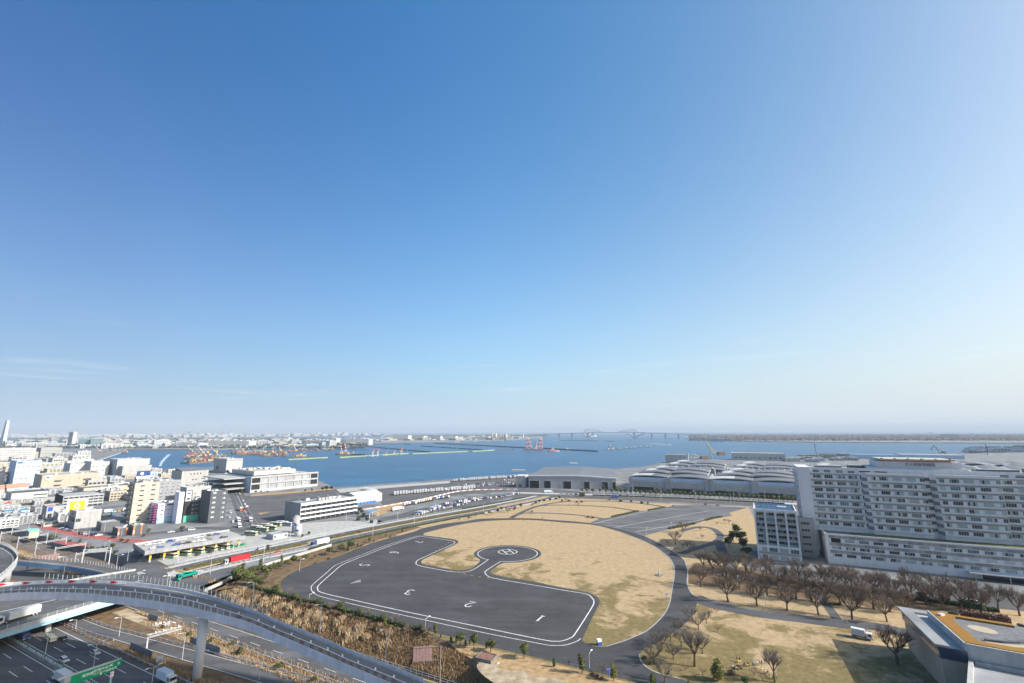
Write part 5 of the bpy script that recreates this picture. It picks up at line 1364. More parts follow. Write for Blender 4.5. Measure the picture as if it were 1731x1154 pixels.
area('yard_verge', [(622,858),(700,846),(680,857),(636,872)], STRAW, 0.03)
for i in range(5):
 a = g(505+i*16, 842-i*2.4, 0.04); b = g(518+i*16, 852-i*2.6, 0.04)
 d = (b-a).normalized(); n = Vector((-d.y, d.x, 0))*0.18
 mb = MB(); mb.quad(a-n, b-n, b+n, a+n, PAINT); tag(mb.build('lot_line_marking'), kind='structure')
# avenue between the towers and the empty lot
ave = G([(382,800),(392,815),(402,838),(417,868),(432,890),(445,902)], 0.0)
strip('avenue', ave, 15, A_ROAD, 0.05)
mb = MB()
for off in (-3.6, 3.6):
 for p, h in line_points([Vector((q.x,q.y,0.08)) for q in offset_line(smooth_line(ave,5), off)], 10):
  d = Vector((math.cos(h), math.sin(h), 0)); n = Vector((-d.y, d.x, 0))*0.1; mb.quad(p-n, p+d*5-n, p+d*5+n, p+n, PAINT)
c = lift(smooth_line(ave,5), 0.08); mb.ribbon(offset_line(c,.15), offset_line(c,-.15), PAINT)
tag(mb.build('avenue_line_markings'), kind='structure')
# boulevard: two carriageways either side of a planted median
bm_px = [(300,966),(321,961),(382,946.5),(440,934.5),(500,922.3),(580,905),(669,887),(752.5,871.5),(816.6,860.3),(900,844),(925,838)]
bl = smooth_line(G(bm_px, 0.0), 4)
def carriage(name, off, w, z=0.04):
 c = [Vector((p.x,p.y,z)) for p in offset_line(bl, off)]
 mb = MB(); mb.ribbon(offset_line(c, w/2), offset_line(c, -w/2), A_ROAD)
 for o in (w/2-0.4, -w/2+0.4):
  e = lift(offset_line(c, o), z+0.02); mb.ribbon(offset_line(e,.12), offset_line(e,-.12), PAINT)
 for p, h in line_points(lift(c, z+0.02), 12):
  d = Vector((math.cos(h), math.sin(h), 0)); n = Vector((-d.y, d.x, 0))*0.09; mb.quad(p-n, p+d*5-n, p+d*5+n, p+n, PAINT)
 return tag(mb.build(name), kind='structure')
carriage('boulevard_far_carriageway', 7.6, 8.0); carriage('boulevard_near_carriageway', -7.6, 8.0)
def kerbstrip(name, off, w, h, mat, a=0.0, b=1.0, side=None):
 n = len(bl); i0, i1 = int(a*(n-1)), int(b*(n-1))+1
 c = offset_line(bl, off)[i0:i1]
 L, Rr = offset_line(c, w/2), offset_line(c, -w/2)
 mb = MB(); mb.ribbon(lift(L,h), lift(Rr,h), mat)
 mb.ribbon(lift(L,-.05), lift(L,h), side or CONC); mb.ribbon(lift(Rr,h), lift(Rr,-.05), side or CONC)
 return tag(mb.build(name), kind='structure')
kerbstrip('median', 0.0, 6.6, 0.16, STRAW)
kerbstrip('footpath', 13.6, 3.6, 0.14, CONC_L)
kerbstrip('footpath', -13.4, 3.0, 0.14, CONC_L)
# cross boulevard before the halls
cb = smooth_line(G([(860,836),(930,837.5),(1000,839.5),(1100,843),(1200,847.5),(1300,853),(1420,861),(1600,874)], 0.0), 4)
for nm, off in (('cross_boulevard_far_carriageway', 9.0), ('cross_boulevard_near_carriageway', -7.5)):
 c = [Vector((p.x,p.y,0.05)) for p in offset_line(cb, off)]
 mb = MB(); mb.ribbon(offset_line(c,6), offset_line(c,-6), A_ROAD)
 for p, h in line_points(lift(c,.08), 14):
  d = Vector((math.cos(h), math.sin(h), 0)); n = Vector((-d.y, d.x, 0))*0.12; mb.quad(p-n, p+d*6-n, p+d*6+n, p+n, PAINT)
 tag(mb.build(nm), kind='structure')
mb = MB(); c = offset_line(cb, 22); mb.ribbon(lift(offset_line(c,6),.12), lift(offset_line(c,-6),.12), CONC_L); tag(mb.build('hall_forecourt'), kind='structure')
mb = MB(); c = offset_line(cb, 0.8); mb.ribbon(lift(offset_line(c,1.8),.15), lift(offset_line(c,-1.8),.15), SOIL); tag(mb.build('median'), kind='structure')
area('quay_junction', [(866,842),(872,826),(900,824),(960,828),(1000,832),(990,838),(930,836)], A_ROAD, 0.03)
# hospital forecourt road
area('hospital_forecourt', [(1262,960),(1300,962),(1400,965),(1731,1005),(1900,1030),(1900,1060),(1731,1032),(1500,1003),(1350,978)], A_PATH, 0.03)
# junction above the motorway
area('junction', [(192,966),(215,951),(262,944),(283,955),(310,964),(345,962),(398,958),(430,968),(400,980),(345,1004),(300,1008),(230,1000)], A_ROAD, 0.02)
mb = MB()
for k in range(7):
 a = g(212+k*4.2, 969-k*0.6, .06); b = g(220+k*4.2, 972-k*0.6, .06)
 d = (b-a).normalized(); n = Vector((-d.y,d.x,0))*0.25; mb.quad(a-n,b-n,b+n,a+n,PAINT)
for k in range(6):
 a = g(322+k*3.0, 966-k*.9, .06); b = g(334+k*3.0, 971-k*.9, .06)
 d = (b-a).normalized(); n = Vector((-d.y,d.x,0))*0.25; mb.quad(a-n,b-n,b+n,a+n,PAINT)
tag(mb.build('zebra_crossing_markings'), kind='structure')
area('traffic_island', [(282,966),(318,962),(335,966),(310,974),(285,973)], CONC_L, 0.12)
# red paved road and the streets at the left
strip('red_paved_road', G([(60,889),(90,893),(130,902),(180,909),(230,913),(275,914.5)]), 9.0, RED_PAVE, 0.05)
strip('red_paved_path', G([(100,914),(125,919),(150,920)]), 7.0, RED_PAVE, 0.05)
strip('back_street', G([(-40,874),(20,879),(90,887),(140,897),(200,903),(270,899),(350,891),(440,898)]), 10.0, A_ROAD, 0.04)
strip('back_street', G([(-40,869),(60,868),(110,881)]), 8.0, A_ROAD, 0.03)
mb = MB()
for off in (-4.2, 4.2):
 c = offset_line(lift(smooth_line(G([(60,889),(90,893),(130,902),(180,909),(230,913),(275,914.5)]),5), .08), off); mb.ribbon(offset_line(c,.12), offset_line(c,-.12), PAINT)
tag(mb.build('red_road_line_markings'), kind='structure')

# ------------------------------------------------------------------ railway in its trench
RZ = CUT_Z+2.2
BALLAST = M('rusty_ballast', (0.16, 0.115, 0.085), var=0.35, scale=0.5, detail=8)
RAILST = M('rail_steel', (0.24, 0.20, 0.17), var=0.2, scale=0.5, rough=0.4, metallic=0.5)
mb = MB(); mb.quad(hw(-400,-3,RZ), hw(-400,-17,RZ), hw(-118,-17,RZ), hw(-118,-3,RZ), BALLAST)
mb.quad(hw(-400,-17,RZ), hw(-400,-20,CUT_Z), hw(-118,-20,CUT_Z), hw(-118,-17,RZ), STRAW)
tag(mb.build('railway_bed'), kind='structure')
for q, off in enumerate((-6.5, -10.8)):
 tr = thing('railway_track', ('far' if q == 0 else 'near') + ' rusty railway track running in the trench at the left', 'railway track', hw(-260, off, RZ), math.atan2(HD.y, HD.x))
 for s in (-0.53, 0.53):
  mb = MB(); mb.box(-140, 140, s-.05, s+.05, 0.2, 0.36, RAILST); mb.build('rail', tr)
 SLP = MB(); SLP.box(-.12,.12,-1.2,1.2,.05,.2,CONC_D,None,False); me = SLP.mesh('sleeper')
 mb = MB()
 for i in range(230):
  x = -140+i*1.22; mb.box(x-.12,x+.12,-1.2,1.2,.04,.2,CONC_D,None,False)
 o = mb.build('sleepers', tr); o['kind'] = 'stuff'
def catenary(i, t, label):
 r = thing('catenary_gantry', label, 'catenary mast', hw(t, -17.5, RZ), math.atan2(HN.y, HN.x))
 mb = MB(); mb.bar((0,0,0),(0,0,8.2),.35,STEEL); mb.build('mast', r)
 mb = MB(); mb.bar((0,0,7.4),(15,0,7.4),.18,STEEL); mb.bar((0,0,6.6),(15,0,6.6),.18,STEEL)
 for k in range(8): mb.bar((k*1.9,0,6.6),(k*1.9+.95,0,7.4),.1,STEEL); mb.bar((k*1.9+.95,0,7.4),(k*1.9+1.9,0,6.6),.1,STEEL)
 mb.build('beam', r)
 mb = MB(); mb.bar((15,0,0),(15,0,8.2),.35,STEEL); mb.build('mast', r)
 mb = MB(); mb.bar((2,0,3.0),(0,0,5.0),.12,STEEL); mb.build('bracket', r)
for i, t in enumerate((-330, -296, -262, -230, -200, -170)):
 catenary(i, t, '%s catenary mast from the left over the railway trench' % ordinal(i+1))

# ------------------------------------------------------------------ the motorway on the floor of the cut
HZ = CUT_Z
def hstrip(name, t0, t1, o0, o1, mat, z):
 mb = MB(); n = max(1, int((t1-t0)/60))
 for i in range(n):
  a, b = t0+(t1-t0)*i/n, t0+(t1-t0)*(i+1)/n
  mb.quad(hw(a,o1,z), hw(a,o0,z), hw(b,o0,z), hw(b,o1,z), mat)
 return tag(mb.build(name), kind='structure')
hstrip('motorway_far_carriageway', -420, 300, -68.0, -54.2, A_HWY, HZ+0.03)
hstrip('motorway_near_carriageway', -420, 300, -86.0, -70.2, A_HWY, HZ+0.03)
hstrip('motorway_median', -420, 300, -70.2, -68.0, CONC_D, HZ+0.02)
mb = MB()
for off in (-56.0, -67.2, -71.0):
 mb.quad(hw(-420,off+.12,HZ+.06), hw(-420,off-.12,HZ+.06), hw(300,off-.12,HZ+.06), hw(300,off+.12,HZ+.06), PAINT)
for off in (-59.8, -63.5, -74.6, -78.3):
 for k in range(36):
  t = -420+k*20 + (3 if off < -70 else 12.5 if off == -63.5 else 12.5)
  mb.quad(hw(t,off+.12,HZ+.06), hw(t,off-.12,HZ+.06), hw(t+8,off-.12,HZ+.06), hw(t+8,off+.12,HZ+.06), PAINT)
tag(mb.build('motorway_line_markings'), kind='structure')
# slip road and third road
def road_t(name, tos, w0, w1, mat, z):
 pts = smooth_line([hw(t,o,z) for t, o in tos], 4); n = len(pts); mb = MB()
 wl = [ (w0+(w1-w0)*i/(n-1))/2 for i in range(n)]
 def off(sgn, add=0):
  out = []
  for i in range(n):
   a, b = pts[max(0,i-1)], pts[min(n-1,i+1)]; d = Vector((b.x-a.x,b.y-a.y)).normalized()
   out.append(Vector((pts[i].x - d.y*sgn*(wl[i]+add), pts[i].y + d.x*sgn*(wl[i]+add), z)))
  return out
 mb.ribbon(off(1), off(-1), mat)
 for s in (1,-1): mb.ribbon(lift(off(s,-.35) if s>0 else off(s,-.55),z+.03), lift(off(s,-.55) if s>0 else off(s,-.35),z+.03), PAINT)
 tag(mb.build(name), kind='structure')
 return off
sl_off = road_t('slip_road', [(-160,-49),(-64,-48.8),(-34,-46.6),(-9,-44),(25,-40.6),(60,-37.2),(120,-32)], 5.0, 8.5, A_HWY, HZ+0.04)
th_off = road_t('lower_ramp_road', [(-120,-25.5),(-50,-25.8),(0,-25.2),(60,-25),(120,-24.5)], 9.0, 9.5, A_HWY, HZ+0.05)
mb = MB()
for k in range(16):
 t = -110+k*14; mb.quad(hw(t,-25.4,HZ+.09), hw(t,-25.6,HZ+.09), hw(t+6,-25.6,HZ+.09), hw(t+6,-25.4,HZ+.09), PAINT)
tag(mb.build('lower_ramp_line_markings'), kind='structure')
hstrip('gravel_shoulder', -70, 120, -37, -31, GRAVEL, HZ+0.0)
# guard rails: each run is one thing with its rail and posts
RAIL_BLUE = M('guard_rail_steel', (0.42, 0.46, 0.55), var=0.08, scale=1, rough=0.4, metallic=0.3)
def guard_rail(label, pts, h=0.8, step=4.0, rail=RAIL_BLUE, post=W_METAL, top=0.45, name='guard_rail'):
 r = thing(name, label, 'guard rail', pts[0]); o = Vector(pts[0])
 mb = MB()
 for a, b in zip(pts[:-1], pts[1:]):
  a = Vector(a)-o; b = Vector(b)-o; d = (b-a); n = Vector((-d.y,d.x,0)).normalized()*0.06
  z0, z1 = h-top, h
  mb.add([a-n+V(0,0,z0), b-n+V(0,0,z0), b-n+V(0,0,z1), a-n+V(0,0,z1), a+n+V(0,0,z0), b+n+V(0,0,z0), b+n+V(0,0,z1), a+n+V(0,0,z1)], [(0,1,2,3),(7,6,5,4),(3,2,6,7),(4,5,1,0)], rail)
 mb.build('rail', r)
 pm = MB(); pm.box(-.09,.09,-.09,.09,0,h+.08,post,None,False); me = pm.mesh('post')
 for p, hd in line_points(pts, step): put('post', me, r, p-o)
 return r
guard_rail('guard rail between motorway and slip road', [hw(t,-53.3,HZ) for t in range(-110,121,23)])
guard_rail('short guard rail along the near edge of the slip road', [p for p in sl_off(-1,.5) if (p.xy-H0).dot(HD) < -28 and (p.xy-H0).dot(HD) > -110])
guard_rail('guard rail along the far edge of the slip road', [p for p in sl_off(1,.5) if (p.xy-H0).dot(HD) > -110])
guard_rail('low rail along the near edge of the lower ramp road', [p for p in th_off(-1,.6) if (p.xy-H0).dot(HD) > -60], h=0.7)
# motorway median: concrete kerb with green glare posts
md = thing('median_barrier', 'white motorway median barrier with green glare blades', 'barrier', hw(-120,-69,HZ))
mo = hw(-120,-69,HZ)
mb = MB(); mb.slab((hw(-120,-69,0)-mo), (hw(120,-69,0)-mo), .5, 0, .55, CONC_L); mb.build('kerb', md)
GLARE = M('green_glare_blade', (0.03, 0.32, 0.17), var=0.15, scale=1)
pm = MB(); pm.box(-.1,.1,-.1,.1,.55,1.15,W_METAL,None,False); pme = pm.mesh('post'); bmesh_ = MB(); bmesh_.box(-.25,.25,-.04,.04,.55,1.7,GLARE,None,False); bme = bmesh_.mesh('glare_blade')
for k in range(120):
 p = hw(-118+k*1.6,-69,HZ)-mo
 put('glare_blade' if k % 5 == 0 else 'post', bme if k % 5 == 0 else pme, md, p, math.atan2(HD.y,HD.x)+.5)
# lattice fence panels (dark sound screens) beside the slip road
SCREEN = M('blue_grey_screen', (0.16, 0.19, 0.24), var=0.12, scale=1, rough=0.4)
for lab, t0, t1, off in (('dark blue panel screen between motorway and slip road', -19, -2, -50.6), ('dark panel screen behind the white camera gantry', -4, 16, -37.2), ('grey panel screen beneath the curved ramp', -46, -38, -33)):
 r = thing('panel_screen', lab, 'screen', hw(t0,off,HZ), math.atan2(HD.y,HD.x)); n = int((t1-t0)/2)
 for i in range(n):
  mb = MB(); mb.box(i*2+.08,i*2+1.92,-.06,.06,.3,2.6,SCREEN); mb.build('panel', r)
  mb = MB(); mb.box(i*2-.08,i*2+.08,-.1,.1,0,2.7,STEEL_D); mb.build('post', r)

# ------------------------------------------------------------------ cross street bridge over the cut
def flatpoly(px): return [Vector((*p, 0)) for p in px]
BR_N = [(-176,240),(-181,226),(-196,186),(-216,132)]       # side towards the ramp column
BR_F = [(-208,270),(-221,258),(-262,215),(-310,160)]
BZ = 0.5
br = thing('cross_street_bridge', 'street bridge over the motorway with light blue girder', 'bridge', (BR_N[0][0], BR_N[0][1], 0))
bo = Vector((BR_N[0][0], BR_N[0][1], 0))
mb = MB(); L = [Vector((x,y,BZ))-bo for x,y in BR_N]; Fp = [Vector((x,y,BZ))-bo for x,y in BR_F]
mb.ribbon(L, Fp, A_ROAD) ;
mb.ribbon([p-V(0,0,.9) for p in Fp], [p-V(0,0,.9) for p in L], STEEL_D)
mb.build('deck', br)
for f in mb.f[:0]: pass
LBLUE = M('light_blue_girder', (0.30, 0.50, 0.62), var=0.08, scale=0.5, rough=0.5)
mb = MB(); mb.ribbon([p+V(0,0,-.35) for p in L], [p+V(0,0,-1.9) for p in L], LBLUE); mb.ribbon([p+V(0,0,-1.9) for p in L], [p+V(-1,1,-1.9) for p in L], LBLUE); mb.build('girder', br)
mb = MB(); mb.ribbon([p+V(-.5,.2,.95) for p in L], [p+V(0,0,.95) for p in L], CONC_L); mb.ribbon([p+V(0,0,.95) for p in L], [p+V(0,0,-.35) for p in L], CONC_L); mb.ribbon([p+V(-.5,.2,0) for p in L], [p+V(-.5,.2,.95) for p in L], CONC_L); mb.build('parapet', br)
mb = MB(); mb.ribbon([p+V(0,0,.95) for p in Fp], [p+V(.5,-.2,.95) for p in Fp], CONC_L); mb.ribbon([p+V(.5,-.2,.95) for p in Fp], [p+V(.5,-.2,0) for p in Fp], CONC_L); mb.ribbon([p+V(0,0,-1.9) for p in Fp], [p+V(0,0,.95) for p in Fp], LBLUE); mb.build('parapet', br)
MESHGL = M('clear_screen_panel', (0.40, 0.45, 0.47), var=0.06, scale=0.5, rough=0.15, spec=0.6)
MESHGL.node_tree.nodes['Principled BSDF'].inputs['Alpha'].default_value = 0.22
def screen_fence(root, pts, z0, z1, step, post=W_METAL, pan=MESHGL):
 n = 0
 pm = MB(); pm.box(-.07,.07,-.07,.07,z0,z1+.05,post,None,False); me = pm.mesh('post')
 lp = line_points(pts, step)
 for (p, h), (q, h2) in zip(lp[:-1], lp[1:]):
  put('post', me, root, p)
  mb = MB(); dz = Vector((0,0,1))
  mb.add([p+dz*z0, q+dz*z0, q+dz*z1, p+dz*z1], [(0,1,2,3)], pan); mb.build('screen_panel', root)
 put('post', me, root, lp[-1][0])
screen_fence(br, [p+V(-.25,.1,0) for p in L], .95, 2.4, 3.0)
mb = MB()
mid = [(a*0.55+b*0.45) for a, b in zip(L, Fp)]; mb.ribbon([p+V(0,0,.03) for p in offset_line(mid,.3)], [p+V(0,0,.03) for p in offset_line(mid,-.3)], PAINT)
for fr in (.2,.38,.72,.86):
 c = [a*(1-fr)+b*fr for a, b in zip(L,Fp)]
 for p, h in line_points(c, 10):
  d = Vector((math.cos(h), math.sin(h), 0)); n = Vector((-d.y,d.x,0))*.1; mb.quad(p-n+V(0,0,.03), p+d*4-n+V(0,0,.03), p+d*4+n+V(0,0,.03), p+n+V(0,0,.03), PAINT)
mb.build('lane_markings', br)
for fr in (.1,.5,.9):
 c = L[1]*(1-fr)+Fp[1]*fr; e = L[2]*(1-fr)+Fp[2]*fr
 mb = MB(); q = (c+e)/2; mb.tube((q.x,q.y,CUT_Z), (q.x,q.y,-.4), 1.0, 1.0, 12, CONC); mb.build('pier', br)

# ------------------------------------------------------------------ the curved ramp viaduct
near_px = [(-60,1014),(0,1007.7),(69,1005),(138.7,1006.9),(190.6,1012),(242.6,1018),(300,1026.8),(338.7,1035.5),(413,1054.5),(469,1078),(538.7,1108),(590.6,1130.8),(642.6,1153),(700,1178)]
far_px  = [(-60,996),(0,990),(69,986),(138.7,984.5),(190,985.5),(240,988.5),(300,997),(349,1008.5),(425,1034),(480,1056.5),(540,1080),(590.6,1102.5),(651,1125.5),(715,1152)]
zprof = [17,17.2,17.4,17.3,17.0,16.8,16.4,16.0,14.2,12.0,9.2,7.0,5.0,3.0]
near3 = smooth_line([g(x,y,z) for (x,y), z in zip(near_px, zprof)], 4)
far3 = smooth_line([g(x,y,z) for (x,y), z in zip(far_px, zprof)], 4)
ro = Vector((near3[28].x, near3[28].y, 0))
ramp = thing('curved_ramp_viaduct', 'sweeping elevated ramp with pale lavender sides and one thick round column', 'viaduct', ro)
near = [p-ro for p in near3]; far = [p-ro for p in far3]
RAMPSIDE = M('lavender_steel', (0.58, 0.61, 0.70), var=0.07, scale=0.3, rough=0.5, streak=0.22)
def up(ps, dz): return [p+V(0,0,dz) for p in ps]
def lerp(f): return [a*(1-f)+b*f for a, b in zip(near, far)]
A_RAMP = asphalt('ramp_asphalt', (0.14, 0.142, 0.148), 0.1, R(28)); mb = MB(); mb.ribbon(near, far, A_RAMP); mb.build('deck', ramp)
mb = MB(); mb.ribbon(up(near,1.0), up(near,-1.4), RAMPSIDE); mb.ribbon(up(lerp(.03),1.0), up(near,1.0), CONC_L); mb.ribbon(up(lerp(.03),0), up(lerp(.03),1.0), CONC_L); mb.build('near_parapet', ramp)
mb = MB(); mb.ribbon(up(far,-1.4), up(far,1.0), RAMPSIDE); mb.ribbon(up(far,1.0), up(lerp(.97),1.0), CONC_L); mb.ribbon(up(lerp(.97),1.0), up(lerp(.97),0), RAMPSIDE); mb.build('far_parapet', ramp)
mb = MB(); mb.ribbon(up(lerp(.25),-2.2), up(near,-1.4), RAMPSIDE); mb.ribbon(up(far,-1.4), up(lerp(.75),-2.2), RAMPSIDE); mb.ribbon(up(lerp(.75),-2.2), up(lerp(.25),-2.2), RAMPSIDE); mb.build('box_girder', ramp)
mb = MB();
for f, w_ in ((.55,.018),(.08,.008),(.92,.008)): mb.ribbon(up(lerp(f-w_),.03), up(lerp(f+w_),.03), PAINT)
a56 = lerp(.56); a66 = lerp(.68)
lp = line_points(a56, 9.0, 4)
cl = lerp(.56)
for i in range(3, len(near)-1, 2):
 p, q = lerp(.57)[i], lerp(.74)[i]; d = (lerp(.57)[i+1]-p).normalized()*.55
 mb.quad(p+V(0,0,.03), q+V(0,0,.03), q+d+V(0,0,.03), p+d+V(0,0,.03), PAINT)
mb.build('lane_markings', ramp)
BROWNP = M('brown_anti_skid', (0.125, 0.075, 0.065), var=0.15, scale=0.4)
mb = MB(); l1, l2 = lerp(.12), lerp(.52)
for i in range(22, len(near)-2, 1):
 for h0 in (0.0,):
  a, b = l1[i], l1[i]+(l1[i+1]-l1[i])*.45; c, d = l2[i]+(l2[i+1]-l2[i])*.45, l2[i]
  mb.quad(a+V(0,0,.025), b+V(0,0,.025), c+V(0,0,.025), d+V(0,0,.025), BROWNP)
mb.ribbon(up(lerp(.34)[:22],.025), up(lerp(.5)[:22],.025), BROWNP)
mb.build('brown_stripes', ramp)
# clear screens on the parapets, red arrow boards
i_end = min(range(len(near3)), key=lambda i: abs(proj(near3[i])[0]-413))
screen_fence(ramp, lerp(.015)[:i_end], 1.0, 2.8, 2.6)
fa = min(range(len(far3)), key=lambda i: abs(proj(far3[i])[0]-348)); fb = min(range(len(far3)), key=lambda i: abs(proj(far3[i])[0]-472))
screen_fence(ramp, lerp(.985)[fa:fb], 1.0, 3.2, 2.4)
fe = min(range(len(far3)), key=lambda i: abs(proj(far3[i])[0]-225))
RED = M('red_arrow_paint', (0.55, 0.02, 0.03), var=0.08, scale=1); PAVEG = M('pale_board', (0.66,0.68,0.72), var=.05, scale=1)
ln = lerp(.965)[:fe+1]
lp = line_points(ln, 0.9)
for k in range(0, len(lp)-10, 9):
 P = [lp[k+j][0] for j in range(10)]
 mb = MB()
 for j in range(9): mb.quad(P[j]+V(0,0,.15), P[j+1]+V(0,0,.15), P[j+1]+V(0,0,1.35), P[j]+V(0,0,1.35), PAVEG if j in (7,8) else SIGN_WHITE)
 mb.build('arrow_board', ramp)
 n = (P[0]-P[5]).cross(V(0,0,1)).normalized()*-0.06
 nn = Vector((-(P[5]-P[0]).y, (P[5]-P[0]).x, 0)).normalized()*-0.05
 mb = MB(); a, b, c = P[1]+nn, P[3]+nn, P[5]+nn
 mb.add([a+V(0,0,.3), b+V(0,0,.3), c+V(0,0,.75), b+V(0,0,1.2), a+V(0,0,1.2), P[2]+nn+V(0,0,.75)], [(0,1,2,5),(5,2,3,4)], RED)
 mb.build('red_arrow', ramp)
# columns
cb_ = g(332.6, 1147, CUT_Z)
mb = MB(); q = cb_-ro; mb.tube((q.x,q.y,CUT_Z), (q.x,q.y,14.2), 1.45, 1.45, 28, W_LILAC); mb.build('column', ramp, smooth=True)
for px in (640, -30):
 i = min(range(len(near3)), key=lambda i: abs(proj(near3[i])[0]-px)); q = (near[i]+far[i])/2
 mb = MB(); mb.tube((q.x,q.y,CUT_Z), (q.x,q.y,q.z-2), 1.4, 1.4, 24, CONC_L); mb.build('column', ramp, smooth=True)
# lamp posts on the ramp's far parapet are built with the lamps

# ------------------------------------------------------------------ loop ramp at the left edge
lz = 11.0
lo_px = [(-60,917),(-20,918),(0,920.5),(14,926),(25,934),(30,943),(27,953),(16,965),(0,979),(-30,1000),(-60,1020)]
li_px = [(-60,935),(-30,935),(-12,936),(-4,940),(0,946),(0,951),(-6,958),(-16,966),(-30,978),(-50,992),(-80,1010)]
lo = smooth_line(G(lo_px, lz), 4); li = smooth_line(G(li_px, lz), 4)
l0 = Vector((lo[20].x, lo[20].y, 0)); loop = thing('loop_ramp', 'white edged loop ramp curving in at the left picture edge', 'viaduct', l0)
lo = [p-l0 for p in lo]; li = [p-l0 for p in li]
mb = MB(); mb.ribbon(li, lo, A_HWY); mb.f = [f[::-1] for f in mb.f]; mb.build('deck', loop)
mb = MB(); mb.ribbon(up(lo,1.0), up(lo,-1.2), W_METAL); mb.ribbon(up(lo,-1.2), up(li,-2.0), W_METAL); mb.build('fascia', loop)
ins = [a*.95+b*.05 for a, b in zip(lo, li)]
mb = MB(); mb.ribbon(up(ins,0), up(ins,1.0), CONC_L); mb.ribbon(up(ins,1.0), up(lo,1.0), CONC_L); mb.build('parapet', loop)
i2 = [a*.75+b*.25 for a, b in zip(lo, li)]; i3 = [a*.72+b*.28 for a, b in zip(lo, li)]
mb = MB(); mb.ribbon(up(i3,.03), up(i2,.03), PAINT)
for k in range(2, len(lo)-2, 2):
 a, b = lo[k]*.93+li[k]*.07, i2[k]; d = (lo[k+1]-lo[k]).normalized()*.3
 mb.quad(a+V(0,0,.03), a+d+V(0,0,.03), b+d+V(0,0,.03), b+V(0,0,.03), PAINT)
mb.build('lane_markings', loop)
screen_fence(loop, ins[8:36], 1.0, 2.6, 2.4)
q = g(10, 985, CUT_Z)-l0; mb = MB(); mb.tube((q.x,q.y,CUT_Z),(q.x,q.y,lz-1.4),1.5,1.5,24,CONC_L); mb.build('column', loop, smooth=True)
# ------------------------------------------------------------------ blue girder underpass ramp beyond the bridge
ub = [(30,948,2),(75,952,1.5),(110,956,.6),(150,963,0.2),(195,973,0.1)]
un = smooth_line([g(x,y,z) for x,y,z in ub], 4); uf = offset_line(un, 7.0)
u0_ = Vector((un[0].x,un[0].y,0)); ur = thing('blue_girder_ramp', 'low ramp with deep blue girder side beyond the street bridge', 'viaduct', u0_)
un = [p-u0_ for p in un]; uf = [p-u0_ for p in uf]
mb = MB(); mb.ribbon(uf, un, A_ROAD); mb.build('deck', ur)
DBLUE = M('deep_blue_girder', (0.10, 0.20, 0.36), var=0.15, scale=0.4, rough=0.5)
mb = MB(); mb.ribbon(up(un,.0), up(un,-2.2), DBLUE); mb.build('girder', ur)
mb = MB(); mb.ribbon(up(offset_line(un,.3),.7), up(un,.7), CONC_L); mb.ribbon(up(un,.7), up(un,0), CONC_L); mb.build('parapet', ur)
screen_fence(ur, offset_line(un, 6.8), 0, 2.0, 2.5)
for k in (6, 11):
 q = (un[k]+uf[k])/2; mb = MB(); mb.box(q.x-.8,q.x+.8,q.y-.8,q.y+.8,CUT_Z,q.z-1.6,CONC); mb.build('pier', ur)
hstrip('trench_road', -330, -100, -40, -22, A_HWY, HZ+0.02)
hstrip('trench_side_road', -330, -100, -60, -44, CONC_D, HZ+0.0)

# ------------------------------------------------------------------ lamps, signs, gantries
LAMPW = M('lamp_head', (0.75,0.75,0.73), var=.05, scale=1, rough=.4)
def lamp(label, base, hh, arms=1, az=0.0, name='street_lamp', group=None, r=0.09, mat=STEEL):
 t = thing(name, label, 'street lamp', base, az, group)
 mb = MB(); mb.tube((0,0,0),(0,0,hh),r*1.4,r*.8,7,mat); mb.build('pole', t)
 for s in ((1,) if arms == 1 else (1,-1)):
  mb = MB(); mb.tube((0,0,hh-.1),(s*1.7,0,hh+.35),r*.7,r*.6,6,mat); am = mb.build('arm', t)
  mb = MB(); mb.box(min(s*1.5,s*2.5),max(s*1.5,s*2.5),-.18,.18,hh+.28,hh+.45,LAMPW); mb.build('lamp_head', am)
 return t
def lamp_px(label, bx, by, yt, z=0.0, **k):
 b = g(bx, by, z); return lamp(label, b, height_at(b, yt), **k)
lamps = []
for bx, by, yt in ((301,950,919),(355,969.6,936),(394,930,902),(445,949,914),(490,914,886),(547,915,885),(585,881,862),(630,905,877),(672,880,862),(700,886,868),(735,867,846),(765,861,843),(817,866,848),(832,846,832)):
 lamps.append(lamp_px('', bx, by, yt, arms=1, az=-0.6, mat=W_METAL))
rank_labels(lamps, '{} tall pale lamp post from the left along the boulevard', 'boulevard lamp posts')
lamps = []
for bx, by, yt in ((904,823.5,812),(950,828,815),(983,836,822),(1012,838,824),(1022,838,819),(1063,840,822),(1070,840,820),(1117,845,826),(1119,846,825),(1177,850,830),(1236,855,830),(1242,856,828),(1294,846,828),(1318,848,830)):
 lamps.append(lamp_px('', bx, by, yt, arms=1, az=2.5, mat=W_METAL))
rank_labels(lamps, '{} pale lamp post from the left before the exhibition halls', 'lamp posts before the halls')
lamps = []
for bx, by, yt in ((156,1138.6,1087),(76,1106.5,1051),(256,1160,1127)):
 lamps.append(lamp_px('', bx, by, yt, z=HZ, arms=2, az=math.atan2(HN.y,HN.x)))
rank_labels(lamps, '{} twin armed lamp from the left over the motorway', 'motorway lamps')
lamps = []
for bx, by, yt in ((308,1113,1068),(438,1148,1099.6),(201,1075,1042),(127,1065,1046)):
 lamps.append(lamp_px('', bx, by, yt, z=HZ, arms=1, az=-2.0))
rank_labels(lamps, '{} single armed lamp from the left along the slip road', 'slip road lamps')
lamps = []
for bx, by, yt in ((429,1032,983),(533,1075,1020),(651,1117,1062),(280,991,972),(103,983,940)):
 i = min(range(len(far3)), key=lambda i: abs(proj(far3[i])[0]-bx)); b = far3[i]+V(0,0,1.0)
 lamps.append(lamp('', b, height_at(b, yt), arms=1, az=-2.2))
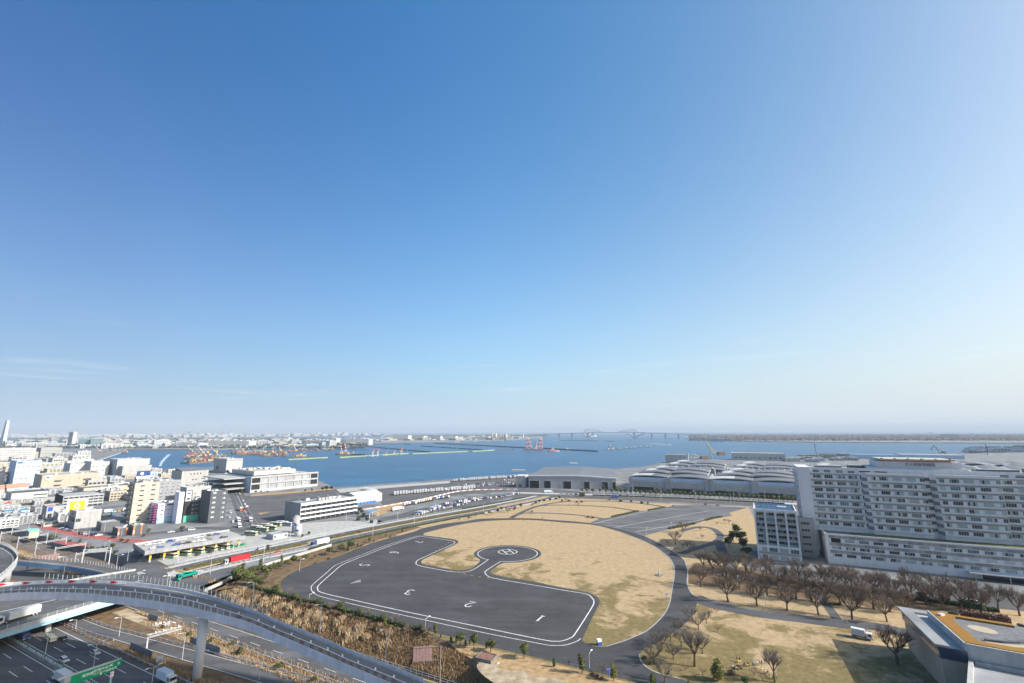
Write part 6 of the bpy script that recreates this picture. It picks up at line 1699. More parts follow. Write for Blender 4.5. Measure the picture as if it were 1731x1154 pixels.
rank_labels(lamps, '{} lamp from the left standing on the curved ramp parapet', 'ramp lamps')
lamps = []
for bx, by, yt in ((506,965,946),(522,1018,1004),(719,1061,1045),(836,1148,1127),(996.5,1128,1104),(1093,906,893),(1135,903,884),(1248,991,975),(1295,1027,1010),(1432,1052,1030)):
 lamps.append(lamp_px('', bx, by, yt, arms=1, az=1.0, r=.07))
rank_labels(lamps, '{} slim park lamp from the left', 'park lamps')
lamps = []
for k, (bx, by, yt) in enumerate(((-2,900,880),(26,892,872),(48,893,874),(70,890,868),(108,889,872),(130,903,885),(150,906,890),(176,898,880),(205,905,888),(60,917,899),(92,912,893),(215,948,930),(196,962,938),(176,932,915),(233,985,965),(282,990,966))):
 lamps.append(lamp_px('', bx, by, yt, arms=1, az=0.4, mat=CONC_L, name='utility_pole'))
rank_labels(lamps, '{} slender pole from the left on the left side streets', 'poles of the left streets')
# green motorway sign
sa, sb_ = g(118, 1158, -.6), g(204, 1128.5, -.6)
SIGN_GREEN = M('green_sign', (0.0, 0.26, 0.11), var=0.06, scale=1, rough=0.4)
ms = thing('motorway_sign_gantry', 'green overhead motorway direction sign with white lettering at the lower left', 'sign', Vector((sa.x,sa.y,HZ)), math.atan2(sb_.y-sa.y, sb_.x-sa.x))
SLn = (sb_-sa).length
mb = MB(); mb.box(0,SLn-1.6,-.1,.1,5.4,8.0,SIGN_GREEN); mb.build('board', ms)
mb = MB(); mb.box(SLn-1.5,SLn,-.1,.1,6.4,8.2,SIGN_GREEN); mb.build('route_board', ms)
mb = MB(); mb.box(-3,SLn,.15,.6,7.9,8.4,CONC_L); mb.build('beam', ms)
mb = MB(); mb.box(SLn-2.4,SLn-1.9,.2,.7,0,8.4,CONC_L); mb.build('post', ms)
mb = MB(); mb.box(SLn-2.6,SLn-1.7,-.2,.15,3.8,5.2,SIGN_WHITE); mb.build('limit_board', ms)
mb = MB(); mb.tube((SLn-2.15,-.25,4.6),(SLn-2.15,-.2,4.6),.34,.34,14,RED); mb.tube((SLn-2.15,-.3,4.6),(SLn-2.15,-.25,4.6),.22,.22,14,SIGN_WHITE); mb.build('limit_disc', ms)
text_obj('空港中央', .95, SIGN_WHITE, ms, (SLn*.42,-.16,6.9), (R(90),0,0)); text_obj('湾岸線', .95, SIGN_WHITE, ms, (SLn*.2,-.16,6.6), (R(90),0,0)); text_obj('Airport Central', .5, SIGN_WHITE, ms, (SLn*.42,-.16,6.2), (R(90),0,0))
text_obj('羽田空港', .7, SIGN_WHITE, ms, (SLn*.68,-.16,6.0), (R(90),0,0)); text_obj('B', 1.0, SIGN_WHITE, ms, (SLn-1.1,-.16,6.9), (R(90),0,0))
mb = MB(); x = SLn*.74; mb.add([(x,-.15,6.9),(x+.5,-.15,7.3),(x+.9,-.15,7.9),(x+.2,-.15,7.5)],[(0,1,2,3)],SIGN_WHITE); mb.add([(x-.2,-.15,7.6),(x+.3,-.15,7.2),(x+1.2,-.15,7.1),(x+.5,-.15,7.45)],[(0,1,2,3)],SIGN_WHITE); mb.build('plane_symbol', ms)
mb = MB(); x = SLn*.56; mb.add([(x,-.15,5.9),(x+.35,-.15,5.5),(x+.7,-.15,5.9),(x+.48,-.15,5.9),(x+.48,-.15,6.2),(x+.22,-.15,6.2),(x+.22,-.15,5.9)],[(0,1,2),(3,4,5,6)],SIGN_WHITE); mb.build('lane_arrow', ms)
# white camera gantry
cg = g(246, 1105, HZ); cgt = thing('camera_gantry', 'white cantilever truss gantry reaching over the slip road', 'gantry', cg, math.atan2(HN.y, HN.x)-.25)
hh = height_at(cg, 1076)
mb = MB(); mb.tube((0,0,0),(0,0,hh),.35,.3,10,W_METAL); mb.build('post', cgt)
mb = MB()
for y in (-.5,.5):
 for z in (hh-.2,hh+.8): mb.bar((-.3,y,z),(10.5,y,z),.14,W_METAL)
 for k in range(7): mb.bar((k*1.5,y,hh-.2),(k*1.5+.75,y,hh+.8),.09,W_METAL); mb.bar((k*1.5+.75,y,hh+.8),(k*1.5+1.5,y,hh-.2),.09,W_METAL)
mb.build('truss_arm', cgt)
for k in range(4):
 mb = MB(); mb.box(2+k*2.4,2.4+k*2.4,-.2,.2,hh+.9,hh+1.4,W_METAL); mb.build('camera_box', cgt)
# brown sign backs and gantries at the cut
BROWN_S = M('brown_sign_back', (0.30,0.19,0.18), var=.12, scale=.8, rough=.6); BROWN_P = M('brown_post', (0.17,0.13,0.11), var=.1, scale=1)
def sign_back(label, bx, by, z, ex, ht, hb, az, L, post_side=1):
 b = g(bx,by,z); r = thing('overhead_sign', label, 'sign', b, az)
 mb = MB(); mb.bar((0,0,0),(0,0,ht),.35,BROWN_P); mb.build('post', r)
 for zz in (ht-.2, hb):
  mb = MB(); mb.bar((0,0,zz),(L,0,zz),.2,BROWN_P); mb.build('beam', r)
 n = 6; x0 = L*.3
 for i in range(n):
  a = x0+i*(L-x0)/n; mb = MB(); mb.box(a+.05,a+(L-x0)/n-.05,-.12,-.02,hb-.3,ht+.2,BROWN_S); mb.build('sign_panel', r)
 return r
sign_back('brown backed overhead sign left of the street bridge', 46, 961, CUT_Z+3, 0, 6.6, 4.0, 0.62, 13)
sign_back('brown backed overhead sign at the bottom centre beside the truck', 743, 1156, -3, 0, 11.0, 7.0, math.pi+.15, 8.5)
sign_back('small brown sign board beside the boulevard', 456, 943, .1, 0, 7.5, 5.0, math.pi-.3, 3.5)
# white gantry sign over the trench
b = g(137, 957, CUT_Z+4); r = thing('trench_gantry', 'pale two post gantry with white panel over the railway trench', 'gantry', b, 0.35)
mb = MB(); mb.bar((0,0,0),(0,0,9.5),.4,W_METAL); mb.build('post', r); mb = MB(); mb.bar((13,0,0),(13,0,9.5),.4,W_METAL); mb.build('post', r)
mb = MB(); mb.bar((0,0,9.2),(13,0,9.2),.3,W_METAL); mb.bar((0,0,7.8),(13,0,7.8),.3,W_METAL); mb.build('beam', r)
mb = MB(); mb.box(2,11.5,-.3,-.15,7.4,9.6,W_LGREY); mb.build('sign_panel', r)
# fences: boulevard edges, cut edge
def fence(label, pts, h, step, rail=W_METAL, name='fence', rails=2):
 r = thing(name, label, 'fence', pts[0]); o = Vector(pts[0])
 for k in range(rails):
  z = h*(1-.55*k); mb = MB()
  for a, b in zip(pts[:-1], pts[1:]): mb.bar(Vector(a)-o+V(0,0,z), Vector(b)-o+V(0,0,z), .10, rail)
  mb.build('rail', r)
 pm = MB(); pm.box(-.06,.06,-.06,.06,0,h+.05,rail,None,False); me = pm.mesh('post')
 for p, hd in line_points(pts, step): put('post', me, r, p-o)
 return r
fence('white rail fence between the boulevard and the bus depot', lift(offset_line(bl, 15.6), .1)[4:32], 1.1, 3)
fence('white rail fence along the park side of the boulevard', lift(offset_line(bl, -12), .1)[3:18], 1.1, 3)
fence('dark post fence at the foot of the reed bank', [hw(t,-13.6,CUT_Z) for t in range(-20,130,10)], 1.3, 2.6, STEEL)
fence('pale fence at the railway side of the trench', [hw(t,-21,CUT_Z+1.2) for t in range(-300,-119,12)], 1.4, 2.6, W_METAL)
screen_r = thing('mesh_fence', 'clear mesh fence along the junction above the curved ramp', 'fence', g(190,985,0))
so = g(190,985,0)
screen_fence(screen_r, [p-so for p in G([(75,977),(110,980),(150,981),(197,978),(240,982),(290,990),(330,998),(352,1002)], .1)], 0, 2.6, 3.0, STEEL)
wall_p = G([(345,1000),(372,988),(395,975),(430,962),(470,949),(520,934),(560,922)], 0)
r = thing('retaining_wall', 'pale concrete wall between boulevard footpath and the park trees', 'wall', wall_p[0])
mb = MB()
for a, b in zip(wall_p[:-1], wall_p[1:]): mb.slab(a-wall_p[0], b-wall_p[0], .5, 0, 1.5, CONC)
mb.build('wall', r)
strip('yellow_line_road', [hw(t,-16.8,CUT_Z) for t in (-20,20,60,100,140)], 6.0, A_ROAD, 0.03)
mb = MB(); mb.quad(hw(-20,-14.6,CUT_Z+.06), hw(-20,-14.9,CUT_Z+.06), hw(140,-14.9,CUT_Z+.06), hw(140,-14.6,CUT_Z+.06), PAINT_Y); tag(mb.build('yellow_line_marking'), kind='structure')
# red and white barrier along the truck lot
r0_ = smooth_line(G([(614,861),(660,853),(720,842),(776,829.5),(830,826.5),(880,826.5)], 0), 3)
bt = thing('construction_barrier', 'long low red and white barrier between truck lot and quay', 'barrier', r0_[0]); o = r0_[0]
lp = line_points(r0_, 5)
RW = (M('faded_red_barrier', (0.52,0.30,0.28), var=.1, scale=.5), SIGN_WHITE)
for k, ((p, h), (q, h2)) in enumerate(zip(lp[:-1], lp[1:])):
 mb = MB(); mb.slab(p-o, q-o, .5, 0, .8, RW[k % 2]); mb.build('barrier_segment', bt)
# ------------------------------------------------------------------ plants
BARK = M('bark', (0.115, 0.085, 0.065), var=0.25, scale=2.0, rough=0.95, spec=0.1)
TWIG = M('twig_bark', (0.155, 0.122, 0.10), var=0.2, scale=1.0, rough=0.95, spec=0.1, rnd=0.25)
TWIG_G = M('grey_twig_bark', (0.20, 0.17, 0.15), var=0.2, scale=1.0, rough=0.95, spec=0.1, rnd=0.25)
TWIG_P = M('plum_blossom_twig', (0.34, 0.17, 0.18), var=0.25, scale=1.5, rough=0.95, spec=0.1)
def leafm(name, c, c2): return M(name, c, rough=0.65, var=0.3, scale=1.6, spec=0.25, col2=c2, rnd=0.25)
LEAF = leafm('evergreen_leaf', (0.035, 0.062, 0.018), (0.075, 0.11, 0.03))
LEAF_O = leafm('olive_leaf', (0.085, 0.085, 0.025), (0.15, 0.135, 0.045))
LEAF_Y = leafm('yellow_green_leaf', (0.13, 0.13, 0.02), (0.21, 0.19, 0.03))
LEAF_R = leafm('russet_leaf', (0.13, 0.065, 0.04), (0.19, 0.10, 0.065))
LEAF_D = leafm('dark_leaf', (0.018, 0.034, 0.014), (0.04, 0.06, 0.02))
def bare_tree(seed, h, spread, trunk_h, tm, levels=(7, 6, 6, 6), up=0.62):
 rr = random.Random(seed); tr = MB(); cr = MB()
 def limb(mb, p, d, L, r, n, mat):
  q = p; dd = d.copy()
  for k in range(2):
   dd = (dd + Vector((rr.uniform(-.18,.18), rr.uniform(-.18,.18), rr.uniform(-.02,.16)))).normalized()
   e = q + dd*L/2; mb.tube(q, e, r*(1-.3*k), r*(1-.3*(k+1)), n, mat, False); q = e
  return q, dd
 base = Vector((0,0,0)); top = Vector((rr.uniform(-.15,.15), rr.uniform(-.15,.15), trunk_h))
 tr.tube(base, top, h*.028, h*.020, 8, BARK, False)
 for i in range(levels[0]):
  a = 2*math.pi*(i+rr.uniform(-.3,.3))/levels[0]; el = rr.uniform(up-.15, up+.35)
  d = Vector((math.cos(a)*spread, math.sin(a)*spread, el*1.3)).normalized()
  p1, d1 = limb(tr, top-Vector((0,0,rr.uniform(0,.25)*trunk_h)), d, h*rr.uniform(.26,.36), h*.013, 6, BARK)
  for j in range(levels[1]):
   q0 = top + (p1-top)*rr.uniform(.45,1)
   d2 = (d1 + Vector((rr.uniform(-.75,.75), rr.uniform(-.75,.75), rr.uniform(-.1,.7)))).normalized()
   p2, d2 = limb(tr, q0, d2, h*rr.uniform(.15,.25), h*.006, 4, BARK)
   for k in range(levels[2]):
    q1 = q0 + (p2-q0)*rr.uniform(.3,1)
    d3 = (d2 + Vector((rr.uniform(-.8,.8), rr.uniform(-.8,.8), rr.uniform(-.2,.7)))).normalized()
    p3, d3 = limb(cr, q1, d3, h*rr.uniform(.10,.17), h*.0030, 3, tm)
    for l in range(levels[3]):
     q2 = q1 + (p3-q1)*rr.uniform(.2,1)
     d4 = (d3 + Vector((rr.uniform(-.9,.9), rr.uniform(-.9,.9), rr.uniform(-.3,.7)))).normalized()
     e = q2 + d4*h*rr.uniform(.06,.12)
     s = d4.cross(Vector((rr.uniform(-1,1),rr.uniform(-1,1),.3))).normalized()*h*.0020
     cr.add([q2-s, q2+s, e], [(0,1,2)], tm)
 return tr.mesh('trunk'), cr.mesh('crown')
def leaf_cloud(mb, rr, blobs, n, size, mats):
 tot = sum(b[3]*b[4]*b[5] for b in blobs)
 for cx, cy, cz, rx, ry, rz_ in blobs:
  m = int(n*rx*ry*rz_/tot)
  for _ in range(m):
   u = Vector((rr.gauss(0,1), rr.gauss(0,1), rr.gauss(0,1))).normalized(); t = rr.uniform(.55,1.05)
   p = Vector((cx+u.x*rx*t, cy+u.y*ry*t, cz+u.z*rz_*t))
   nrm = (u + Vector((rr.uniform(-.8,.8), rr.uniform(-.8,.8), rr.uniform(-.4,.9)))).normalized()
   a = nrm.cross(Vector((rr.uniform(-1,1),rr.uniform(-1,1),rr.uniform(-1,1)))).normalized(); b = nrm.cross(a)
   s = size*rr.uniform(.6,1.3)
   mb.add([p-a*s-b*s*.6, p+a*s-b*s*.6, p+a*s*.7+b*s*.7, p-a*s*.7+b*s*.7], [(0,1,2,3)], rr.choice(mats))
def evergreen(seed, kind, mats):
 """unit tree: height 1"""
 rr = random.Random(seed); tr = MB(); cr = MB()
 if kind == 'round':
  tr.tube((0,0,0),(0,0,.5),.028,.018,6,BARK,False)
  for i in range(4):
   a = i*1.57+rr.random(); tr.tube((0,0,.3),(math.cos(a)*.18,math.sin(a)*.18,.6),.014,.007,4,BARK,False)
  bl_ = [(0,0,.66,.27,.27,.28)] + [(rr.uniform(-.2,.2),rr.uniform(-.2,.2),rr.uniform(.45,.85),rr.uniform(.12,.2),rr.uniform(.12,.2),rr.uniform(.1,.17)) for _ in range(8)]
  leaf_cloud(cr, rr, bl_, 620, .038, mats)
 elif kind == 'column':
  tr.tube((0,0,0),(0,0,.4),.035,.03,6,BARK,False)
  leaf_cloud(cr, rr, [(0,0,.28,.20,.20,.25),(0,0,.55,.22,.22,.3),(0,0,.8,.15,.15,.19)], 420, .045, mats)
 elif kind == 'tall':
  tr.tube((0,0,0),(0,0,.7),.025,.01,6,BARK,False)
  leaf_cloud(cr, rr, [(rr.uniform(-.09,.09),rr.uniform(-.09,.09),z,.19-.08*abs(z-.5),.19-.08*abs(z-.5),.13) for z in (.28,.4,.5,.6,.7,.8,.9)], 560, .034, mats)
 elif kind == 'cone':
  tr.tube((0,0,0),(0,0,.5),.03,.02,6,BARK,False)
  leaf_cloud(cr, rr, [(rr.uniform(-.05,.05),rr.uniform(-.05,.05),z,w,w,.13) for z,w in ((.2,.26),(.32,.31),(.45,.31),(.58,.27),(.7,.22),(.82,.16),(.92,.09))], 1500, .030, mats)
 elif kind == 'shrub':
  tr.tube((0,0,0),(0,0,.4),.04,.02,5,BARK,False)
  bl_ = [(rr.uniform(-.35,.35),rr.uniform(-.35,.35),rr.uniform(.3,.6),rr.uniform(.25,.4),rr.uniform(.25,.4),rr.uniform(.25,.38)) for _ in range(6)]
  leaf_cloud(cr, rr, bl_, 420, .07, mats)
 return tr.mesh('trunk'), cr.mesh('crown')
BT = [bare_tree(s, 8.0, 1.0, 1.9, TWIG) for s in (1,2,3)]
BC = [bare_tree(s, 5.5, 1.25, 1.1, TWIG_G, (6,6,5,6), .45) for s in (5,6,7)]
BTALL = [bare_tree(s, 9.0, .62, 2.4, TWIG_G, (7,6,6,6), .9) for s in (8,)]
BP = [bare_tree(9, 4.2, 1.3, .8, TWIG_P, (5,4,5,5), .45)]
EV = {k: [evergreen(40+i*7+j, k, m) for j in range(2)] for i, (k, m) in enumerate((('round',[LEAF,LEAF,LEAF_O]),('column',[LEAF,LEAF_D]),('tall',[LEAF,LEAF_O]),('cone',[LEAF_Y,LEAF_O,LEAF]),('shrub',[LEAF,LEAF_D,LEAF_O])))}
EV['olive'] = [evergreen(90+j, 'round', [LEAF_O, LEAF_O, LEAF]) for j in range(3)]
EV['yellow'] = [evergreen(95+j, 'tall', [LEAF_Y, LEAF_O]) for j in range(2)]
EV['russet'] = [evergreen(97+j, 'shrub', [LEAF_R, LEAF_R, BARK]) for j in range(2)]
EV['dark'] = [evergreen(99+j, 'round', [LEAF_D, LEAF, LEAF_D]) for j in range(2)]
prng = random.Random(5)
def plant(name, meshes, loc, scale, cat='tree', label='', group=None, sxy=1.0):
 r = thing(name, label, cat, loc, prng.uniform(0, 6.28), group)
 r.scale = (scale*sxy*prng.uniform(.85,1.15), scale*sxy, scale*prng.uniform(.93,1.07)); r.rotation_euler = (prng.uniform(-.05,.05), prng.uniform(-.05,.05), r.rotation_euler[2])
 put('trunk', meshes[0], r); put('crown', meshes[1], r)
 return r
def ev_px(kind, bx, by, yt, name='evergreen_tree', sxy=1.0, cat='tree'):
 b = g(bx, by, 0.0); return plant(name, prng.choice(EV[kind]), b, height_at(b, yt), cat, sxy=sxy)
# grove of bare trees before the hospital, row by row
rows = [
 ('front row', [(1185,991),(1231,1016.4),(1279.4,1023.3),(1330.5,1031),(1383.4,1038),(1440.6,1046),(1499.6,1050)], 14.0),
 ('second row', [(1230,990),(1273,1002.5),(1321,1008.6),(1370.5,1014.7),(1421.6,1021.6),(1477,1028.5),(1534,1036)], 13.5),
 ('third row', [(1222,972),(1268,980),(1311.5,987),(1357.4,993.8),(1406,1001.7),(1457,1007.7),(1510.8,1014),(1566,1022),(1625,1029)], 13.5),
 ('inner row', [(1250,995),(1297,1005),(1346,1012),(1396,1018),(1449,1025),(1505,1033),(1245,968),(1290,976),(1335,984),(1381,991),(1430,998),(1483,1005),(1540,1012),(1600,1020),(1660,1030),(1205,968)], 12.5),
 ('rear row', [(1190,962),(1225,961),(1261,966),(1296,970),(1351,977),(1395,984),(1440,990),(1490,997),(1540,1003),(1590,1010),(1640,1018),(1687,1027),(1724,1040)], 13.0),
]
for nm, pts, h in rows:
 L = []
 for x, y in pts:
  L.append(plant('bare_tree', prng.choice(BT), g(x, y, 0), h/8.0*prng.uniform(.9,1.12)))
 rank_labels(L, '{} bare brown tree from the left in the %s of the hospital grove' % nm, 'bare trees before the hospital')
for x, y, h, lab in ((1517.7,1122,16,'big bare tree with drooping twigs beside the roof garden building'),(1594,1030,12,'bare tree just behind the roof garden edge'),(1658,1037,12,'bare tree behind the roof garden shrubs')):
 plant('bare_tree', BT[0], g(x,y,0), h/8.0, label=lab)
L = [plant('bare_cherry_tree', prng.choice(BC), g(x,y,0), prng.uniform(1.25,1.65)) for x, y in ((1165,1049),(1194,1052.8),(1181,1063),(1145,1069),(1119,1096),(1133,1082),(1138.7,1112.6),(1105.5,1120.4),(1187.8,1104),(1124.5,1153),(1152,1092),(1110,1088))]
rank_labels(L, '{} low grey bare cherry tree from the left beside the curving path', 'bare cherry trees on the path island')
plant('bare_tree', BTALL[0], g(1174,1125.6,0), 1.6, label='tall upright bare tree standing among the low cherry trees')
plant('bare_tree', BTALL[0], g(1310,1153,0), 1.25, label='slim bare tree behind the picnic group at the bottom')
L = [plant('plum_tree', BP[0], g(x,y,0), prng.uniform(.75,1.1)) for x, y in ((1212,1034.6),(1213.8,1066.7),(1159,1132.5),(1225,1143),(1275,1141),(1290,1150),(1188,1140))]
rank_labels(L, '{} small pinkish plum tree from the left near the picnic lawn', 'plum trees')
L = [plant('bare_tree', prng.choice(BC), g(x,y,0), s) for x, y, s in ((1166,932,2.2),(1141.6,919,2.1),(1154.6,899,2.3),(1183,896,.8),(1187.5,909,.8),(1226,882,.8),(1232,884,.9),(1212,886,.7),(1128,918,.7),(1155,925,.8))]
rank_labels(L, '{} bare tree from the left between plaza and balcony block', 'bare trees by the plaza')
L = [plant('bare_tree', prng.choice(BC), g(x,y,0), s) for x, y, s in ((804,874,1.3),(858,865.5,1.6),(868,862.5,1.7),(777,879,.9),(830,870,.9),(480,961,.9),(460,985,.9),(448,978,.8),(490,1002,.7),(512,1018,.7),(560,1031,.9),(618,1043,1.0),(722,1073,.9),(736,1089,.9),(668,1056,1),(690,1069,.8),(957,847,.9),(1018,1140,1.0))]
rank_labels(L, '{} small leafless tree from the left along the outer park edge', 'leafless trees of the outer park edge')
# evergreens along the asphalt
evs = {'round': [(712.4,1067.5,1052.8),(778,1089,1068),(800.8,1094.4,1069),(829.4,1101.3,1078),(885.7,1112.6,1085),(498,1015.5,1001),(538.7,1021.6,1008),(575,1030,1015),(608.8,1039,1026),(647.8,1051,1034.6),(432,969.6,953),(445,971,952),(463,964.4,949),(403.5,976.5,955),(415.6,977,960),(432,988.7,970),(465,1006,987),(496,954,937),(516,947,935.5),(532.6,943.6,935),(557.7,936.7,923),(576,932.3,918.5),(594,928,911.5),(624.5,916.7,907.5),(398.4,986,955),(418,989,965),(408,983,961),(426,974,956),(455,967,952),(470,960,947),(484,957,945),(441,992,975),(841.5,866.4,858),(847.6,863,854.5),(826.8,869,862),(880.5,857.7,849),(792,876.8,871)],
 'column': [(762.6,1085,1072.7),(771.3,1084,1073.6),(787,1091,1080.5),(794,1087.5,1079),(822.4,1096,1084),(936.8,1126.4,1110.8),(507.5,1020.7,1010.5),(583,1038,1026),(633,1051,1040.6),(597,1042.4,1033.7),(658,1054.5,1046),(520.5,1020,1014),(489,1013,1005),(478,1008,1000),(460,1007.7,1000.7),(549,938.4,931.4),(604.5,924.5,916.7),(632,915,909.8),(660,908,902),(680,898.5,891.6),(588,930,920),(700,1063,1057),(745,1077,1069)],
 'tall': [(410,968,949),(424,981,962),(440,960,944),(452,978,960),(476,953,940),(735.8,1073.6,1051),(984,1138.6,1104),(652,907,900),(690,893,889)],
 'yellow': [(1037.8,1150,1118.6),(474.5,947,936.7),(652,1060,1044),(1164,1156,1147)],
 'cone': [(1213.8,1150.7,1111),(1103.7,1156,1135.5)],
 'dark': [(1260,1160,1143),(1246,905,884),(1252,917,895),(1258,930,908),(1262,942,922),(1240,915,896),(1233,925,905),(1300,898,888),(1330,986,966),(1480,1002,985),(1530,1010,992),(1560,1016,998),(1600,1023,1004),(1640,1035,1010),(1660,1038,1020)]}
names = {'round': '{} round crowned evergreen from the left along the park edge', 'column': '{} small clipped dark column shrub from the left along the park edge', 'tall': '{} tall narrow evergreen from the left on the near verge', 'yellow': '{} yellowing narrow tree from the left around the park', 'cone': '{} dense golden green conical tree from the left at the bottom', 'dark': '{} dark leafy tree from the left in the shade near the hospital'}
for k, pts in evs.items():
 L = [ev_px(k, x, y, yt, 'column_shrub' if k == 'column' else 'evergreen_tree', 1.0 if k not in ('round','dark') else prng.uniform(1.15,1.5), 'shrub' if k == 'column' else 'tree') for x, y, yt in pts]
 rank_labels(L, names[k], names[k][3:])
# street trees before the halls
L = []
for i in range(37):
 x = 1050 + i*8.3; y = 834.0 + (x-1050)*0.0475
 L.append(ev_px('olive', x, y, y-9.6*(1+.0006*(x-1050)), 'street_tree', 1.15))
for x in (984,993,1002,1014,1024,1035,1043): L.append(ev_px('olive', x, 831.5+(x-984)*.03, 823.5, 'street_tree', 1.1))
rank_labels(L, '{} round olive street tree from the left before the exhibition halls', 'street trees before the halls')
L = []
for i in range(16):
 t = i/15; x, y = 384+24*t, 799+37*t; L.append(ev_px('dark', x, y, y-7-3*t, 'street_tree', .9))
rank_labels(L, '{} dark street tree counted along the avenue beside the logistics centre', 'avenue street trees')
L = [ev_px('dark', x, y, y-h, 'evergreen_tree', 1.3) for x, y, h in ((371,797,14),(545,829,7),(552,829,9),(560,828,8),(527,830,5),(516,831,5),(432,833,5),(441,832,4),(452,832,4),(607,866,10),(612,868,8),(604,872,8),(614,873,7),(20,802,10),(6,806,10),(15,812,9),(-5,815,9),(30,795,8))]
rank_labels(L, '{} dark tree from the left among the left hand buildings', 'trees among the left buildings')
L = [ev_px('shrub', x, y, y-h, 'shrub', .9, 'shrub') for x, y, h in ((86,907,6),(93,909,7),(101,912,6),(118,915,6),(135,916,7),(10,886,6),(17,887,7),(26,888,7),(56,877,6),(250,899,8),(243,906,6),(308,893,7),(205,915,7),(215,916,7),(190,925,9),(182,929,9),(175,930,10),(165,930,8),(195,935,8),(145,925,5),(155,927,7),(522,903,7),(480,907,7),(511,907,6),(606,879,8),(620,880,8),(628,883,7),(606,900,5))]
rank_labels(L, '{} roadside shrub from the left around railway and depot', 'roadside shrubs on the left')
L = [ev_px('shrub', x, y, y-h, 'shrub', 1.0, 'shrub') for x, y, h in ((950,846,4),(962,847,4.5),(975,849,3.5),(983,848,4),(1030,845,4),(1049,847,5),(1067,848,5),(1085,850,5),(1095,851,4),(978,852,3),(1138,855,3),(1193,853,4),(870,860,4),(905,850,5),(912,848,5),(920,846,5),(930,845,5),(940,843,5),(946,842,6),(984,838,9),(900,853,4))]
rank_labels(L, '{} low green shrub from the left on the far park border', 'far park border shrubs')
L = [ev_px('russet', x, y, y-h, 'russet_shrub', 1.5, 'shrub') for x, y, h in ((518,1022,5),(528,1025,6),(566,1035,6),(574,1038,6),(556,944,4),(612,922,4),(533,952,3),(684,1064,5),(694,1067,5),(705,1070,6),(722,1073,6),(1002,1141,6),(1010,1144,6),(1016,1147,5),(900,864,2.5),(868,872,2),(994,874,4),(1003,875,4),(1090,1112,5),(1100,1122,5),(1130,1138,5),(1238,1140,9),(1250,1130,7))]
rank_labels(L, '{} brownish winter shrub from the left around the park', 'brown winter shrubs')
# hedges
def hedge(label, pts, w, h, mats, dens=26, name='hedge', core=LEAF_D):
 r = thing(name, label, 'hedge', pts[0]); o = Vector(pts[0]); rr = random.Random(len(label)); mb = MB()
 cm = MB()
 for a, b in zip(pts[:-1], pts[1:]): cm.slab(Vector(a)-o, Vector(b)-o, w*.7, o.z*0, h*.82, core)
 cm.build('core', r)
 L = offset_line(pts, 0)
 for p, hd in line_points(pts, .5):
  d = Vector((-math.sin(hd), math.cos(hd), 0))
  for _ in range(int(dens*.5)):
   s = rr.choice((-1,0,1));
   q = p-o + d*(s*w*.5+rr.uniform(-.15,.15)*w if s else rr.uniform(-.5,.5)*w) + Vector((math.cos(hd)*rr.uniform(-.3,.3), math.sin(hd)*rr.uniform(-.3,.3), 0))
   q.z += (rr.uniform(.1,1)*h if s else h*rr.uniform(.85,1.12))
   nrm = Vector((rr.uniform(-1,1),rr.uniform(-1,1),rr.uniform(.1,1))).normalized(); a = nrm.cross(Vector((rr.uniform(-1,1),rr.uniform(-1,1),0))).normalized(); b2 = nrm.cross(a); sz = .16*rr.uniform(.6,1.4)
   mb.add([q-a*sz-b2*sz, q+a*sz-b2*sz, q+a*sz+b2*sz, q-a*sz+b2*sz], [(0,1,2,3)], rr.choice(mats))
 o2 = mb.build('foliage', r); o2['kind'] = 'stuff'
 return r
hedge('long dark hedge along the top of the reed bank', [hw(t, 1.6, 0) for t in range(-28, 86, 6)], 1.8, 1.4, [LEAF, LEAF_D, LEAF_O], 22)
hedge('olive hedge in the boulevard median, near half', lift(bl, .1)[3:18], 4.2, 1.0, [LEAF_O, LEAF_Y, LEAF_O, LEAF_R], 20, core=LEAF_O)
hedge('olive hedge in the boulevard median, far half', lift(bl, .1)[19:34], 4.0, 1.0, [LEAF_O, LEAF_R, LEAF_O], 14, core=LEAF_O)
hedge('green hedge on the park side of the boulevard', lift(offset_line(bl, -16.0), 0)[16:32], 2.0, 1.1, [LEAF, LEAF_O], 14)
hedge('green hedge before the truck parking lot', lift(offset_line(bl, 17.5), 0)[26:38], 2.0, 1.0, [LEAF, LEAF_O], 12)
hedge('hedge along the near edge of the plaza lawn', G([(1035,873.2),(1056,868.5),(1078,863.6)]), 2.2, 1.2, [LEAF_O, LEAF], 18)
hedge('hedge along the far edge of the plaza lawn', G([(1096,862.3),(1110,859.5),(1123,857)]), 2.2, 1.2, [LEAF_O, LEAF], 14)
hedge('clipped hedge on the right side of the plaza', G([(1131,893.5),(1155,888.5),(1175,884.5)]), 2.0, 1.2, [LEAF, LEAF_D], 20)
hedge('clipped hedge near the balcony block by the plaza', G([(1193,879),(1206,875.5),(1220,873)]), 2.0, 1.2, [LEAF, LEAF_D], 16)
hedge('dark hedge in the median before the halls', lift(offset_line(cb, 16.0), .1)[8:22], 2.0, 1.2, [LEAF_D, LEAF], 10)
hedge('dark hedge at the hospital forecourt edge', G([(1280,975),(1340,984),(1420,994),(1500,1005),(1600,1020),(1690,1034)]), 2.2, 1.5, [LEAF_D, LEAF, LEAF_O], 14)
hedge('low hedge in the grove before the hospital', G([(1395,1022),(1410,1021),(1420,1022)]), 1.6, .8, [LEAF_Y, LEAF_O], 16)
rg = [Vector((C0.x,C0.y,14.2))+Vector((*gp(a,b),0)) for a, b in ((15,2.8),(20,2.8),(27,2.8))]
hedge('russet clipped hedge on the roof garden', rg, 1.8, 1.9, [LEAF_R, LEAF_R, BARK], 40, core=LEAF_R)
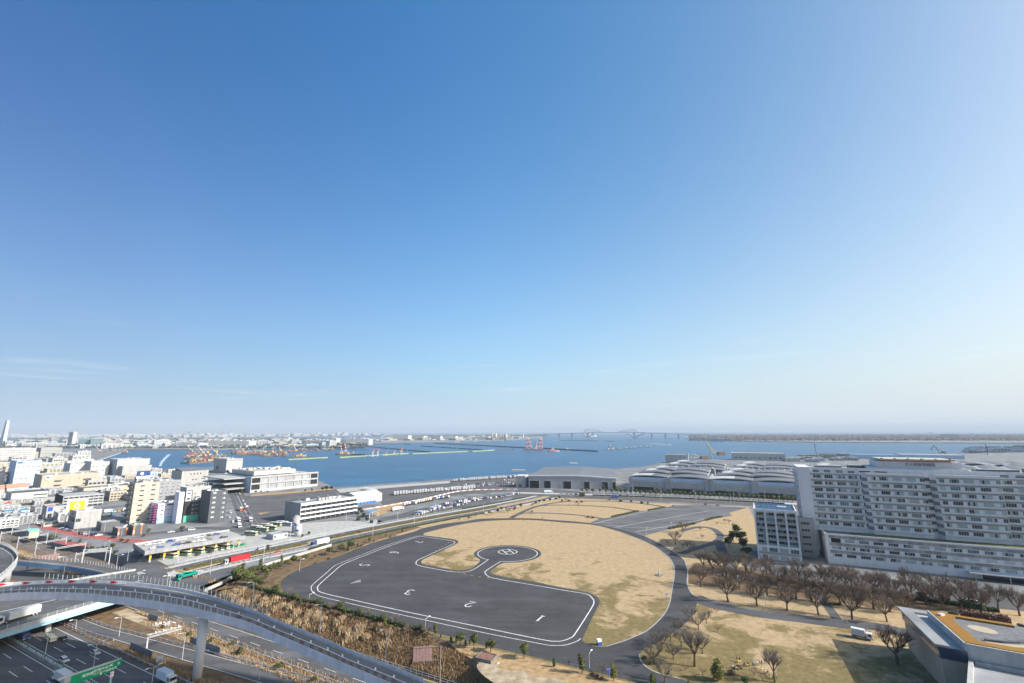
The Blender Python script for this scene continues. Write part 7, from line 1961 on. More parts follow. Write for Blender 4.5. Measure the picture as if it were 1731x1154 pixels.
for i, (a, b, s) in enumerate(((13,3.4,2.4),(33,3.6,3.2),(43,5,3.4),(40,4.5,2.6),(48,8,3),(52,12,2.4),(29,3.4,2))):
 p = Vector((C0.x,C0.y,13.0))+Vector((*gp(a,b),0)); plant('roof_shrub', EV['shrub'][i%2], p, s, 'shrub', '%s leafy shrub from the left on the roof garden' % ordinal([0,2,4,3,5,6,1][i]+1), 'roof garden shrubs')
# reed bank: countless stalks
def reeds(name, label, n, fn, mats, hmin, hmax, seed, wid=.10):
 rr = random.Random(seed); mb = MB()
 for _ in range(n):
  p, k = fn(rr); h = rr.uniform(hmin,hmax)*k
  for s in range(2):
   a = rr.uniform(0,6.28); lean = Vector((math.cos(a), math.sin(a), 0))*h*rr.uniform(.05,.4); wv = Vector((-math.sin(a), math.cos(a), 0))*wid*rr.uniform(.6,1.5)
   mb.add([p-wv, p+wv, p+lean+Vector((0,0,h))], [(0,1,2)], rr.choice(mats))
 return tag(mb.build(name), label, 'reeds', kind='stuff')
R1 = M('reed_brown', (0.23, 0.14, 0.075), var=0.3, scale=0.15, rough=0.95, spec=0.1, detail=6, col2=(0.36,0.25,0.14)); R2 = M('reed_tan', (0.38, 0.26, 0.14), var=0.3, scale=0.15, rough=0.95, spec=0.1, detail=6, col2=(0.33,0.22,0.12)); R3 = M('pampas_plume', (0.52, 0.40, 0.26), var=0.2, scale=0.6, rough=0.95, spec=0.1); R4 = M('reed_dark', (0.12,0.085,0.05), var=.3, scale=.2, rough=.95, spec=.1)
def bank(rr):
 t = rr.uniform(-108, 87); f = rr.random(); return hw(t, -13*f, -6*f), 1.0
reeds('reed_bank_growth', 'brown reeds covering the bank below the park hedge', 26000, bank, [R1,R1,R2,R4], .4, 1.1, 31)
cl_ = [(prng.uniform(-75,70), prng.uniform(.15,.8)) for _ in range(70)]
def plume(rr):
 t, f = rr.choice(cl_); t += rr.gauss(0,.8); f += rr.gauss(0,.05); return hw(t, -13*f, -6*f+.6), 1.0
reeds('pampas_plumes', 'pale pampas tufts scattered over the reed bank', 5000, plume, [R3,R3,R2], .8, 1.8, 32)
def verge(rr):
 k = rr.random()
 if k < .38: t = rr.uniform(-45,120); o = -34+rr.uniform(-2.6,2.6)+ (4 if rr.random()<.3 else 0)
 elif k < .75: t = rr.uniform(-20,120); o = -51.5+rr.uniform(-1.2,1.0)+max(0,(t-5))*.05*rr.random()*1.6
 else: t = rr.uniform(-60,120); o = -31+rr.uniform(-.9,.6)
 return hw(t, o, CUT_Z), 1.0
reeds('verge_grass', 'dry straw grass on the motorway verges', 14000, verge, [R2,R1,R2,R3], .4, 1.2, 33)
def raily(rr): return hw(rr.uniform(-330,-120), rr.uniform(-21.5,-17.5), CUT_Z+rr.uniform(.2,1.6)), 1.0
reeds('railway_grass', 'straw coloured grass along the railway trench', 5000, raily, [R2,R1,R3], .5, 1.4, 34)
def rough(rr):
 p = g(rr.uniform(1085,1330), rr.uniform(1105,1156), 0); return p, 1.0
def lowgrass(rr):
 t = rr.uniform(86,112); f = rr.random(); return hw(t, -5-8*f, -5*f), .9
reeds('verge_end_grass', 'tall dry grass where the reed bank ends', 2500, lowgrass, [R2,R1], .4, 1.2, 35)
L = [plant('bank_shrub', EV['shrub'][i%2], hw(t,o,CUT_Z), s, 'shrub') for i, (t,o,s) in enumerate(((22,-33.5,3.0),(44,-33,2.6),(62,-33,1.8),(-12,-33.5,2.2),(2,-33,2.0),(-30,-35,1.8),(75,-32.5,2),(12,-30.5,1.8)))]
rank_labels(L, '{} olive bush from the left between the two lower ramp roads', 'bushes between the ramp roads')
# ------------------------------------------------------------------ vehicles
def paint(name, c, rough=0.3): return M(name, c, rough=rough, var=0.04, scale=1.0, spec=0.5)
CARP = {'white': paint('white_car_paint', (0.58,0.58,0.58)), 'silver': paint('silver_car_paint', (0.42,0.44,0.46)), 'black': paint('black_car_paint', (0.02,0.02,0.024)), 'grey': paint('grey_car_paint', (0.16,0.17,0.18)), 'red': paint('red_car_paint', (0.42,0.015,0.03)), 'blue': paint('blue_car_paint', (0.03,0.09,0.30)), 'yellow': paint('yellow_car_paint', (0.62,0.38,0.03)), 'green': paint('green_car_paint', (0.02,0.28,0.12)), 'orange': paint('orange_car_paint', (0.60,0.18,0.02)), 'cream': paint('cream_car_paint', (0.62,0.56,0.40)), 'teal': paint('teal_truck_paint', (0.0,0.24,0.17))}
TYRE = M('tyre_rubber', (0.018,0.018,0.02), var=.1, scale=1); HUB = M('wheel_hub', (0.35,0.36,0.37), var=.1, scale=1, rough=.4)
VGL = M('vehicle_glass', (0.015,0.02,0.028), var=.1, scale=1, rough=.06, spec=.6)
HEADL = M('headlight_glass', (0.75,0.76,0.74), var=.05, scale=1, rough=.2); TAILL = M('tail_light_glass', (0.38,0.01,0.01), var=.05, scale=1, rough=.2)
CARGO = M('cargo_box_white', (0.55,0.56,0.57), var=.05, scale=.8, rough=.5); CHASSIS = M('chassis_black', (0.03,0.03,0.033), var=.2, scale=1)
def profile(mb, pts, w0, w1, mat):
 """extrude a side outline (x, z) across the width; upper points are drawn in to w1"""
 n = len(pts); zt = max(z for x, z in pts); zb = min(z for x, z in pts)
 f = lambda z: (w0+(w1-w0)*max(0,(z-zb)/(zt-zb)))/2
 L = [(x, f(z), z) for x, z in pts]; Rr = [(x, -f(z), z) for x, z in pts]
 mb.add(L+Rr, [(i, n+i, n+(i+1)%n, (i+1)%n) for i in range(n)], mat)
 mb.add(L, [tuple(range(n))], mat); mb.add(Rr, [tuple(range(n-1,-1,-1))], mat)
def wheel_mb(mb, x, y, r, w):
 mb.tube((x,y-w/2,r),(x,y+w/2,r),r,r,12,TYRE); mb.tube((x,y-w/2-.01,r),(x,y+w/2+.01,r),r*.55,r*.55,8,HUB)
def car_parts(kind, col):
 P = CARP[col]; parts = []
 if kind in ('sedan','wagon'):
  b = MB()
  profile(b, [(-2.2,.3),(2.15,.3),(2.25,.55),(2.15,.74),(1.1,.88),(-1.75,.90),(-2.2,.86),(-2.28,.6)], 1.74, 1.66, P)
  t = [(-1.55,.89),(1.05,.87),(.35,1.36),(-.95,1.40)] if kind == 'sedan' else [(-2.15,.88),(1.1,.87),(.4,1.48),(-1.75,1.55)]
  profile(b, [(x*.97,z) for x, z in t[:2]]+[(x*.93,z+.02) for x, z in t[2:]], 1.52, 1.12, P)
  parts.append(('body', b))
  gl = MB(); profile(gl, [(t[0][0]+.05,.92),(t[1][0]-.05,.92),(t[2][0]+.02,t[2][1]-.05),(t[3][0]-.02,t[3][1]-.05)], 1.60, 1.22, VGL); parts.append(('window_glass', gl))
  L = 1.35
 elif kind == 'van':
  b = MB(); profile(b, [(-2.3,.32),(2.2,.32),(2.3,.6),(2.2,.9),(1.5,1.05),(1.0,1.82),(-2.15,1.9),(-2.35,1.0)], 1.72, 1.55, P); parts.append(('body', b))
  gl = MB(); profile(gl, [(-2.0,1.08),(1.52,1.08),(1.12,1.70),(-2.0,1.74)], 1.74, 1.62, VGL); parts.append(('window_glass', gl)); L = 1.4
 wm = MB(); wheel_mb(wm, 0, 0, .32, .22)
 for sx in (-L, L):
  for sy in (-.76, .76): parts.append(('wheel', ('w', (sx, sy, 0))))
 for sy in (-.6,.6):
  h = MB(); h.box(2.14,2.27,sy-.2,sy+.2,.58,.72,HEADL); parts.append(('headlight', h))
  h = MB(); h.box(-2.33,-2.18,sy-.18,sy+.18,.66,.82,TAILL); parts.append(('tail_light', h))
 return parts
_wheel = {}
def wheel_mesh(r, w):
 k = (r, w)
 if k not in _wheel: m = MB(); m.tube((0,-w/2,r),(0,w/2,r),r,r,14,TYRE); q = MB(); q.tube((0,-w/2-.02,r),(0,w/2+.02,r),r*.58,r*.58,10,HUB); _wheel[k] = (m.mesh('wheel'), q.mesh('rim'))
 return _wheel[k]
def vehicle(name, label, cat, loc, rz, parts, wr=(.32,.22), group=None):
 r = thing(name, label, cat, loc, rz, group)
 for nm, p in parts:
  if isinstance(p, tuple): wo = put('wheel', wheel_mesh(*wr)[0], r, p[1]); put('rim', wheel_mesh(*wr)[1], wo)
  else: p.build(nm, r)
 return r
def truck_parts(length, cabcol, box, boxmat=None, cab_h=2.6, box_h=3.3, width=2.3, container=False, dump=False):
 P = CARP[cabcol]; parts = []; cl = 1.9; x1 = length/2
 b = MB(); profile(b, [(x1-cl,.6),(x1,.6),(x1+.02,1.4),(x1-.18,cab_h),(x1-cl,cab_h)], width, width*.95, P); parts.append(('cab', b))
 gl = MB(); gl.add([(x1+.03,-width*.45,1.45),(x1+.03,width*.45,1.45),(x1-.13,width*.43,cab_h-.25),(x1-.13,-width*.43,cab_h-.25)], [(0,1,2,3)], VGL)
 for s in (-1,1): gl.add([(x1-.3,s*width*.502,1.45),(x1-1.3,s*width*.502,1.45),(x1-1.3,s*width*.49,cab_h-.3),(x1-.45,s*width*.49,cab_h-.3)], [(0,1,2,3)] if s < 0 else [(3,2,1,0)], VGL)
 parts.append(('window_glass', gl))
 c = MB(); c.box(-x1,x1-.1,-width*.38,width*.38,.5,.95,CHASSIS); parts.append(('chassis', c))
 if box:
  bb = MB(); bx1 = x1-cl-.25 if not container else x1-cl-1.2
  bb.box(-x1,bx1,-width/2,width/2,.95,box_h,boxmat or CARGO)
  bb.box(-x1-.03,-x1,-width/2+.1,width/2-.1,1.05,box_h-.1,STEEL)
  for k in range(1, int(length/1.4)):
   xx = -x1+k*1.4
   if xx < bx1-.1: bb.box(xx-.03,xx+.03,-width/2-.03,width/2+.03,.95,box_h-.02,boxmat or CARGO,None,False)
  parts.append(('cargo_box', bb))
 elif dump:
  bb = MB(); bb.box(-x1,x1-cl-.3,-width/2,width/2,.95,1.25,CHASSIS); bb.box(-x1,x1-cl-.3,-width/2,-width/2+.12,1.25,2.2,P); bb.box(-x1,x1-cl-.3,width/2-.12,width/2,1.25,2.2,P); bb.bar((-x1+.4,0,2.0),(x1-2.4,0,3.2),.5,P); parts.append(('tipper_body', bb))
 ax = [x1-1.0, -x1+1.1] + ([-x1+2.2] if length > 7 else []) + ([x1-2.6] if length > 10 else [])
 for xx in ax:
  for s in (-1,1): parts.append(('wheel', ('w', (xx, s*width*.42, 0))))
 for s in (-.8,.8):
  h = MB(); h.box(x1+.0,x1+.06,s-.2,s+.2,.75,.95,HEADL); parts.append(('headlight', h))
  h = MB(); h.box(-x1-.06,-x1,s-.15,s+.15,.8,.98,TAILL); parts.append(('tail_light', h))
 return parts
def bus_parts(cols):
 P, Q = CARP[cols[0]], CARP[cols[1]]; parts = []
 b = MB(); profile(b, [(-5.1,.35),(5.1,.35),(5.2,1.4),(5.1,3.0),(-5.1,3.0),(-5.2,1.4)], 2.45, 2.35, P); parts.append(('body', b))
 s = MB(); s.box(-5.15,5.15,-1.26,1.26,.5,1.15,Q); parts.append(('skirt_band', s))
 g_ = MB(); g_.box(-4.9,5.22,-1.24,1.24,1.5,2.45,VGL); parts.append(('window_glass', g_))
 t = MB(); t.box(-2.5,1.5,-.8,.8,3.0,3.25,CARP['white']); parts.append(('roof_unit', t))
 for xx in (-3.2, 3.4):
  for y in (-1.05,1.05): parts.append(('wheel', ('w', (xx, y, 0))))
 return parts
def joined(parts, wr, name):
 mb = MB()
 for nm, p in parts:
  if isinstance(p, tuple):
   x, y, z = p[1]; wheel_mb(mb, x, y, *wr)
  else:
   k = len(mb.v); mb.v += p.v
   idx = [mb.slot(m) for m in p.slots]
   mb.f += [tuple(i+k for i in f) for f in p.f]; mb.m += [idx[i] for i in p.m]
 return mb.mesh(name)
HDIR = math.atan2(HD.y, HD.x)
def at_heading(px, py, z, a, b): return math.atan2((g(*b,z)-g(*a,z)).y, (g(*b,z)-g(*a,z)).x)
# motorway traffic
zc = HZ+.06
vehicle('car', 'white estate car on the shaded motorway lane', 'car', g(108,1117,zc), HDIR, car_parts('wagon','white'))
vehicle('car', 'silver car beside the white edge line of the motorway', 'car', g(160.5,1104.5,zc), HDIR, car_parts('sedan','silver'))
vehicle('car', 'dark car emerging from under the street bridge', 'car', g(107,1080.5,zc), HDIR, car_parts('sedan','black'))
vehicle('minibus', 'cream minibus on the motorway before the bridge', 'minibus', g(84.5,1083.5,zc), HDIR, truck_parts(5.5,'cream',True,CARP['cream'],2.2,2.3,1.9), (.36,.24))
vehicle('truck', 'blue cabbed truck coming out below the bridge', 'truck', g(38,1079.5,zc), HDIR, truck_parts(7.5,'blue',True,CARP['blue']), (.45,.3))
vehicle('truck', 'large white box truck at the bottom left on the motorway', 'truck', g(104,1152,zc), HDIR+math.pi, truck_parts(10,'white',True), (.48,.3))
vehicle('truck', 'pale blue box truck on the motorway beside the straw verge', 'truck', g(280,1152,zc), HDIR, truck_parts(8.5,'white',True,M('pale_blue_cargo',(0.52,0.60,0.70),var=.05,scale=.8)), (.48,.3))
bdir = math.atan2(BR_N[2][1]-BR_N[1][1], BR_N[2][0]-BR_N[1][0])
vehicle('articulated_truck', 'white articulated truck crossing the street bridge', 'truck', g(30,1046,BZ+.03), bdir, truck_parts(13,'white',True,None,3.0,3.7,2.45,True), (.5,.32))
vehicle('tipper_truck', 'green tipper truck turning at the junction', 'truck', g(315,976,.05), at_heading(0,0,0,(331,972),(303,980)), truck_parts(10,'teal',False,None,3.0,3.3,2.45,False,True), (.5,.32))
bhead = lambda px, py: at_heading(0,0,0,(px-12,py+2.6),(px+12,py-2.6))
vehicle('container_truck', 'blue and silver tractor with red container on the boulevard', 'truck', g(400,950,.08), bhead(400,948)+math.pi, truck_parts(14,'silver',True,M('red_container',(0.36,0.02,0.03),var=.08,scale=.8),3.0,3.9,2.45,True), (.5,.32))
vehicle('articulated_truck', 'blue cabbed truck with long white box on the boulevard', 'truck', g(541,920,.08), bhead(541,918)+math.pi, truck_parts(12.5,'blue',True,None,3.0,3.8,2.45,True), (.5,.32))
vehicle('car', 'red car on the near carriageway of the boulevard', 'car', g(468,935,.08), bhead(468,933)+math.pi, car_parts('wagon','red'))
vehicle('car', 'silver car on the far carriageway by the small brown sign', 'car', g(441,927.5,.08), bhead(441,927), car_parts('wagon','silver'))
vehicle('truck', 'white box truck parked on the picnic lawn', 'truck', g(1458,1078,.02), at_heading(0,0,0,(1444,1072),(1472,1078)), truck_parts(6.2,'white',True,None,2.3,3.1,2.1), (.4,.26))
vehicle('truck', 'cream cabbed truck with blue roofed box at the bottom centre', 'truck', hw(42,-16.8,CUT_Z+.05), HDIR, truck_parts(8,'cream',True,M('blue_white_cargo',(0.58,0.66,0.76),var=.05,scale=.8)), (.48,.3))
# parked vehicles
PK = {}
def pk(kind, col):
 k = (kind, col)
 if k not in PK:
  if kind == 'truck': PK[k] = joined(truck_parts(8.0, col, True), (.46,.3), 'parked_truck')
  elif kind == 'tractor': PK[k] = joined(truck_parts(6.0, col, False, dump=False), (.5,.3), 'parked_tractor')
  elif kind == 'trailer': PK[k] = joined(truck_parts(12.0, col, True, None, 2.6, 3.9, 2.45), (.5,.3), 'parked_trailer')
  else: PK[k] = joined(car_parts(kind, col), (.32,.22), 'parked_car')
 return PK[k]
vr = random.Random(77)
def park_row(a, b, step, kinds, cols, face, label, group, gap=.06, z=.02, name=None, cat=None):
 p, q = g(*a, z), g(*b, z); d = (q-p); L = d.length; d.normalize(); n = int(L/step); out = []
 for i in range(n):
  if vr.random() < gap: continue
  pos = p+d*(i+.5)*step; kd = vr.choice(kinds); c = vr.choice(cols)
  me = pk(kd, c)
  big = kd in ('truck','trailer','tractor')
  o = put(name or ('parked_truck' if big else 'parked_car'), me, None, pos, math.atan2(d.y,d.x)+face+vr.uniform(-.03,.03))
  tag(o, 'x', cat or ('truck' if big else 'car'), group); out.append((o, c, kd))
 out.sort(key=lambda t: proj(t[0].location)[0])
 for i, (o, c, kd) in enumerate(out): o['label'] = '%s %s, %s from left %s' % (c, {'truck':'box truck','tractor':'truck tractor','trailer':'box trailer','van':'van','sedan':'car','wagon':'estate car'}[kd], ordinal(i+1), label)
CC = ['white','white','white','silver','black','grey','white','white','silver','white','blue']
park_row((700,872),(742,857),3.4,['van','wagon','truck'],['white','white','silver','blue'],1.57,'in the near corner of the truck lot','cars in the truck lot')
park_row((713,866),(790,850),3.0,['sedan','wagon','van'],CC,1.57,'in the front row of the truck lot','cars in the truck lot')
park_row((752,855),(826,841),2.9,['sedan','wagon','van'],CC,1.57,'in the second row of the truck lot','cars in the truck lot')
park_row((750,851.5),(815,840),2.9,['sedan','wagon','van'],CC,1.57,'in the third row of the truck lot','cars in the truck lot')
park_row((826,842),(880,833.5),3.0,['sedan','wagon','van'],CC+['blue','blue'],1.57,'in the far row of the truck lot','cars in the truck lot')
park_row((684,854),(757,840),3.6,['tractor','tractor','truck'],['white','white','white','red','white','yellow','silver','blue'],1.57,'of the truck row by the red barrier','trucks along the barrier')
vehicle('tank_trailer', 'long white trailer parked alone in the truck lot', 'truck', g(672,861.5,.02), at_heading(0,0,0,(661,864),(684,860)), truck_parts(14,'white',True,None,2.7,3.6,2.5,True), (.5,.32))
park_row((665,835.5),(806,823.5),3.7,['trailer','trailer','truck'],['white','white','silver','white','green'],1.2,'of the white trailers on the quay','white trailers on the quay')
park_row((745,829),(800,825),4.2,['truck','van'],['white','silver'],1.4,'of the small trucks below the trailer row','small trucks on the quay')
park_row((766,812.5),(854,806.8),3.8,['trailer','trailer','truck'],['white','white','white','red'],1.2,'of the trailers along the quay edge','trailers along the quay edge')
park_row((782,819),(846,815),3.2,['sedan','wagon','van'],CC,1.57,'in the upper quay car park','cars on the quay')
park_row((790,822),(845,818),3.2,['sedan','wagon','van'],CC,1.57,'in the lower quay car park','cars on the quay')
for k in range(5): park_row((847,811+k*2.4),(871,810+k*2.4),3.2,['sedan','wagon','van'],['white','white','silver','grey','white'],1.57,'in row %d of the quay corner lot' % (k+1) if False else 'in the %s row of the quay corner lot' % ordinal(k+1),'cars in the quay corner lot')
park_row((612,826),(640,832),4.5,['truck','van'],['white','silver'],.9,'of the vehicles left of the trailer row','vehicles on the left quay')
park_row((852,807),(870,805.5),4.5,['trailer','truck'],['white','white','silver'],1.3,'of the trucks at the quay end behind the shed','trucks behind the shed')
# cars on the raised deck
def deck_row(y, n, gaps, lab):
 out = []; c, s = math.cos(DRZ2), math.sin(DRZ2)
 for i in range(n):
  if vr.random() < gaps: continue
  x = 6 + i*(DPL-16)/(n-1); col = vr.choice(['white','black','grey','blue','silver','white','black']); kd = vr.choice(['sedan','wagon'])
  o = put('parked_car', pk(kd, col), None, (PD.x+x*c-y*s, PD.y+x*s+y*c, 5.92), DRZ2+vr.choice((0.05,-.05,3.14))); tag(o, 'x', 'car', 'cars on the raised deck'); out.append((o, col))
 for i, (o, col) in enumerate(out): o['label'] = '%s car, %s from the left in the %s row on the raised deck' % (col, ordinal(i+1), lab)
deck_row(9, 14, .45, 'near'); deck_row(22, 14, .35, 'far')
# buses
bp = bus_parts(('cream','green')); bme = joined(bp, (.48,.3), 'parked_bus'); bme2 = joined(bus_parts(('white','blue')), (.48,.3), 'parked_bus')
out = []
c, s = math.cos(DRZ2), math.sin(DRZ2)
for i in range(5):
 x = 13 + i*(DPL-22)/4.4; y = 5.0
 o = put('parked_bus', bme, None, (PD.x+x*c-y*s, PD.y+x*s+y*c, .03), DRZ2-1.1); tag(o, '', 'bus', 'buses below the raised deck'); out.append(o)
rank_labels(out, '{} cream and green bus from the left below the raised deck')
out = []
for px, py in ((424,904),(433,894),(443,897),(450,891),(457,894),(466,888)):
 o = put('parked_bus', bme, None, g(px,py,.03), BRZ-1.2); tag(o, '', 'bus', 'buses in the depot yard'); out.append(o)
rank_labels(out, '{} cream and green bus from the left in the depot yard')
for i, (px, py) in enumerate(((476,886),(484,888))):
 tag(put('parked_bus', bme2, None, g(px,py,.03), BRZ-1.2), ('left' if i == 0 else 'right') + ' white and blue coach beside the depot buses', 'bus', 'blue coaches in the yard')
park_row((328,938.5),(392,925),3.6,['wagon','sedan'],['silver','blue','white','black','white'],1.3,'in the depot front row','cars in the depot yard')
for i, (px, py) in enumerate(((395,924),(404,922.5),(411,921))):
 tag(put('parked_car', pk('sedan','green'), None, g(px,py,.02), 1.2), '%s green taxi from the left in the depot yard' % ordinal(i+1), 'taxi', 'green taxis')
# avenue traffic and street parking
for i, (px, py, kd, col, rz) in enumerate(((407,862,'truck','orange',0),(417,860,'truck','red',0),(419,875,'van','red',0),(402,880,'truck','white',.2),(404,890,'truck','white',.1),(423,880,'truck','silver',.1),(414,852,'sedan','white',0),(411,846,'wagon','silver',0),(408,841,'sedan','grey',0),(405,835,'van','white',0),(420,868,'sedan','black',0),(390,866,'van','white',0),(388,874,'sedan','silver',0),(394,882,'wagon','white',0),(400,826,'sedan','white',0),(397,820,'van','white',0),(426,886,'wagon','grey',0))):
 hd_ = at_heading(0,0,0,(402,838),(417,868))
 o = put('parked_truck' if kd == 'truck' else 'parked_car', pk(kd, col), None, g(px,py,.06), hd_+rz); tag(o, '%s %s, %s down the avenue beside the empty lot' % (col, 'truck' if kd=='truck' else 'car', ordinal(i+1)), 'truck' if kd == 'truck' else 'car', 'avenue vehicles')
park_row((262,902),(345,893),6.5,['sedan','van','wagon','truck'],['white','silver','black','white'],0,'parked along the back street below the towers','back street cars',.35)
park_row((135,901),(170,905),3.4,['sedan','wagon','van'],CC,1.3,'in front of the white showroom','showroom cars')
park_row((20,880),(80,885),4.0,['sedan','wagon','van'],CC,1.2,'along the far left street','far left street cars',.2)
park_row((12,848),(58,842),4.5,['sedan','wagon','van'],CC,1.2,'on the dealer roof parking','dealer roof cars',.15)
park_row((182,908),(200,909),3.6,['sedan','wagon'],['blue','black','white'],.6,'beside the curved vehicle shelter','shelter cars')
park_row((930,833),(1005,837),6.0,['sedan','van','truck','wagon'],CC,0.2,'at the quay junction','quay junction vehicles',.35)
park_row((1030,836),(1100,840),9.0,['sedan','van','wagon'],CC,0.0,'on the far carriageway before the halls','cars before the halls',.55)
park_row((1080,848),(1240,855),12.0,['sedan','van','wagon'],CC,0.0,'on the near carriageway before the halls','near carriageway cars',.6)
vehicle('truck', 'white and blue box truck at the quay junction', 'truck', g(927,832,.06), 0.15, truck_parts(11,'white',True,M('blue_stripe_cargo',(0.45,0.55,0.68),var=.1,scale=.5)), (.5,.3))
vehicle('truck', 'bright blue truck on the cross boulevard before the lawn', 'truck', g(1040,840.5,.06), 0.0, truck_parts(8,'blue',True,CARP['blue']), (.5,.3))
park_row((1560,1005),(1700,1028),7.0,['sedan','van','wagon'],CC,0.0,'on the hospital forecourt','hospital forecourt cars',.5)
# small park things
def post_sign(label, px, py, yt):
 b = g(px, py, 0); h = height_at(b, yt); r = thing('park_signpost', label, 'sign', b, .4)
 BL = MATS.get('violet_blue_post') or M('violet_blue_post', (0.12,0.14,0.42), var=.05, scale=1)
 mb = MB(); mb.tube((0,0,0),(0,0,h),.12,.12,8,BL); mb.build('post', r)
 mb = MB(); mb.box(-.9,.9,-.06,.06,h-.45,h-.05,SIGN_WHITE if h > 3.2 else BL); mb.build('arm_board', r)
post_sign('violet blue signpost on the lawn beside the ring path', 1127.5, 1013.5, 1002)
post_sign('violet blue signpost near the bottom verge lamp', 1030, 1144, 1128)
post_sign('violet blue signpost among the cherry trees', 1171, 1036, 1030)
b = g(1013, 1089.5, 0); r = thing('info_board', 'small white and blue board on the lawn tip', 'sign', b, .3)
mb = MB(); mb.box(-.8,.8,-.5,.5,0,1.2,CARP['blue']); mb.build('base', r); mb = MB(); mb.box(-.8,.8,-.55,.55,1.2,2.0,SIGN_WHITE); mb.build('board', r)
b = g(1114.5, 971.5, 0); r = thing('lawn_monument', 'small pale standing stone on a dark round base on the lawn', 'monument', b)
mb = MB(); mb.tube((0,0,0),(0,0,.3),2.2,2.0,16,CONC_D); mb.build('base', r); mb = MB(); mb.tube((0,0,.3),(0,0,2.9),.45,.3,6,CONC_L); mb.build('stone', r)
for i, (px, py) in enumerate(((1140,927),(1150,934),(897,864),(868,871.5),(900,867.5))):
 b = g(px,py,0); r = thing('park_bench', '%s dark park bench from the left near the paths' % ordinal([3,4,2,0,1][i] + 1 if False else [4,5,2,1,3][i]), 'bench', b, .2*i, 'park benches')
 mb = MB(); mb.box(-3,3,-.3,.3,.4,.5,BARK); mb.build('seat', r)
 for x in (-2.4,2.4): mb = MB(); mb.box(x-.1,x+.1,-.25,.25,0,.4,CONC_D); mb.build('leg', r)
r = thing('rusty_planter_frame', 'open topped rusty enclosure beside the reed bank end', 'enclosure', g(822,1113,0), -.45)
RUST = M('rusty_steel', (0.22,0.12,0.08), var=.25, scale=.6)
mb = MB(); mb.box(-3,3,-2.4,-2.2,0,1.0,CONC_D); mb.box(-3,-2.8,-2.2,2.4,0,1.0,CONC_D); mb.box(2.8,3,-2.2,2.4,0,1.0,CONC_D); mb.box(-2.8,2.8,2.2,2.4,0,1.0,CONC_D); mb.build('wall', r); mb = MB(); mb.box(-2.8,2.8,-2.2,2.2,0,.8,RUST); mb.build('fill', r)
mb = MB(); mb.cbox((0,0,0),1.6,1.2,2.2,.3,W_METAL); mb.cbox((1.8,-.6,0),1.4,1.2,1.6,.3,W_CREAM); b = mb.build('control_cabinet', None); b.location = hw(3,-51.0,CUT_Z); tag(b, 'pair of pale control cabinets on the straw motorway verge', 'cabinet')
mb = MB(); rr = random.Random(3)
for _ in range(40):
 a = rr.uniform(-4,4); d = rr.uniform(-1.6,1.6); mb.tube((a,d,rr.uniform(.1,.9)),(a+rr.uniform(-.9,.9),d+rr.uniform(-.5,.5),rr.uniform(.1,1)),.28,.25,5,CARGO)
b = mb.build('sandbag_heap', None); b.location = hw(-33,-33,CUT_Z); b['kind'] = 'stuff'; tag(b, 'heap of white sandbags beside the curved ramp', 'sandbags')
park_row((-10,868),(58,866),5.0,['sedan','wagon','van','truck'],CC,0.3,'on the street before the long beige shed','beige shed street cars',.3)
park_row((100,893),(128,899),3.6,['sedan','wagon'],CC,.4,'beside the low cream store','store cars',.2)
park_row((176,872),(222,868),4.0,['van','truck','sedan'],['yellow','blue','white','orange','teal'],.4,'in the crowded yard left of the cream tower','yard vehicles',.1)
park_row((178,866),(222,862),4.5,['van','truck','sedan'],['blue','white','yellow','silver','red'],.4,'in the back row of the crowded yard','yard vehicles',.1)
park_row((110,838),(172,833),4.2,['sedan','wagon','van'],CC,1.2,'on the white dealer street','dealer street cars',.2)
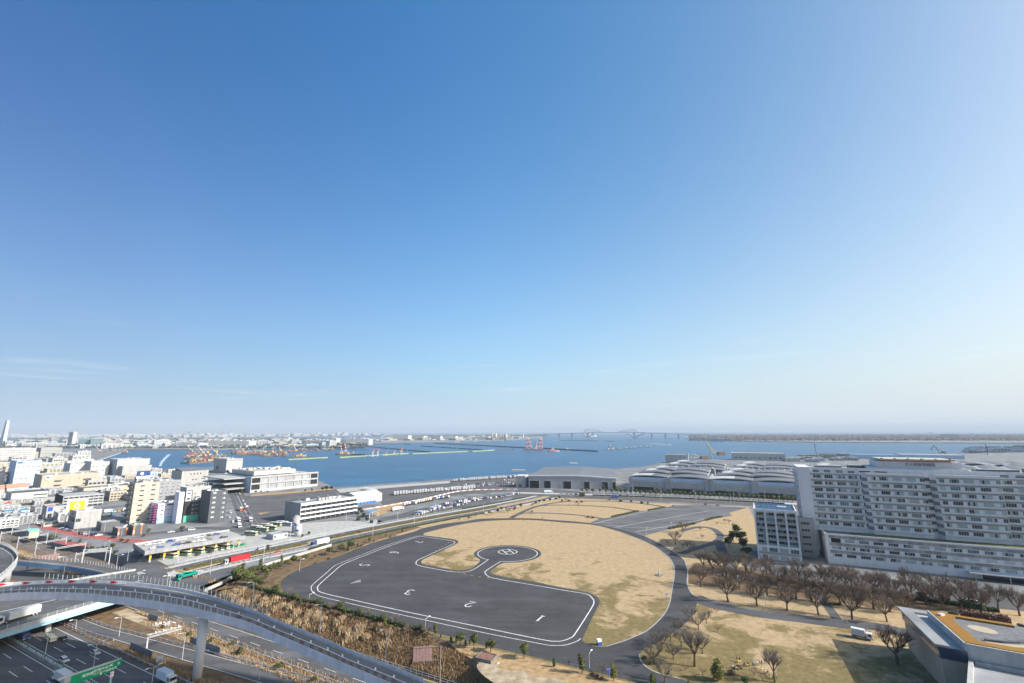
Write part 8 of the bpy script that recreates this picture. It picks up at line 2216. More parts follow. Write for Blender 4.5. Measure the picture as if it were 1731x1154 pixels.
# ------------------------------------------------------------------ people on the picnic lawn
SKIN = M('skin', (0.50,0.32,0.23), var=.05, scale=1); HAIR = M('black_hair', (0.012,0.011,0.012), var=.1, scale=1)
CL = {n: M(n+'_cloth', c, var=.1, scale=4, rough=.9) for n, c in (('black',(0.018,0.018,0.022)),('white',(0.66,0.66,0.66)),('navy',(0.02,0.03,0.08)),('blue',(0.05,0.18,0.42)),('grey',(0.20,0.20,0.21)),('brown',(0.12,0.075,0.05)))}
def human_mesh(top, legs, pose):
 J = {};
 if pose == 'stand':
  P = [(0,0,.95),(0,0,1.15),(0,0,1.38),(0,.01,1.50),(0,.02,1.63),(0,.02,1.74), (.11,0,.90),(.12,.02,.50),(.12,0,.08),(.12,.13,.04), (-.11,0,.90),(-.12,-.03,.50),(-.12,-.02,.08),(-.12,.11,.04), (.19,0,1.36),(.26,.02,1.10),(.25,.12,.88),(.25,.16,.80), (-.19,0,1.36),(-.26,.02,1.10),(-.24,.12,.88),(-.24,.16,.80)]
 else:
  P = [(0,0,.48),(0,.02,.68),(0,.06,.90),(0,.09,1.02),(0,.13,1.15),(0,.14,1.26), (.11,.05,.46),(.14,.45,.48),(.14,.45,.08),(.14,.58,.04), (-.11,.05,.46),(-.14,.45,.48),(-.14,.48,.08),(-.14,.60,.04), (.19,.06,.88),(.25,.15,.66),(.18,.38,.62),(.15,.45,.62), (-.19,.06,.88),(-.25,.15,.66),(-.18,.38,.62),(-.15,.45,.62)]
 E = [(0,1),(1,2),(2,3),(3,4),(4,5),(0,6),(6,7),(7,8),(8,9),(0,10),(10,11),(11,12),(12,13),(2,14),(14,15),(15,16),(16,17),(2,18),(18,19),(19,20),(20,21)]
 Rr = [.15,.15,.16,.06,.095,.07, .085,.062,.045,.04, .085,.062,.045,.04, .06,.05,.04,.035, .06,.05,.04,.035]
 me = bpy.data.meshes.new('person'); me.from_pydata(P, E, []); me.update()
 o = bpy.data.objects.new('tmp', me); COL.objects.link(o)
 sk = o.modifiers.new('s','SKIN'); o.modifiers.new('d','SUBSURF').levels = 1
 lay = me.skin_vertices[0].data if me.skin_vertices else None
 if lay is None:
  bm = bmesh.new(); bm.from_mesh(me); bm.verts.layers.skin.verify(); bm.to_mesh(me); bm.free(); lay = me.skin_vertices[0].data
 for i, r in enumerate(Rr): lay[i].radius = (r, r*.8)
 lay[0].use_root = True
 dg = bpy.context.evaluated_depsgraph_get(); dg.update()
 out = bpy.data.meshes.new_from_object(o.evaluated_get(dg))
 bpy.data.objects.remove(o)
 for m in (CL[legs], CL[top], SKIN, HAIR): out.materials.append(m)
 head0 = P[3][2]; hip = P[0][2]; hc = Vector(P[4])
 for f in out.polygons:
  c = f.center
  hand = min((c-Vector(P[17])).length, (c-Vector(P[21])).length) < .09
  if c.z > head0-.01: k = 3 if (c.z > hc.z+.05 or c.y < hc.y-.02) else 2
  elif hand: k = 2
  elif pose == 'stand': k = 1 if c.z > hip-.04 else 0
  else: k = 0 if (c.z < hip+.03 or (c.y > .2 and c.z < .55)) else 1
  f.material_index = k; f.use_smooth = True
 return out
PM = {}
def person(label, px, py, top, legs, pose, rz):
 k = (top, legs, pose)
 if k not in PM: PM[k] = human_mesh(*k)
 o = put('person', PM[k], None, g(px,py,.02), rz); return tag(o, label, 'person', 'people of the picnic group')
for i, (px, py, t, l, ps, rz, lab) in enumerate((
 (1246,1117,'black','black','stand',1.0,'person in black standing left of the picnic group'),
 (1251,1118.5,'black','navy','stand',2.0,'second person in black standing left of the picnic group'),
 (1239,1129,'white','black','sit',.3,'seated person in white at the left end of the benches'),
 (1243,1132,'black','black','sit',.6,'seated person in black at the left end of the benches'),
 (1248,1131,'black','grey','sit',2.8,'seated person in black and grey beside the left bench'),
 (1252,1130,'grey','black','sit',3.2,'seated person in grey beside the left bench'),
 (1259,1125,'black','black','sit',.5,'seated person in black behind the second bench'),
 (1264,1123.5,'navy','black','sit',2.5,'seated person in navy behind the second bench'),
 (1268,1126,'brown','black','sit',1.2,'seated person in brown at the second bench'),
 (1274,1124.5,'blue','navy','sit',.4,'seated person in bright blue in the middle'),
 (1281,1125,'white','navy','stand',.2,'standing person in white in the middle of the group'),
 (1284,1123,'white','grey','stand',2.2,'standing person in white and grey behind the group'),
 (1288,1124,'black','black','stand',1.6,'standing person in black behind the yellow benches'),
 (1293,1121,'grey','black','stand',2.4,'standing person in grey behind the yellow benches'),
 (1297,1120.5,'grey','navy','stand',3.0,'person in grey at the far right back of the group'),
 (1289,1134,'white','black','sit',.7,'seated person in white at the yellow bench'),
 (1293,1137,'white','black','sit',2.7,'seated person in white right of the yellow bench'),
 (1299,1138,'black','black','sit',.9,'seated person in black right of the yellow bench'),
 (1303,1143,'white','navy','sit',2.0,'seated person in white near the bottom bench'),
 (1308,1148,'black','black','sit',.2,'seated person in black at the bottom bench'),
 (1313,1147.5,'white','black','stand',2.6,'person in white bending at the bottom right of the group'),
 (1063,867+20,'black','black','stand',0,'lone person walking beside the plaza path'))):
 if i == 21: px, py = 917, 876
 person(lab, px, py, t, l, ps, rz)
YB = M('yellow_bench_board', (0.62,0.40,0.05), var=.08, scale=1)
for i, (px, py, rz) in enumerate(((1246,1131,.2),(1266,1126,.1),(1282,1130,-.5),(1291,1137,-.6),(1306,1147,-.3),(1250,1120,.2))):
 r = thing('picnic_table', '%s yellow picnic table from the left among the people' % ordinal([1,3,4,5,6,2][i]), 'table', g(px,py,.02), rz, 'picnic tables')
 mb = MB(); mb.box(-.7,.7,-.28,.28,.66,.72,YB); mb.build('tabletop', r)
 for x in (-.6,.6):
  for y in (-.22,.22): mb = MB(); mb.box(x-.03,x+.03,y-.03,y+.03,0,.66,STEEL); mb.build('leg', r)
# ------------------------------------------------------------------ things on the water
WZ = SEA_Z
BOOM_G = M('green_yellow_boom', (0.24,0.30,0.15), var=.2, scale=.05, detail=5); ROCK = M('dark_breakwater', (0.075,0.08,0.085), var=.3, scale=.2); RUSTB = M('rusty_barge', (0.16,0.11,0.09), var=.4, scale=.1)
def wline(name, label, cat, a, b, w, h, mat, cap=None, group=None):
 p, q = g(*a, WZ), g(*b, WZ); r = thing(name, label, cat, p, math.atan2(q.y-p.y, q.x-p.x), group); L = (q-p).length
 mb = MB(); mb.prism([(0,-w/2),(L,-w/2),(L+w*.3,0),(L,w/2),(0,w/2),(-w*.3,0)], -.5, h*.7, mat); mb.build('base', r)
 mb = MB(); mb.box(0,L,-w*.3,w*.3,h*.7,h,cap or mat,None,False); mb.build('crest', r)
 n = max(2,int(L/60))
 for i in range(n+1):
  mb = MB(); x = L*i/n; mb.box(x-1,x+1,-w*.4,w*.4,h,h+1.2,cap or mat,None,False); mb.build('bollard', r)
 return r
wl = [((487,776.5),(553,773)),((574,773),(620,770)),((622,770),(690,766)),((697,766.5),(790,762.5)),((798,762.5),(838,760))]
for i, (a, b) in enumerate(wl): wline('floating_boom', '%s green and yellow floating boom from the left' % ordinal(i+1), 'breakwater', a, b, 7, 2.6, BOOM_G, M('pale_green_deck',(0.36,0.40,0.21),var=.1,scale=.1), 'green booms')
dk = [((609,753),(631,755)),((633.5,755),(656,757.5)),((659,757.5),(687,760.5)),((691,760.5),(727,763.5)),((683,749.5),(695,750.5)),((711,753),(737,755)),((740,755),(771,757)),((775,757),(816,760)),((734,748.5),(888,756.5)),((919,757.5),(1010,762.5)),((946,743.4),(1012,744.5)),((1019,744.6),(1038,745.2)),((625,751),(682,749.8)),((568,767),(619,768.5)),((838,760.3),(868,759.4))]
for i, (a, b) in enumerate(dk): wline('breakwater', '%s dark low breakwater across the bay' % ordinal(i+1), 'breakwater', a, b, 10 if i in (8,9) else 7, 4.5 if i in (8,9) else 3.2, ROCK, None, 'dark breakwaters')
rank = [o for o in COL.objects if o.name.startswith('breakwater')]
rank_labels(rank, '{} dark low breakwater from the left out in the bay')
# orange topped survey towers
O_T = M('orange_tower_top', (0.60,0.14,0.05), var=.1, scale=1)
tw = []
for px, yb, yt in ((630,771,758.5),(638.5,770.5,758),(652.5,769,762),(666,767.5,760),(678.5,767,756.5)):
 b = g(px,yb,WZ); h = height_at(b,yt); r = thing('survey_tower', '', 'tower', b)
 for sx in (-2,2):
  for sy in (-2,2): mb = MB(); mb.bar((sx,sy,0),(sx,sy,h-3),.5,W_METAL); mb.build('leg', r)
 mb = MB(); mb.box(-4,4,-4,4,h-3,h,O_T); mb.build('platform', r)
 for k in range(3): mb = MB(); mb.bar((-2,-2,k*h/4),(2,-2,(k+1)*h/4),.3,W_METAL); mb.bar((2,-2,k*h/4),(-2,-2,(k+1)*h/4),.3,W_METAL); mb.build('brace', r)
 tw.append(r)
rank_labels(tw, '{} orange topped tower from the left on the green boom', 'orange topped towers')
# floating crane
CR_R = M('crane_red', (0.48,0.07,0.06), var=.15, scale=.1); CR_W = W_METAL
fcb = g(902, 759.5, WZ); fc = thing('floating_crane', 'floating crane with two red and white lattice towers on a barge', 'crane barge', fcb, .1)
sc = (fcb-CAMLOC).dot(_f)/FPX
mb = MB(); mb.prism([(-16*sc,-12),(15*sc,-12),(17*sc,0),(15*sc,12),(-16*sc,12),(-17*sc,0)], -1, 4, STEEL_D, ROOF_G); mb.build('barge_hull', fc)
def lattice(parent, b0, b1, t, h, wob, name):
 mb = MB(); n = 6
 for k in range(n):
  m = CR_R if k % 2 == 0 else CR_W
  for s in (-1,1):
   a = Vector((b0 if s < 0 else b1, 0, 4)); e = Vector((t+s*3, 0, h)); p = a+(e-a)*k/n; q = a+(e-a)*(k+1)/n
   for y in (-6,6): mb.bar(p+V(0,y*(1-k/n*.5),0), q+V(0,y*(1-(k+1)/n*.5),0), 2.2, m)
  a0 = Vector((b0,0,4)); a1 = Vector((b1,0,4)); l = a0+(Vector((t-3,0,h))-a0)*(k+.0)/n; r_ = a1+(Vector((t+3,0,h))-a1)*(k+1)/n
  mb.bar(l, r_, 1.4, m)
  l2 = a0+(Vector((t-3,0,h))-a0)*(k+1)/n; mb.bar(r_, l2, 1.4, m)
 mb.build(name, parent)
hc = height_at(fcb, 739); hc2 = height_at(fcb, 740)
lattice(fc, -12*sc, -3*sc, -10.5*sc, hc, 0, 'lattice_tower'); lattice(fc, 8*sc, 14*sc, 12.5*sc, hc2, 0, 'lattice_tower')
mb = MB(); mb.box(1*sc,7*sc,-8,8,4,14,W_WHITE); mb.box(3*sc,6*sc,-5,5,14,22,W_WHITE); mb.build('deckhouse', fc)
mb = MB(); mb.bar((1*sc,0,14),(5*sc,0,34),2,CR_R); mb.bar((6*sc,0,14),(5*sc,0,34),2,CR_W); mb.build('boom_rest', fc)
def boat(label, px, py, L, mat, cab=True, rz=0.2, name='boat'):
 b = g(px,py,WZ); r = thing(name, label, 'boat', b, rz); w = L*.24
 mb = MB(); mb.add([(-L/2,-w/2,0),(L*.3,-w/2,0),(L/2,0,0),(L*.3,w/2,0),(-L/2,w/2,0),(-L/2,-w*.55,L*.1),(L*.3,-w*.55,L*.1),(L*.54,0,L*.13),(L*.3,w*.55,L*.1),(-L/2,w*.55,L*.1)], [(0,1,6,5),(1,2,7,6),(2,3,8,7),(3,4,9,8),(4,0,5,9),(5,6,7,8,9)], mat); mb.build('hull', r)
 if cab: mb = MB(); mb.box(-L*.25,L*.12,-w*.35,w*.35,L*.1,L*.22,W_WHITE); mb.box(-L*.1,L*.06,-w*.25,w*.25,L*.22,L*.3,W_WHITE); mb.build('cabin', r)
 return r
boat('dark tug with white cabin right of the floating crane', 935, 762, 45, CR_R); boat('small white work boat beside the dark tug', 941, 762.3, 24, W_WHITE)
boat('small boat on the long breakwater line', 959, 758.5, 26, W_WHITE); boat('lone far boat right of the bridge pier', 1060, 734.5, 120, ROCK)
boat('white cruiser beside the far bridge pier', 998, 737.3, 190, W_WHITE)
bl_ = [boat('', x, y, 26, STEEL_D) for x, y in ((1047,758.5),(1059,757.5),(1083,755.5),(1093,755),(1029.5,759.5),(1037,759),(1068,756.5),(1074,756),(1100,754.5),(1032,754))]
rank_labels(bl_, '{} small dark moored boat from the left in open water', 'moored boats in open water')
# white box barges
bb_ = []
for px, py, w in ((876,795.5,23),(930,793.5,23),(969,783,14.5),(1018,745.5,8)):
 b = g(px,py,WZ); sc2 = (b-CAMLOC).dot(_f)/FPX; r = thing('box_barge', '', 'barge', b, -.05); L = w*sc2
 mb = MB(); mb.box(-L/2,L/2,-L*.22,L*.22,-.5,3.0,W_WHITE,ROOF_L,False); mb.build('hull', r); mb = MB(); mb.box(-L/2+.6,L/2-.6,-L*.2,L*.2,3.0,3.4,W_LGREY); mb.build('deck', r)
 for x in (-L*.46,L*.46): mb = MB(); mb.tube((x,-L*.15,3.4),(x,-L*.15,4.4),.4,.4,8,STEEL_D); mb.build('bollard', r)
 bb_.append(r)
rank_labels(bb_, '{} plain white box barge from the left on the bay', 'white box barges')
far_b = []
for px, py in ((772,747),(803,746.5),(826,745.6),(849,745.4)):
 b = g(px,py,WZ); r = thing('box_barge', '', 'barge', b); mb = MB(); mb.box(-14,14,-8,8,-.5,9,W_WHITE); mb.build('hull', r); mb = MB(); mb.box(-12,12,-7,7,9,10,ROOF_L); mb.build('deck', r); far_b.append(r)
rank_labels(far_b, '{} small white far barge from the left before the warehouse island', 'far white barges')
# moored work barges with clutter
wb = []
brr = random.Random(9)
M_O = M('muted_orange', (0.30,0.17,0.10), var=.2, scale=.1); M_Y = M('muted_yellow', (0.42,0.32,0.13), var=.2, scale=.1); M_T = M('muted_teal', (0.16,0.27,0.26), var=.2, scale=.1); M_R = M('muted_red', (0.32,0.11,0.10), var=.2, scale=.1)
BC_ = [RUSTB, M_R, M_Y, M_O, W_LGREY, M_T, STEEL_D, W_WHITE, RUSTB]
def barge(px, py, L, rz):
 b = g(px,py,WZ); r = thing('work_barge', '', 'barge', b, rz, 'moored work barges'); w = L*.32
 mb = MB(); mb.prism([(-L/2,-w/2),(L/2,-w/2),(L/2+2,0),(L/2,w/2),(-L/2,w/2),(-L/2-2,0)], -.5, 3, brr.choice((RUSTB,STEEL_D,RUSTB,ROCK)), brr.choice((RUSTB,M_O,ROOF_G,RUSTB))); mb.build('hull', r)
 for k in range(brr.randint(3,6)):
  x = brr.uniform(-.42,.3)*L; y = brr.uniform(-.4,.1)*w; mb = MB(); mb.box(x,x+brr.uniform(3,9),y,y+brr.uniform(3,6),3,3+brr.uniform(2,7),brr.choice(BC_)); mb.build('deck_gear', r)
 if brr.random() < .22:
  x = brr.uniform(-.3,.3)*L; mb = MB(); m1 = brr.choice((M_R,M_T,M_O)); mb.box(x-3,x+3,-3,3,3,8,m1); mb.build('crane_house', r)
  mb = MB(); d = brr.choice((-1,1));
  for k in range(5): mb.bar((x+d*k*4,0,8+k*4.5),(x+d*(k+1)*4,0,8+(k+1)*4.5),1.4,m1 if k % 2 else W_METAL)
  mb.build('crane_boom', r)
 wb.append(r)
for i in range(36):
 t = brr.random(); px = brr.uniform(318,378); py = 765+brr.random()*18*(0.5+.5*(1-(px-318)/120)); barge(px, py, brr.uniform(22,42), brr.uniform(-.5,.5)+.3)
for i in range(36): px = brr.uniform(392,500); barge(px, 759.5+(brr.random())*9 + (0 if px < 450 else 3), brr.uniform(24,46), brr.uniform(-.4,.4)+.2)
for i in range(10): px = brr.uniform(505,560); barge(px, 758.5+brr.random()*3, brr.uniform(24,46), .2)
for i in range(6): barge(brr.uniform(160,220), 762+brr.random()*3, 30, .2)
for px, py in ((582,768),(590,767),(506,772),(512,771.5)): barge(px, py, 44, .3)
rank_labels(wb, '{} cluttered work barge from the left in the barge basin')
r = thing('barge_pier', 'brown timber pier in front of the barge cluster', 'pier', g(318,784,WZ), .1)
p = g(318,784,WZ); q = g(352,780.5,WZ); mb = MB(); mb.slab((0,0),((q-p).length,0),8,0,3.5,RUSTB); mb.build('deck', r)
for k in range(8): mb = MB(); mb.tube((k*(q-p).length/8,-4.5,-2),(k*(q-p).length/8,-4.5,4.5),.6,.6,6,RUSTB); mb.build('pile', r)
r.rotation_euler = (0,0,math.atan2(q.y-p.y,q.x-p.x))
# barge cranes with red and white jibs
def jib(label, px, py, dx, yt, mat=CR_R, tall=1.0, name='barge_crane', z=WZ):
 b = g(px,py,z); h = height_at(b,yt); sc3 = (b-CAMLOC).dot(_f)/FPX; r = thing(name, label, 'crane', b)
 mb = MB(); mb.box(-6,6,-5,5,0,4,STEEL_D); mb.box(-4,4,-4,4,4,9,SIGN_YEL); mb.build('house', r)
 mb = MB(); e = Vector((dx*sc3,0,h)); a = Vector((0,0,7)); n = 7
 for k in range(n): mb.bar(a+(e-a)*k/n, a+(e-a)*(k+1)/n, 1.8, mat if k % 2 == 0 else W_METAL)
 mb.build('jib', r); mb = MB(); mb.bar((-5,0,9),(-8,0,h*.35),.9,STEEL); mb.bar((-8,0,h*.35),e,.4,STEEL); mb.build('stay', r)
jib('left of two red and white barge jibs beyond the green boom', 578.5, 768, -4, 750.5); jib('right of two red and white barge jibs beyond the green boom', 586, 767, -5, 747.5)
jib('red and white jib behind the barge basin', 500, 762.5, -5, 750.5); jib('left red jib leaning right over the barge cluster', 350, 766, 12, 747); jib('right red jib leaning right over the barge cluster', 365, 765, 8, 751)
jib('short white derrick on the yellow dredger', 507, 771, 8, 762, W_METAL); jib('teal derrick in the barge basin', 460, 766, 1, 755, TEAL)
jib('thin red jib at the end of the basin', 474, 763, -3, 753.5)
# quay cranes behind the halls
def quay_crane(label, px, py, pts, box, mat, z=0.0):
 b = g(px,py,z); s3 = (b-CAMLOC).dot(_f)/FPX; r = thing('quay_crane', label, 'crane', b)
 for a, c in pts:
  mb = MB(); mb.bar((a[0]*s3,0,a[1]*s3),(c[0]*s3,0,c[1]*s3),s3*.9,mat); mb.build('boom' , r)
 for x0,x1,z0,z1,m in box: mb = MB(); mb.box(x0*s3,x1*s3,-5,5,z0*s3,z1*s3,m); mb.build('machinery_house', r)
YC = M('ochre_crane', (0.42,0.33,0.17), var=.1, scale=.1); BRC = M('brown_machine_house', (0.20,0.13,0.10), var=.1, scale=.1)
quay_crane('tall ochre quay crane with raised jib behind the halls', 1203, 772, [((0,-4),(0,8)),((0,7),(-8,27)),((0,8),(14,7)),((0,13),(14,8)),((0,7),(0,13)),((-8,27),(0,13))], [(11,22,3,9,BRC)], YC)
quay_crane('low ochre quay crane left of the tall one', 1173, 776, [((0,-2),(0,9)),((-11,3),(14,3)),((0,9),(12,4)),((0,9),(-8,3))], [(12,24,1,6,BRC)], YC)
quay_crane('slim dark tower crane on the quay behind the hospital', 1381, 770, [((0,-2),(-1,12)),((-1,12),(-2,22)),((0,2),(-2,20))], [], STEEL_D)
quay_crane('dark grab crane leaning left behind the helipad', 1591, 768, [((0,-2),(-2,4)),((-2,4),(-10,16)),((-10,16),(-16,8)),((-10,15),(6,5)),((6,-2),(6,6))], [(3,8,3,6,STEEL_D)], STEEL_D)
quay_crane('dark jib of a crane far right of the hospital roof', 1669, 768, [((0,-2),(1,6)),((1,6),(0,18)),((2,4),(1,16))], [], STEEL_D)
# wakes
FOAM = M('wake_foam', (0.40,0.50,0.58), var=.1, scale=.05, rough=.5)
def wake(pts, w0, w1, label):
 P = smooth_line(G(pts, WZ+.12), 5); n = len(P); L = []; Rr = []
 ol = offset_line(P, 1.0)
 for i in range(n):
  d = (ol[i]-P[i]); w = w0+(w1-w0)*i/(n-1); j = 1+.4*math.sin(i*2.3); L.append(P[i]+d*w*j); Rr.append(P[i]-d*w*j*.7)
 mb = MB(); mb.ribbon(L, Rr, FOAM); o = mb.build('boat_wake'); tag(o, label, 'wake', kind='stuff')
wake([(1130,751.5),(1118,749.8),(1105,748.5),(1095,748)], 5, 16, 'white boat wake before the bridge')
boat('white speedboat at the head of the wake', 1131, 751.6, 22, W_WHITE)
wake([(271,787),(274,780),(281,772),(287,767)], 2.5, 6, 'pale wake curling through the canal')
# trees on the far islands
WOOD = [M('far_wood', (0.055,0.065,0.06), var=.4, scale=.02, detail=6, rough=.95), M('far_wood_brown', (0.095,0.082,0.078), var=.4, scale=.02, detail=6, rough=.95)]
def far_wood(name, label, n, fn, seed, mats, hr):
 rr = random.Random(seed); mb = MB()
 for _ in range(n):
  p = fn(rr); h = rr.uniform(*hr); w = h*rr.uniform(.8,1.8); k = 6; a0 = rr.random()
  ring = [(p.x+math.cos(a0+i*6.283/k)*w*rr.uniform(.6,1.1), p.y+math.sin(a0+i*6.283/k)*w*rr.uniform(.6,1.1), p.z+h*rr.uniform(.25,.6)) for i in range(k)]
  base = [(p.x+math.cos(a0+i*6.283/k)*w*.7, p.y+math.sin(a0+i*6.283/k)*w*.7, p.z) for i in range(k)]
  mb.add(base+ring+[(p.x+rr.uniform(-.2,.2)*w, p.y+rr.uniform(-.2,.2)*w, p.z+h)], [(i,(i+1)%k,k+(i+1)%k,k+i) for i in range(k)]+[(k+i,k+(i+1)%k,2*k) for i in range(k)], rr.choice(mats))
 return tag(mb.build(name), label, 'wood', kind='stuff')
def land_at(px, py): p = g(px, py, SEA_Z+2); return Vector((p.x, p.y, 0))
far_wood('island_wood', 'brown winter wood covering the landfill island', 5200, lambda rr: land_at(rr.uniform(1165,1760), 733.6+rr.random()**1.3*10.5), 1, [WOOD[0],WOOD[1],WOOD[1]], (6,17))
far_wood('shore_wood', 'dark tree line behind the warehouse island', 900, lambda rr: land_at(rr.uniform(630,925), 734.6+rr.random()*1.8), 2, [WOOD[0]], (8,18))
far_wood('city_wood', 'dark trees scattered along the far city shore', 1500, lambda rr: land_at(rr.uniform(-40,620), rr.choice((740.2,741.5,743,747,752,757))+rr.uniform(-.5,.5)), 3, [WOOD[0]], (7,14))
# bridge across the bay mouth
BRM = M('far_bridge_steel', (0.34,0.41,0.47), var=.1, scale=.01)
pxs = [(893,738.3,733.5),(920,739,732.7),(945,739.3,731.8),(967,739.5,731.0),(994,739.8,729.9),(1072.5,740,728.9),(1102,740,730.5),(1125,740,731.3),(1147,740,732.1),(1170,739.5,732.8),(1190,737.5,733.6)]
gb0 = g(1033,740,WZ)
bd = g(1072.5,740,WZ)-g(994,739.8,WZ); bang = math.atan2(bd.y,bd.x)
gbr = thing('bay_bridge', 'far steel truss bridge with two humped trusses across the bay mouth', 'bridge', gb0, bang)
cb2, sb2 = math.cos(bang), math.sin(bang)
def on_line(px):
 lo_, hi_ = -9000.0, 9000.0
 for _ in range(60):
  m = (lo_+hi_)/2; p = (gb0.x+m*cb2, gb0.y+m*sb2, 0)
  if (Vector(p)-CAMLOC).dot(_f) < 50:
   if m < 0: lo_ = m
   else: hi_ = m
   continue
  if proj(p)[0] < px: lo_ = m
  else: hi_ = m
 return lo_
def hz_at(x, yrow):
 p = Vector((gb0.x+x*cb2, gb0.y+x*sb2, WZ)); return height_at(p, yrow)
st = [(on_line(a), hz_at(on_line(a), c)) for a, b, c in pxs]
for (x0,h0),(x1,h1) in zip(st[:-1], st[1:]):
 mb = MB(); mb.add([(x0,-12,h0),(x1,-12,h1),(x1,12,h1),(x0,12,h0),(x0,-12,h0-7),(x1,-12,h1-7),(x1,12,h1-7),(x0,12,h0-7)], [(0,1,2,3),(7,6,5,4),(4,5,1,0),(3,2,6,7)], BRM); mb.build('deck', gbr)
for k, (x, h) in enumerate(st[1:-1]):
 mb = MB(); mb.box(x-8,x+8,-10,10,0,h-7,BRM); mb.build('pier', gbr)
for c, ends in ((994,(987,1022)),(1072.5,(1045,1082))):
 xc = on_line(c); hdk = hz_at(xc, 729.5); hp = hz_at(xc, 724.0)
 xa, xb = on_line(ends[0]), on_line(ends[1]); n = 8; topz = []
 for i in range(n+1):
  t = i/n; x = xa+(xb-xa)*t; pk_ = (xc-xa)/(xb-xa)
  z = hdk+(hp-hdk)*max(0,(1-abs(t-pk_)/(pk_ if t < pk_ else 1-pk_))**.6); topz.append((x,z))
 for (x0,z0),(x1,z1) in zip(topz[:-1],topz[1:]):
  mb = MB();
  for y in (-12,12): mb.bar((x0,y,z0),(x1,y,z1),2.4,BRM); mb.bar((x0,y,hdk),((x0+x1)/2,y,(z0+z1)/2),1.5,BRM); mb.bar(((x0+x1)/2,y,(z0+z1)/2),(x1,y,hdk),1.5,BRM)
  mb.build('truss_panel', gbr)
 mb = MB()
 for y in (-12,12): mb.bar((xc,y,8),(xa-40 if c<1000 else xa+90,y,hdk-6),6,BRM); mb.bar((xc,y,8),(xb-120 if c<1000 else xb+60,y,hdk-6),6,BRM)
 mb.build('lower_truss', gbr)
# landmarks at the left
p = g(5,749,0); hh = height_at(p, 709.5); s3 = (p-CAMLOC).dot(_f)/FPX
ch = thing('incinerator_chimney', 'tall tapering white and blue slab chimney at the far left edge', 'chimney', p, -.4)
CHB = M('chimney_blue', (0.20,0.33,0.55), var=.05, scale=.05)
w = 8*s3
mb = MB(); mb.add([(-w*.6,-w*.3,0),(w*.5,-w*.3,0),(w*.5,w*.3,0),(-w*.6,w*.3,0),(-w*.28,-w*.2,hh),(w*.32,-w*.2,hh),(w*.32,w*.2,hh),(-w*.28,w*.2,hh)], [(0,1,5,4),(1,2,6,5),(2,3,7,6),(3,0,4,7),(4,5,6,7)], W_WHITE); mb.build('shaft', ch)
mb = MB(); mb.add([(-w*.62,-w*.33,0),(w*.0,-w*.33,0),(w*.0,-w*.23,hh*.98),(-w*.28,-w*.22,hh*.98)], [(0,1,2,3)], CHB); mb.build('blue_face', ch)
mb = MB(); mb.box(-w*1.2,w*1.4,-w*.2,w*.6,0,hh*.12,W_LGREY); mb.build('plant_building', ch)
p = g(117,751,0); hh = height_at(p, 729); s3 = (p-CAMLOC).dot(_f)/FPX
gt = thing('gate_tower', 'grey glass tower with pale gate shaped frame on the far left shore', 'tower', p, -.35)
mb = MB(); mb.box(-6*s3,-4.5*s3,0,20,0,hh,W_WHITE); mb.box(4.5*s3,6*s3,0,20,0,hh,W_WHITE); mb.box(-4.5*s3,4.5*s3,0,20,hh-2*s3,hh,W_WHITE); mb.build('frame', gt); mb = MB(); mb.box(-4.5*s3,4.5*s3,2,18,0,hh-2*s3,GL_B); mb.build('glass_core', gt)
for i, (px, w_, m) in enumerate(((144.5,20,GL_B),(163,16,GL_B))):
 tower(('darker left' if i == 0 else 'paler right') + ' green glass office slab right of the gate tower', px, 739.5, 753, w_, 'glass_office', m if i == 0 else M('pale_green_glass',(0.22,0.28,0.28),var=.1,scale=.1,rough=.2), 'office', 40)
tower('slender white needle tower beyond the glass offices', 142, 724.5, 738, 2.0, 'needle_tower', W_WHITE, 'tower', 12)
# white works and silos
for i, (x0, x1, yt, yb, nm, lab) in enumerate(((578,623,738.5,751,'white_works','long white works with crowded roof on the far point'),(549,568,737.5,748,'white_works','white works with stepped roof left of the far point'),(510,553,741.5,752,'grey_works','grey and white works at the far shore edge'),(477,487,738,745,'white_works','small square white block on the far shore'),(337,420,741.5,755,'factory','long white factory with grey halls on the far shore'),(290,336,746,756,'factory','low white factory left of the long one'))):
 p = g(x0,yb,-2); q = g(x1,yb,-2); r = thing(nm, lab, 'factory', p, math.atan2(q.y-p.y,q.x-p.x)); L = (q-p).length; hh = height_at(p,yt)
 mb = MB(); mb.box(0,L,0,60,0,hh*.8,W_WHITE,ROOF_L,False); mb.build('wall', r)
 for k in range(7): mb = MB(); x = L*(.05+.13*k); mb.box(x,x+L*.09,10,40,hh*.8,hh*brr.uniform(.85,1.0),W_WHITE); mb.build('roof_plant', r)
 for k in range(8): mb = MB(); mb.box(L*(.03+k*.12),L*(.03+k*.12)+L*.07,-.4,0,hh*.2,hh*.32,GL_D); mb.build('window_band', r)
 mb = MB(); mb.box(L*.0,L*.18,-2,0,0,hh*.78,W_GREY if i in (0,2) else W_LGREY); mb.build('grey_bay', r)
for i, (x0,x1,yt) in enumerate(((664,690,735),(690,716,736),(725,744,736),(752,770,736.3),(800,826,737.5))):
 p = g(x0,743.5-i*.4,-2); q = g(x1,743.5-i*.4,-2); r = thing('island_warehouse', '%s long white warehouse from the left on the far island' % ordinal(i+1), 'warehouse', p, math.atan2(q.y-p.y,q.x-p.x)); L = (q-p).length; hh = height_at(p,yt)
 mb = MB(); mb.box(0,L,0,80,0,hh,W_WHITE,ROOF_L,False); mb.build('wall', r)
 for k in range(5): mb = MB(); mb.box(L*k/5+4,L*k/5+L/5-4,-1,0,hh*.3,hh*.45,W_LGREY); mb.build('window_band', r)
sl_ = []
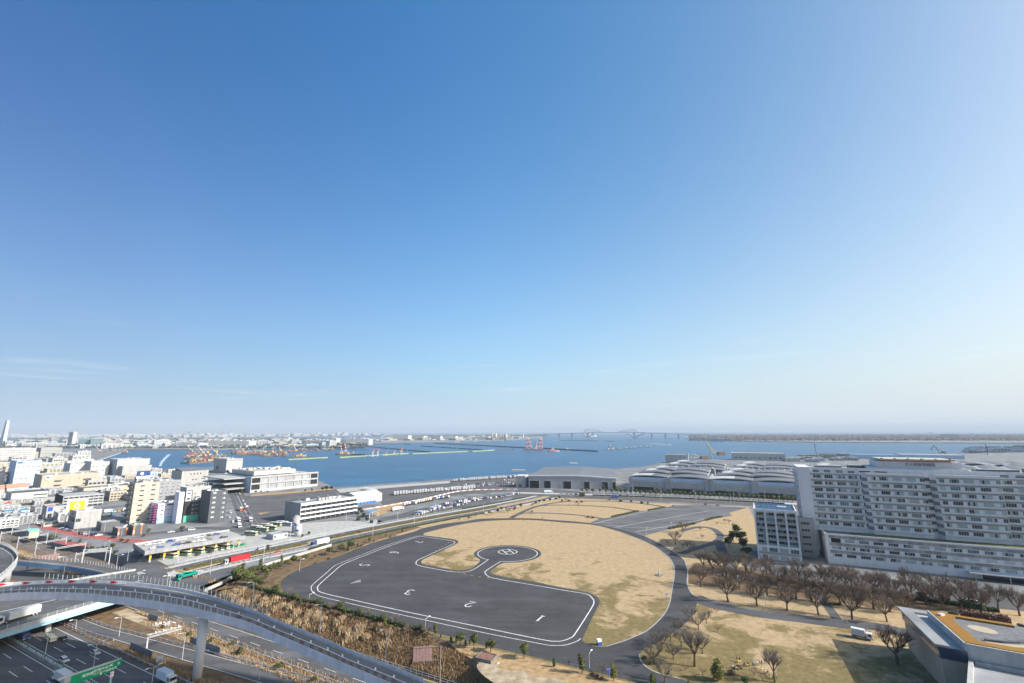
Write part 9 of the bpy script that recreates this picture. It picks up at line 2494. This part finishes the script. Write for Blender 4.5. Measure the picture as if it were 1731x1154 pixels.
for px, yt in ((832,731.8),(838,731.8),(846.5,734),(850.5,734),(855,732.6)):
 p = g(px,742.5,-2); hh = height_at(p,yt); s3 = (p-CAMLOC).dot(_f)/FPX; r = thing('cement_silo','', 'silo', p)
 mb = MB(); mb.tube((0,0,0),(0,0,hh),2.4*s3,2.4*s3,14,W_CREAM); mb.build('shell', r, smooth=True); mb = MB(); mb.tube((0,0,hh),(0,0,hh*1.08),1.0*s3,.8*s3,8,W_LGREY); mb.build('cap', r); sl_.append(r)
rank_labels(sl_, '{} pale silo from the left at the tip of the warehouse island', 'island silos')
p = g(884,738.5,-2); r = thing('lighthouse', 'small white lighthouse tower right of the silos', 'lighthouse', p); hh = height_at(p,732.5); mb = MB(); mb.tube((0,0,0),(0,0,hh),14,9,10,W_WHITE); mb.build('shaft', r); mb = MB(); mb.tube((0,0,hh),(0,0,hh*1.12),12,8,10,W_LGREY); mb.build('lantern', r)
# ferris wheel on the horizon
p = g(301,737,-2); hh = height_at(p,722.5); rad = hh*.48; fw = thing('ferris_wheel', 'faint giant ferris wheel on the hazy skyline', 'ferris wheel', p)
mb = MB(); pr_ = None
for i in range(33):
 a = i*2*math.pi/32; q = Vector((math.cos(a)*rad,0,hh-rad+math.sin(a)*rad))
 if pr_ is not None: mb.bar(pr_, q, 2.6, W_LGREY)
 pr_ = q
mb.build('rim', fw); mb = MB()
for i in range(12): a = i*math.pi/6; mb.bar((0,0,hh-rad),(math.cos(a)*rad,0,hh-rad+math.sin(a)*rad),1.2,W_LGREY)
mb.build('spokes', fw); mb = MB(); mb.bar((-rad*.5,0,0),(0,0,hh-rad),3,W_LGREY); mb.bar((rad*.5,0,0),(0,0,hh-rad),3,W_LGREY); mb.build('support', fw)
# arched rail bridge at the island
p = g(643,741,-2); q = g(668,740,-2); r = thing('arch_bridge', 'faint pale arch bridge left of the island warehouses', 'bridge', p, math.atan2(q.y-p.y,q.x-p.x)); L = (q-p).length; mb = MB(); pr_ = None
for i in range(15):
 t = i/14; v = Vector((L*t,0,6+42*(1-(2*t-1)**2)))
 if pr_ is not None: mb.bar(pr_, v, 5, W_LGREY)
 mb.bar((L*t,0,6),v,1.5,W_LGREY); pr_ = v
mb.build('arch', r); mb = MB(); mb.box(0,L,-8,8,3,8,W_LGREY); mb.build('deck', r)
# far ships and islands works
boat('faint sail shaped ship on the right horizon', 1571.5, 728.6, 260, W_LGREY, False, 1.2)
for i, (px,yb,yt,w_) in enumerate(((1208,745,739.8,13),(1217,745,740.5,14))): tower(('left' if i==0 else 'right')+' blue grey works block on the landfill shore', px, yt, yb, w_, 'shore_works', W_BLUEG, 'works', 40)
for i, (px,yb,yt) in enumerate(((1620,738,726),(1650,738,723))): jib(('left' if i==0 else 'right')+' thin far crane jib on the landfill island', px, yb, -10, yt, STEEL, name='far_crane', z=0)
tower('wide grey works hall on the landfill island', 1606, 733, 738.5, 24, 'works_hall', W_LGREY, 'works', 90)
# ------------------------------------------------------------------ haze: one box of even, thin, pale air over bay and city
def haze_box():
 m = bpy.data.materials.new('haze_air'); m.use_nodes = True
 nt = m.node_tree; nt.nodes.clear()
 out = nt.nodes.new('ShaderNodeOutputMaterial'); v = nt.nodes.new('ShaderNodeVolumePrincipled')
 v.inputs['Color'].default_value = (0.50, 0.57, 0.65, 1); v.inputs['Density'].default_value = HAZE_D; v.inputs['Anisotropy'].default_value = 0.0
 nt.links.new(v.outputs[0], out.inputs['Volume'])
 mb = MB(); mb.box(-43000, 43000, -43000, 43000, -9, 300, m)
 return tag(mb.build('haze'), kind='stuff')
HAZE_D = 7e-5
haze_box()
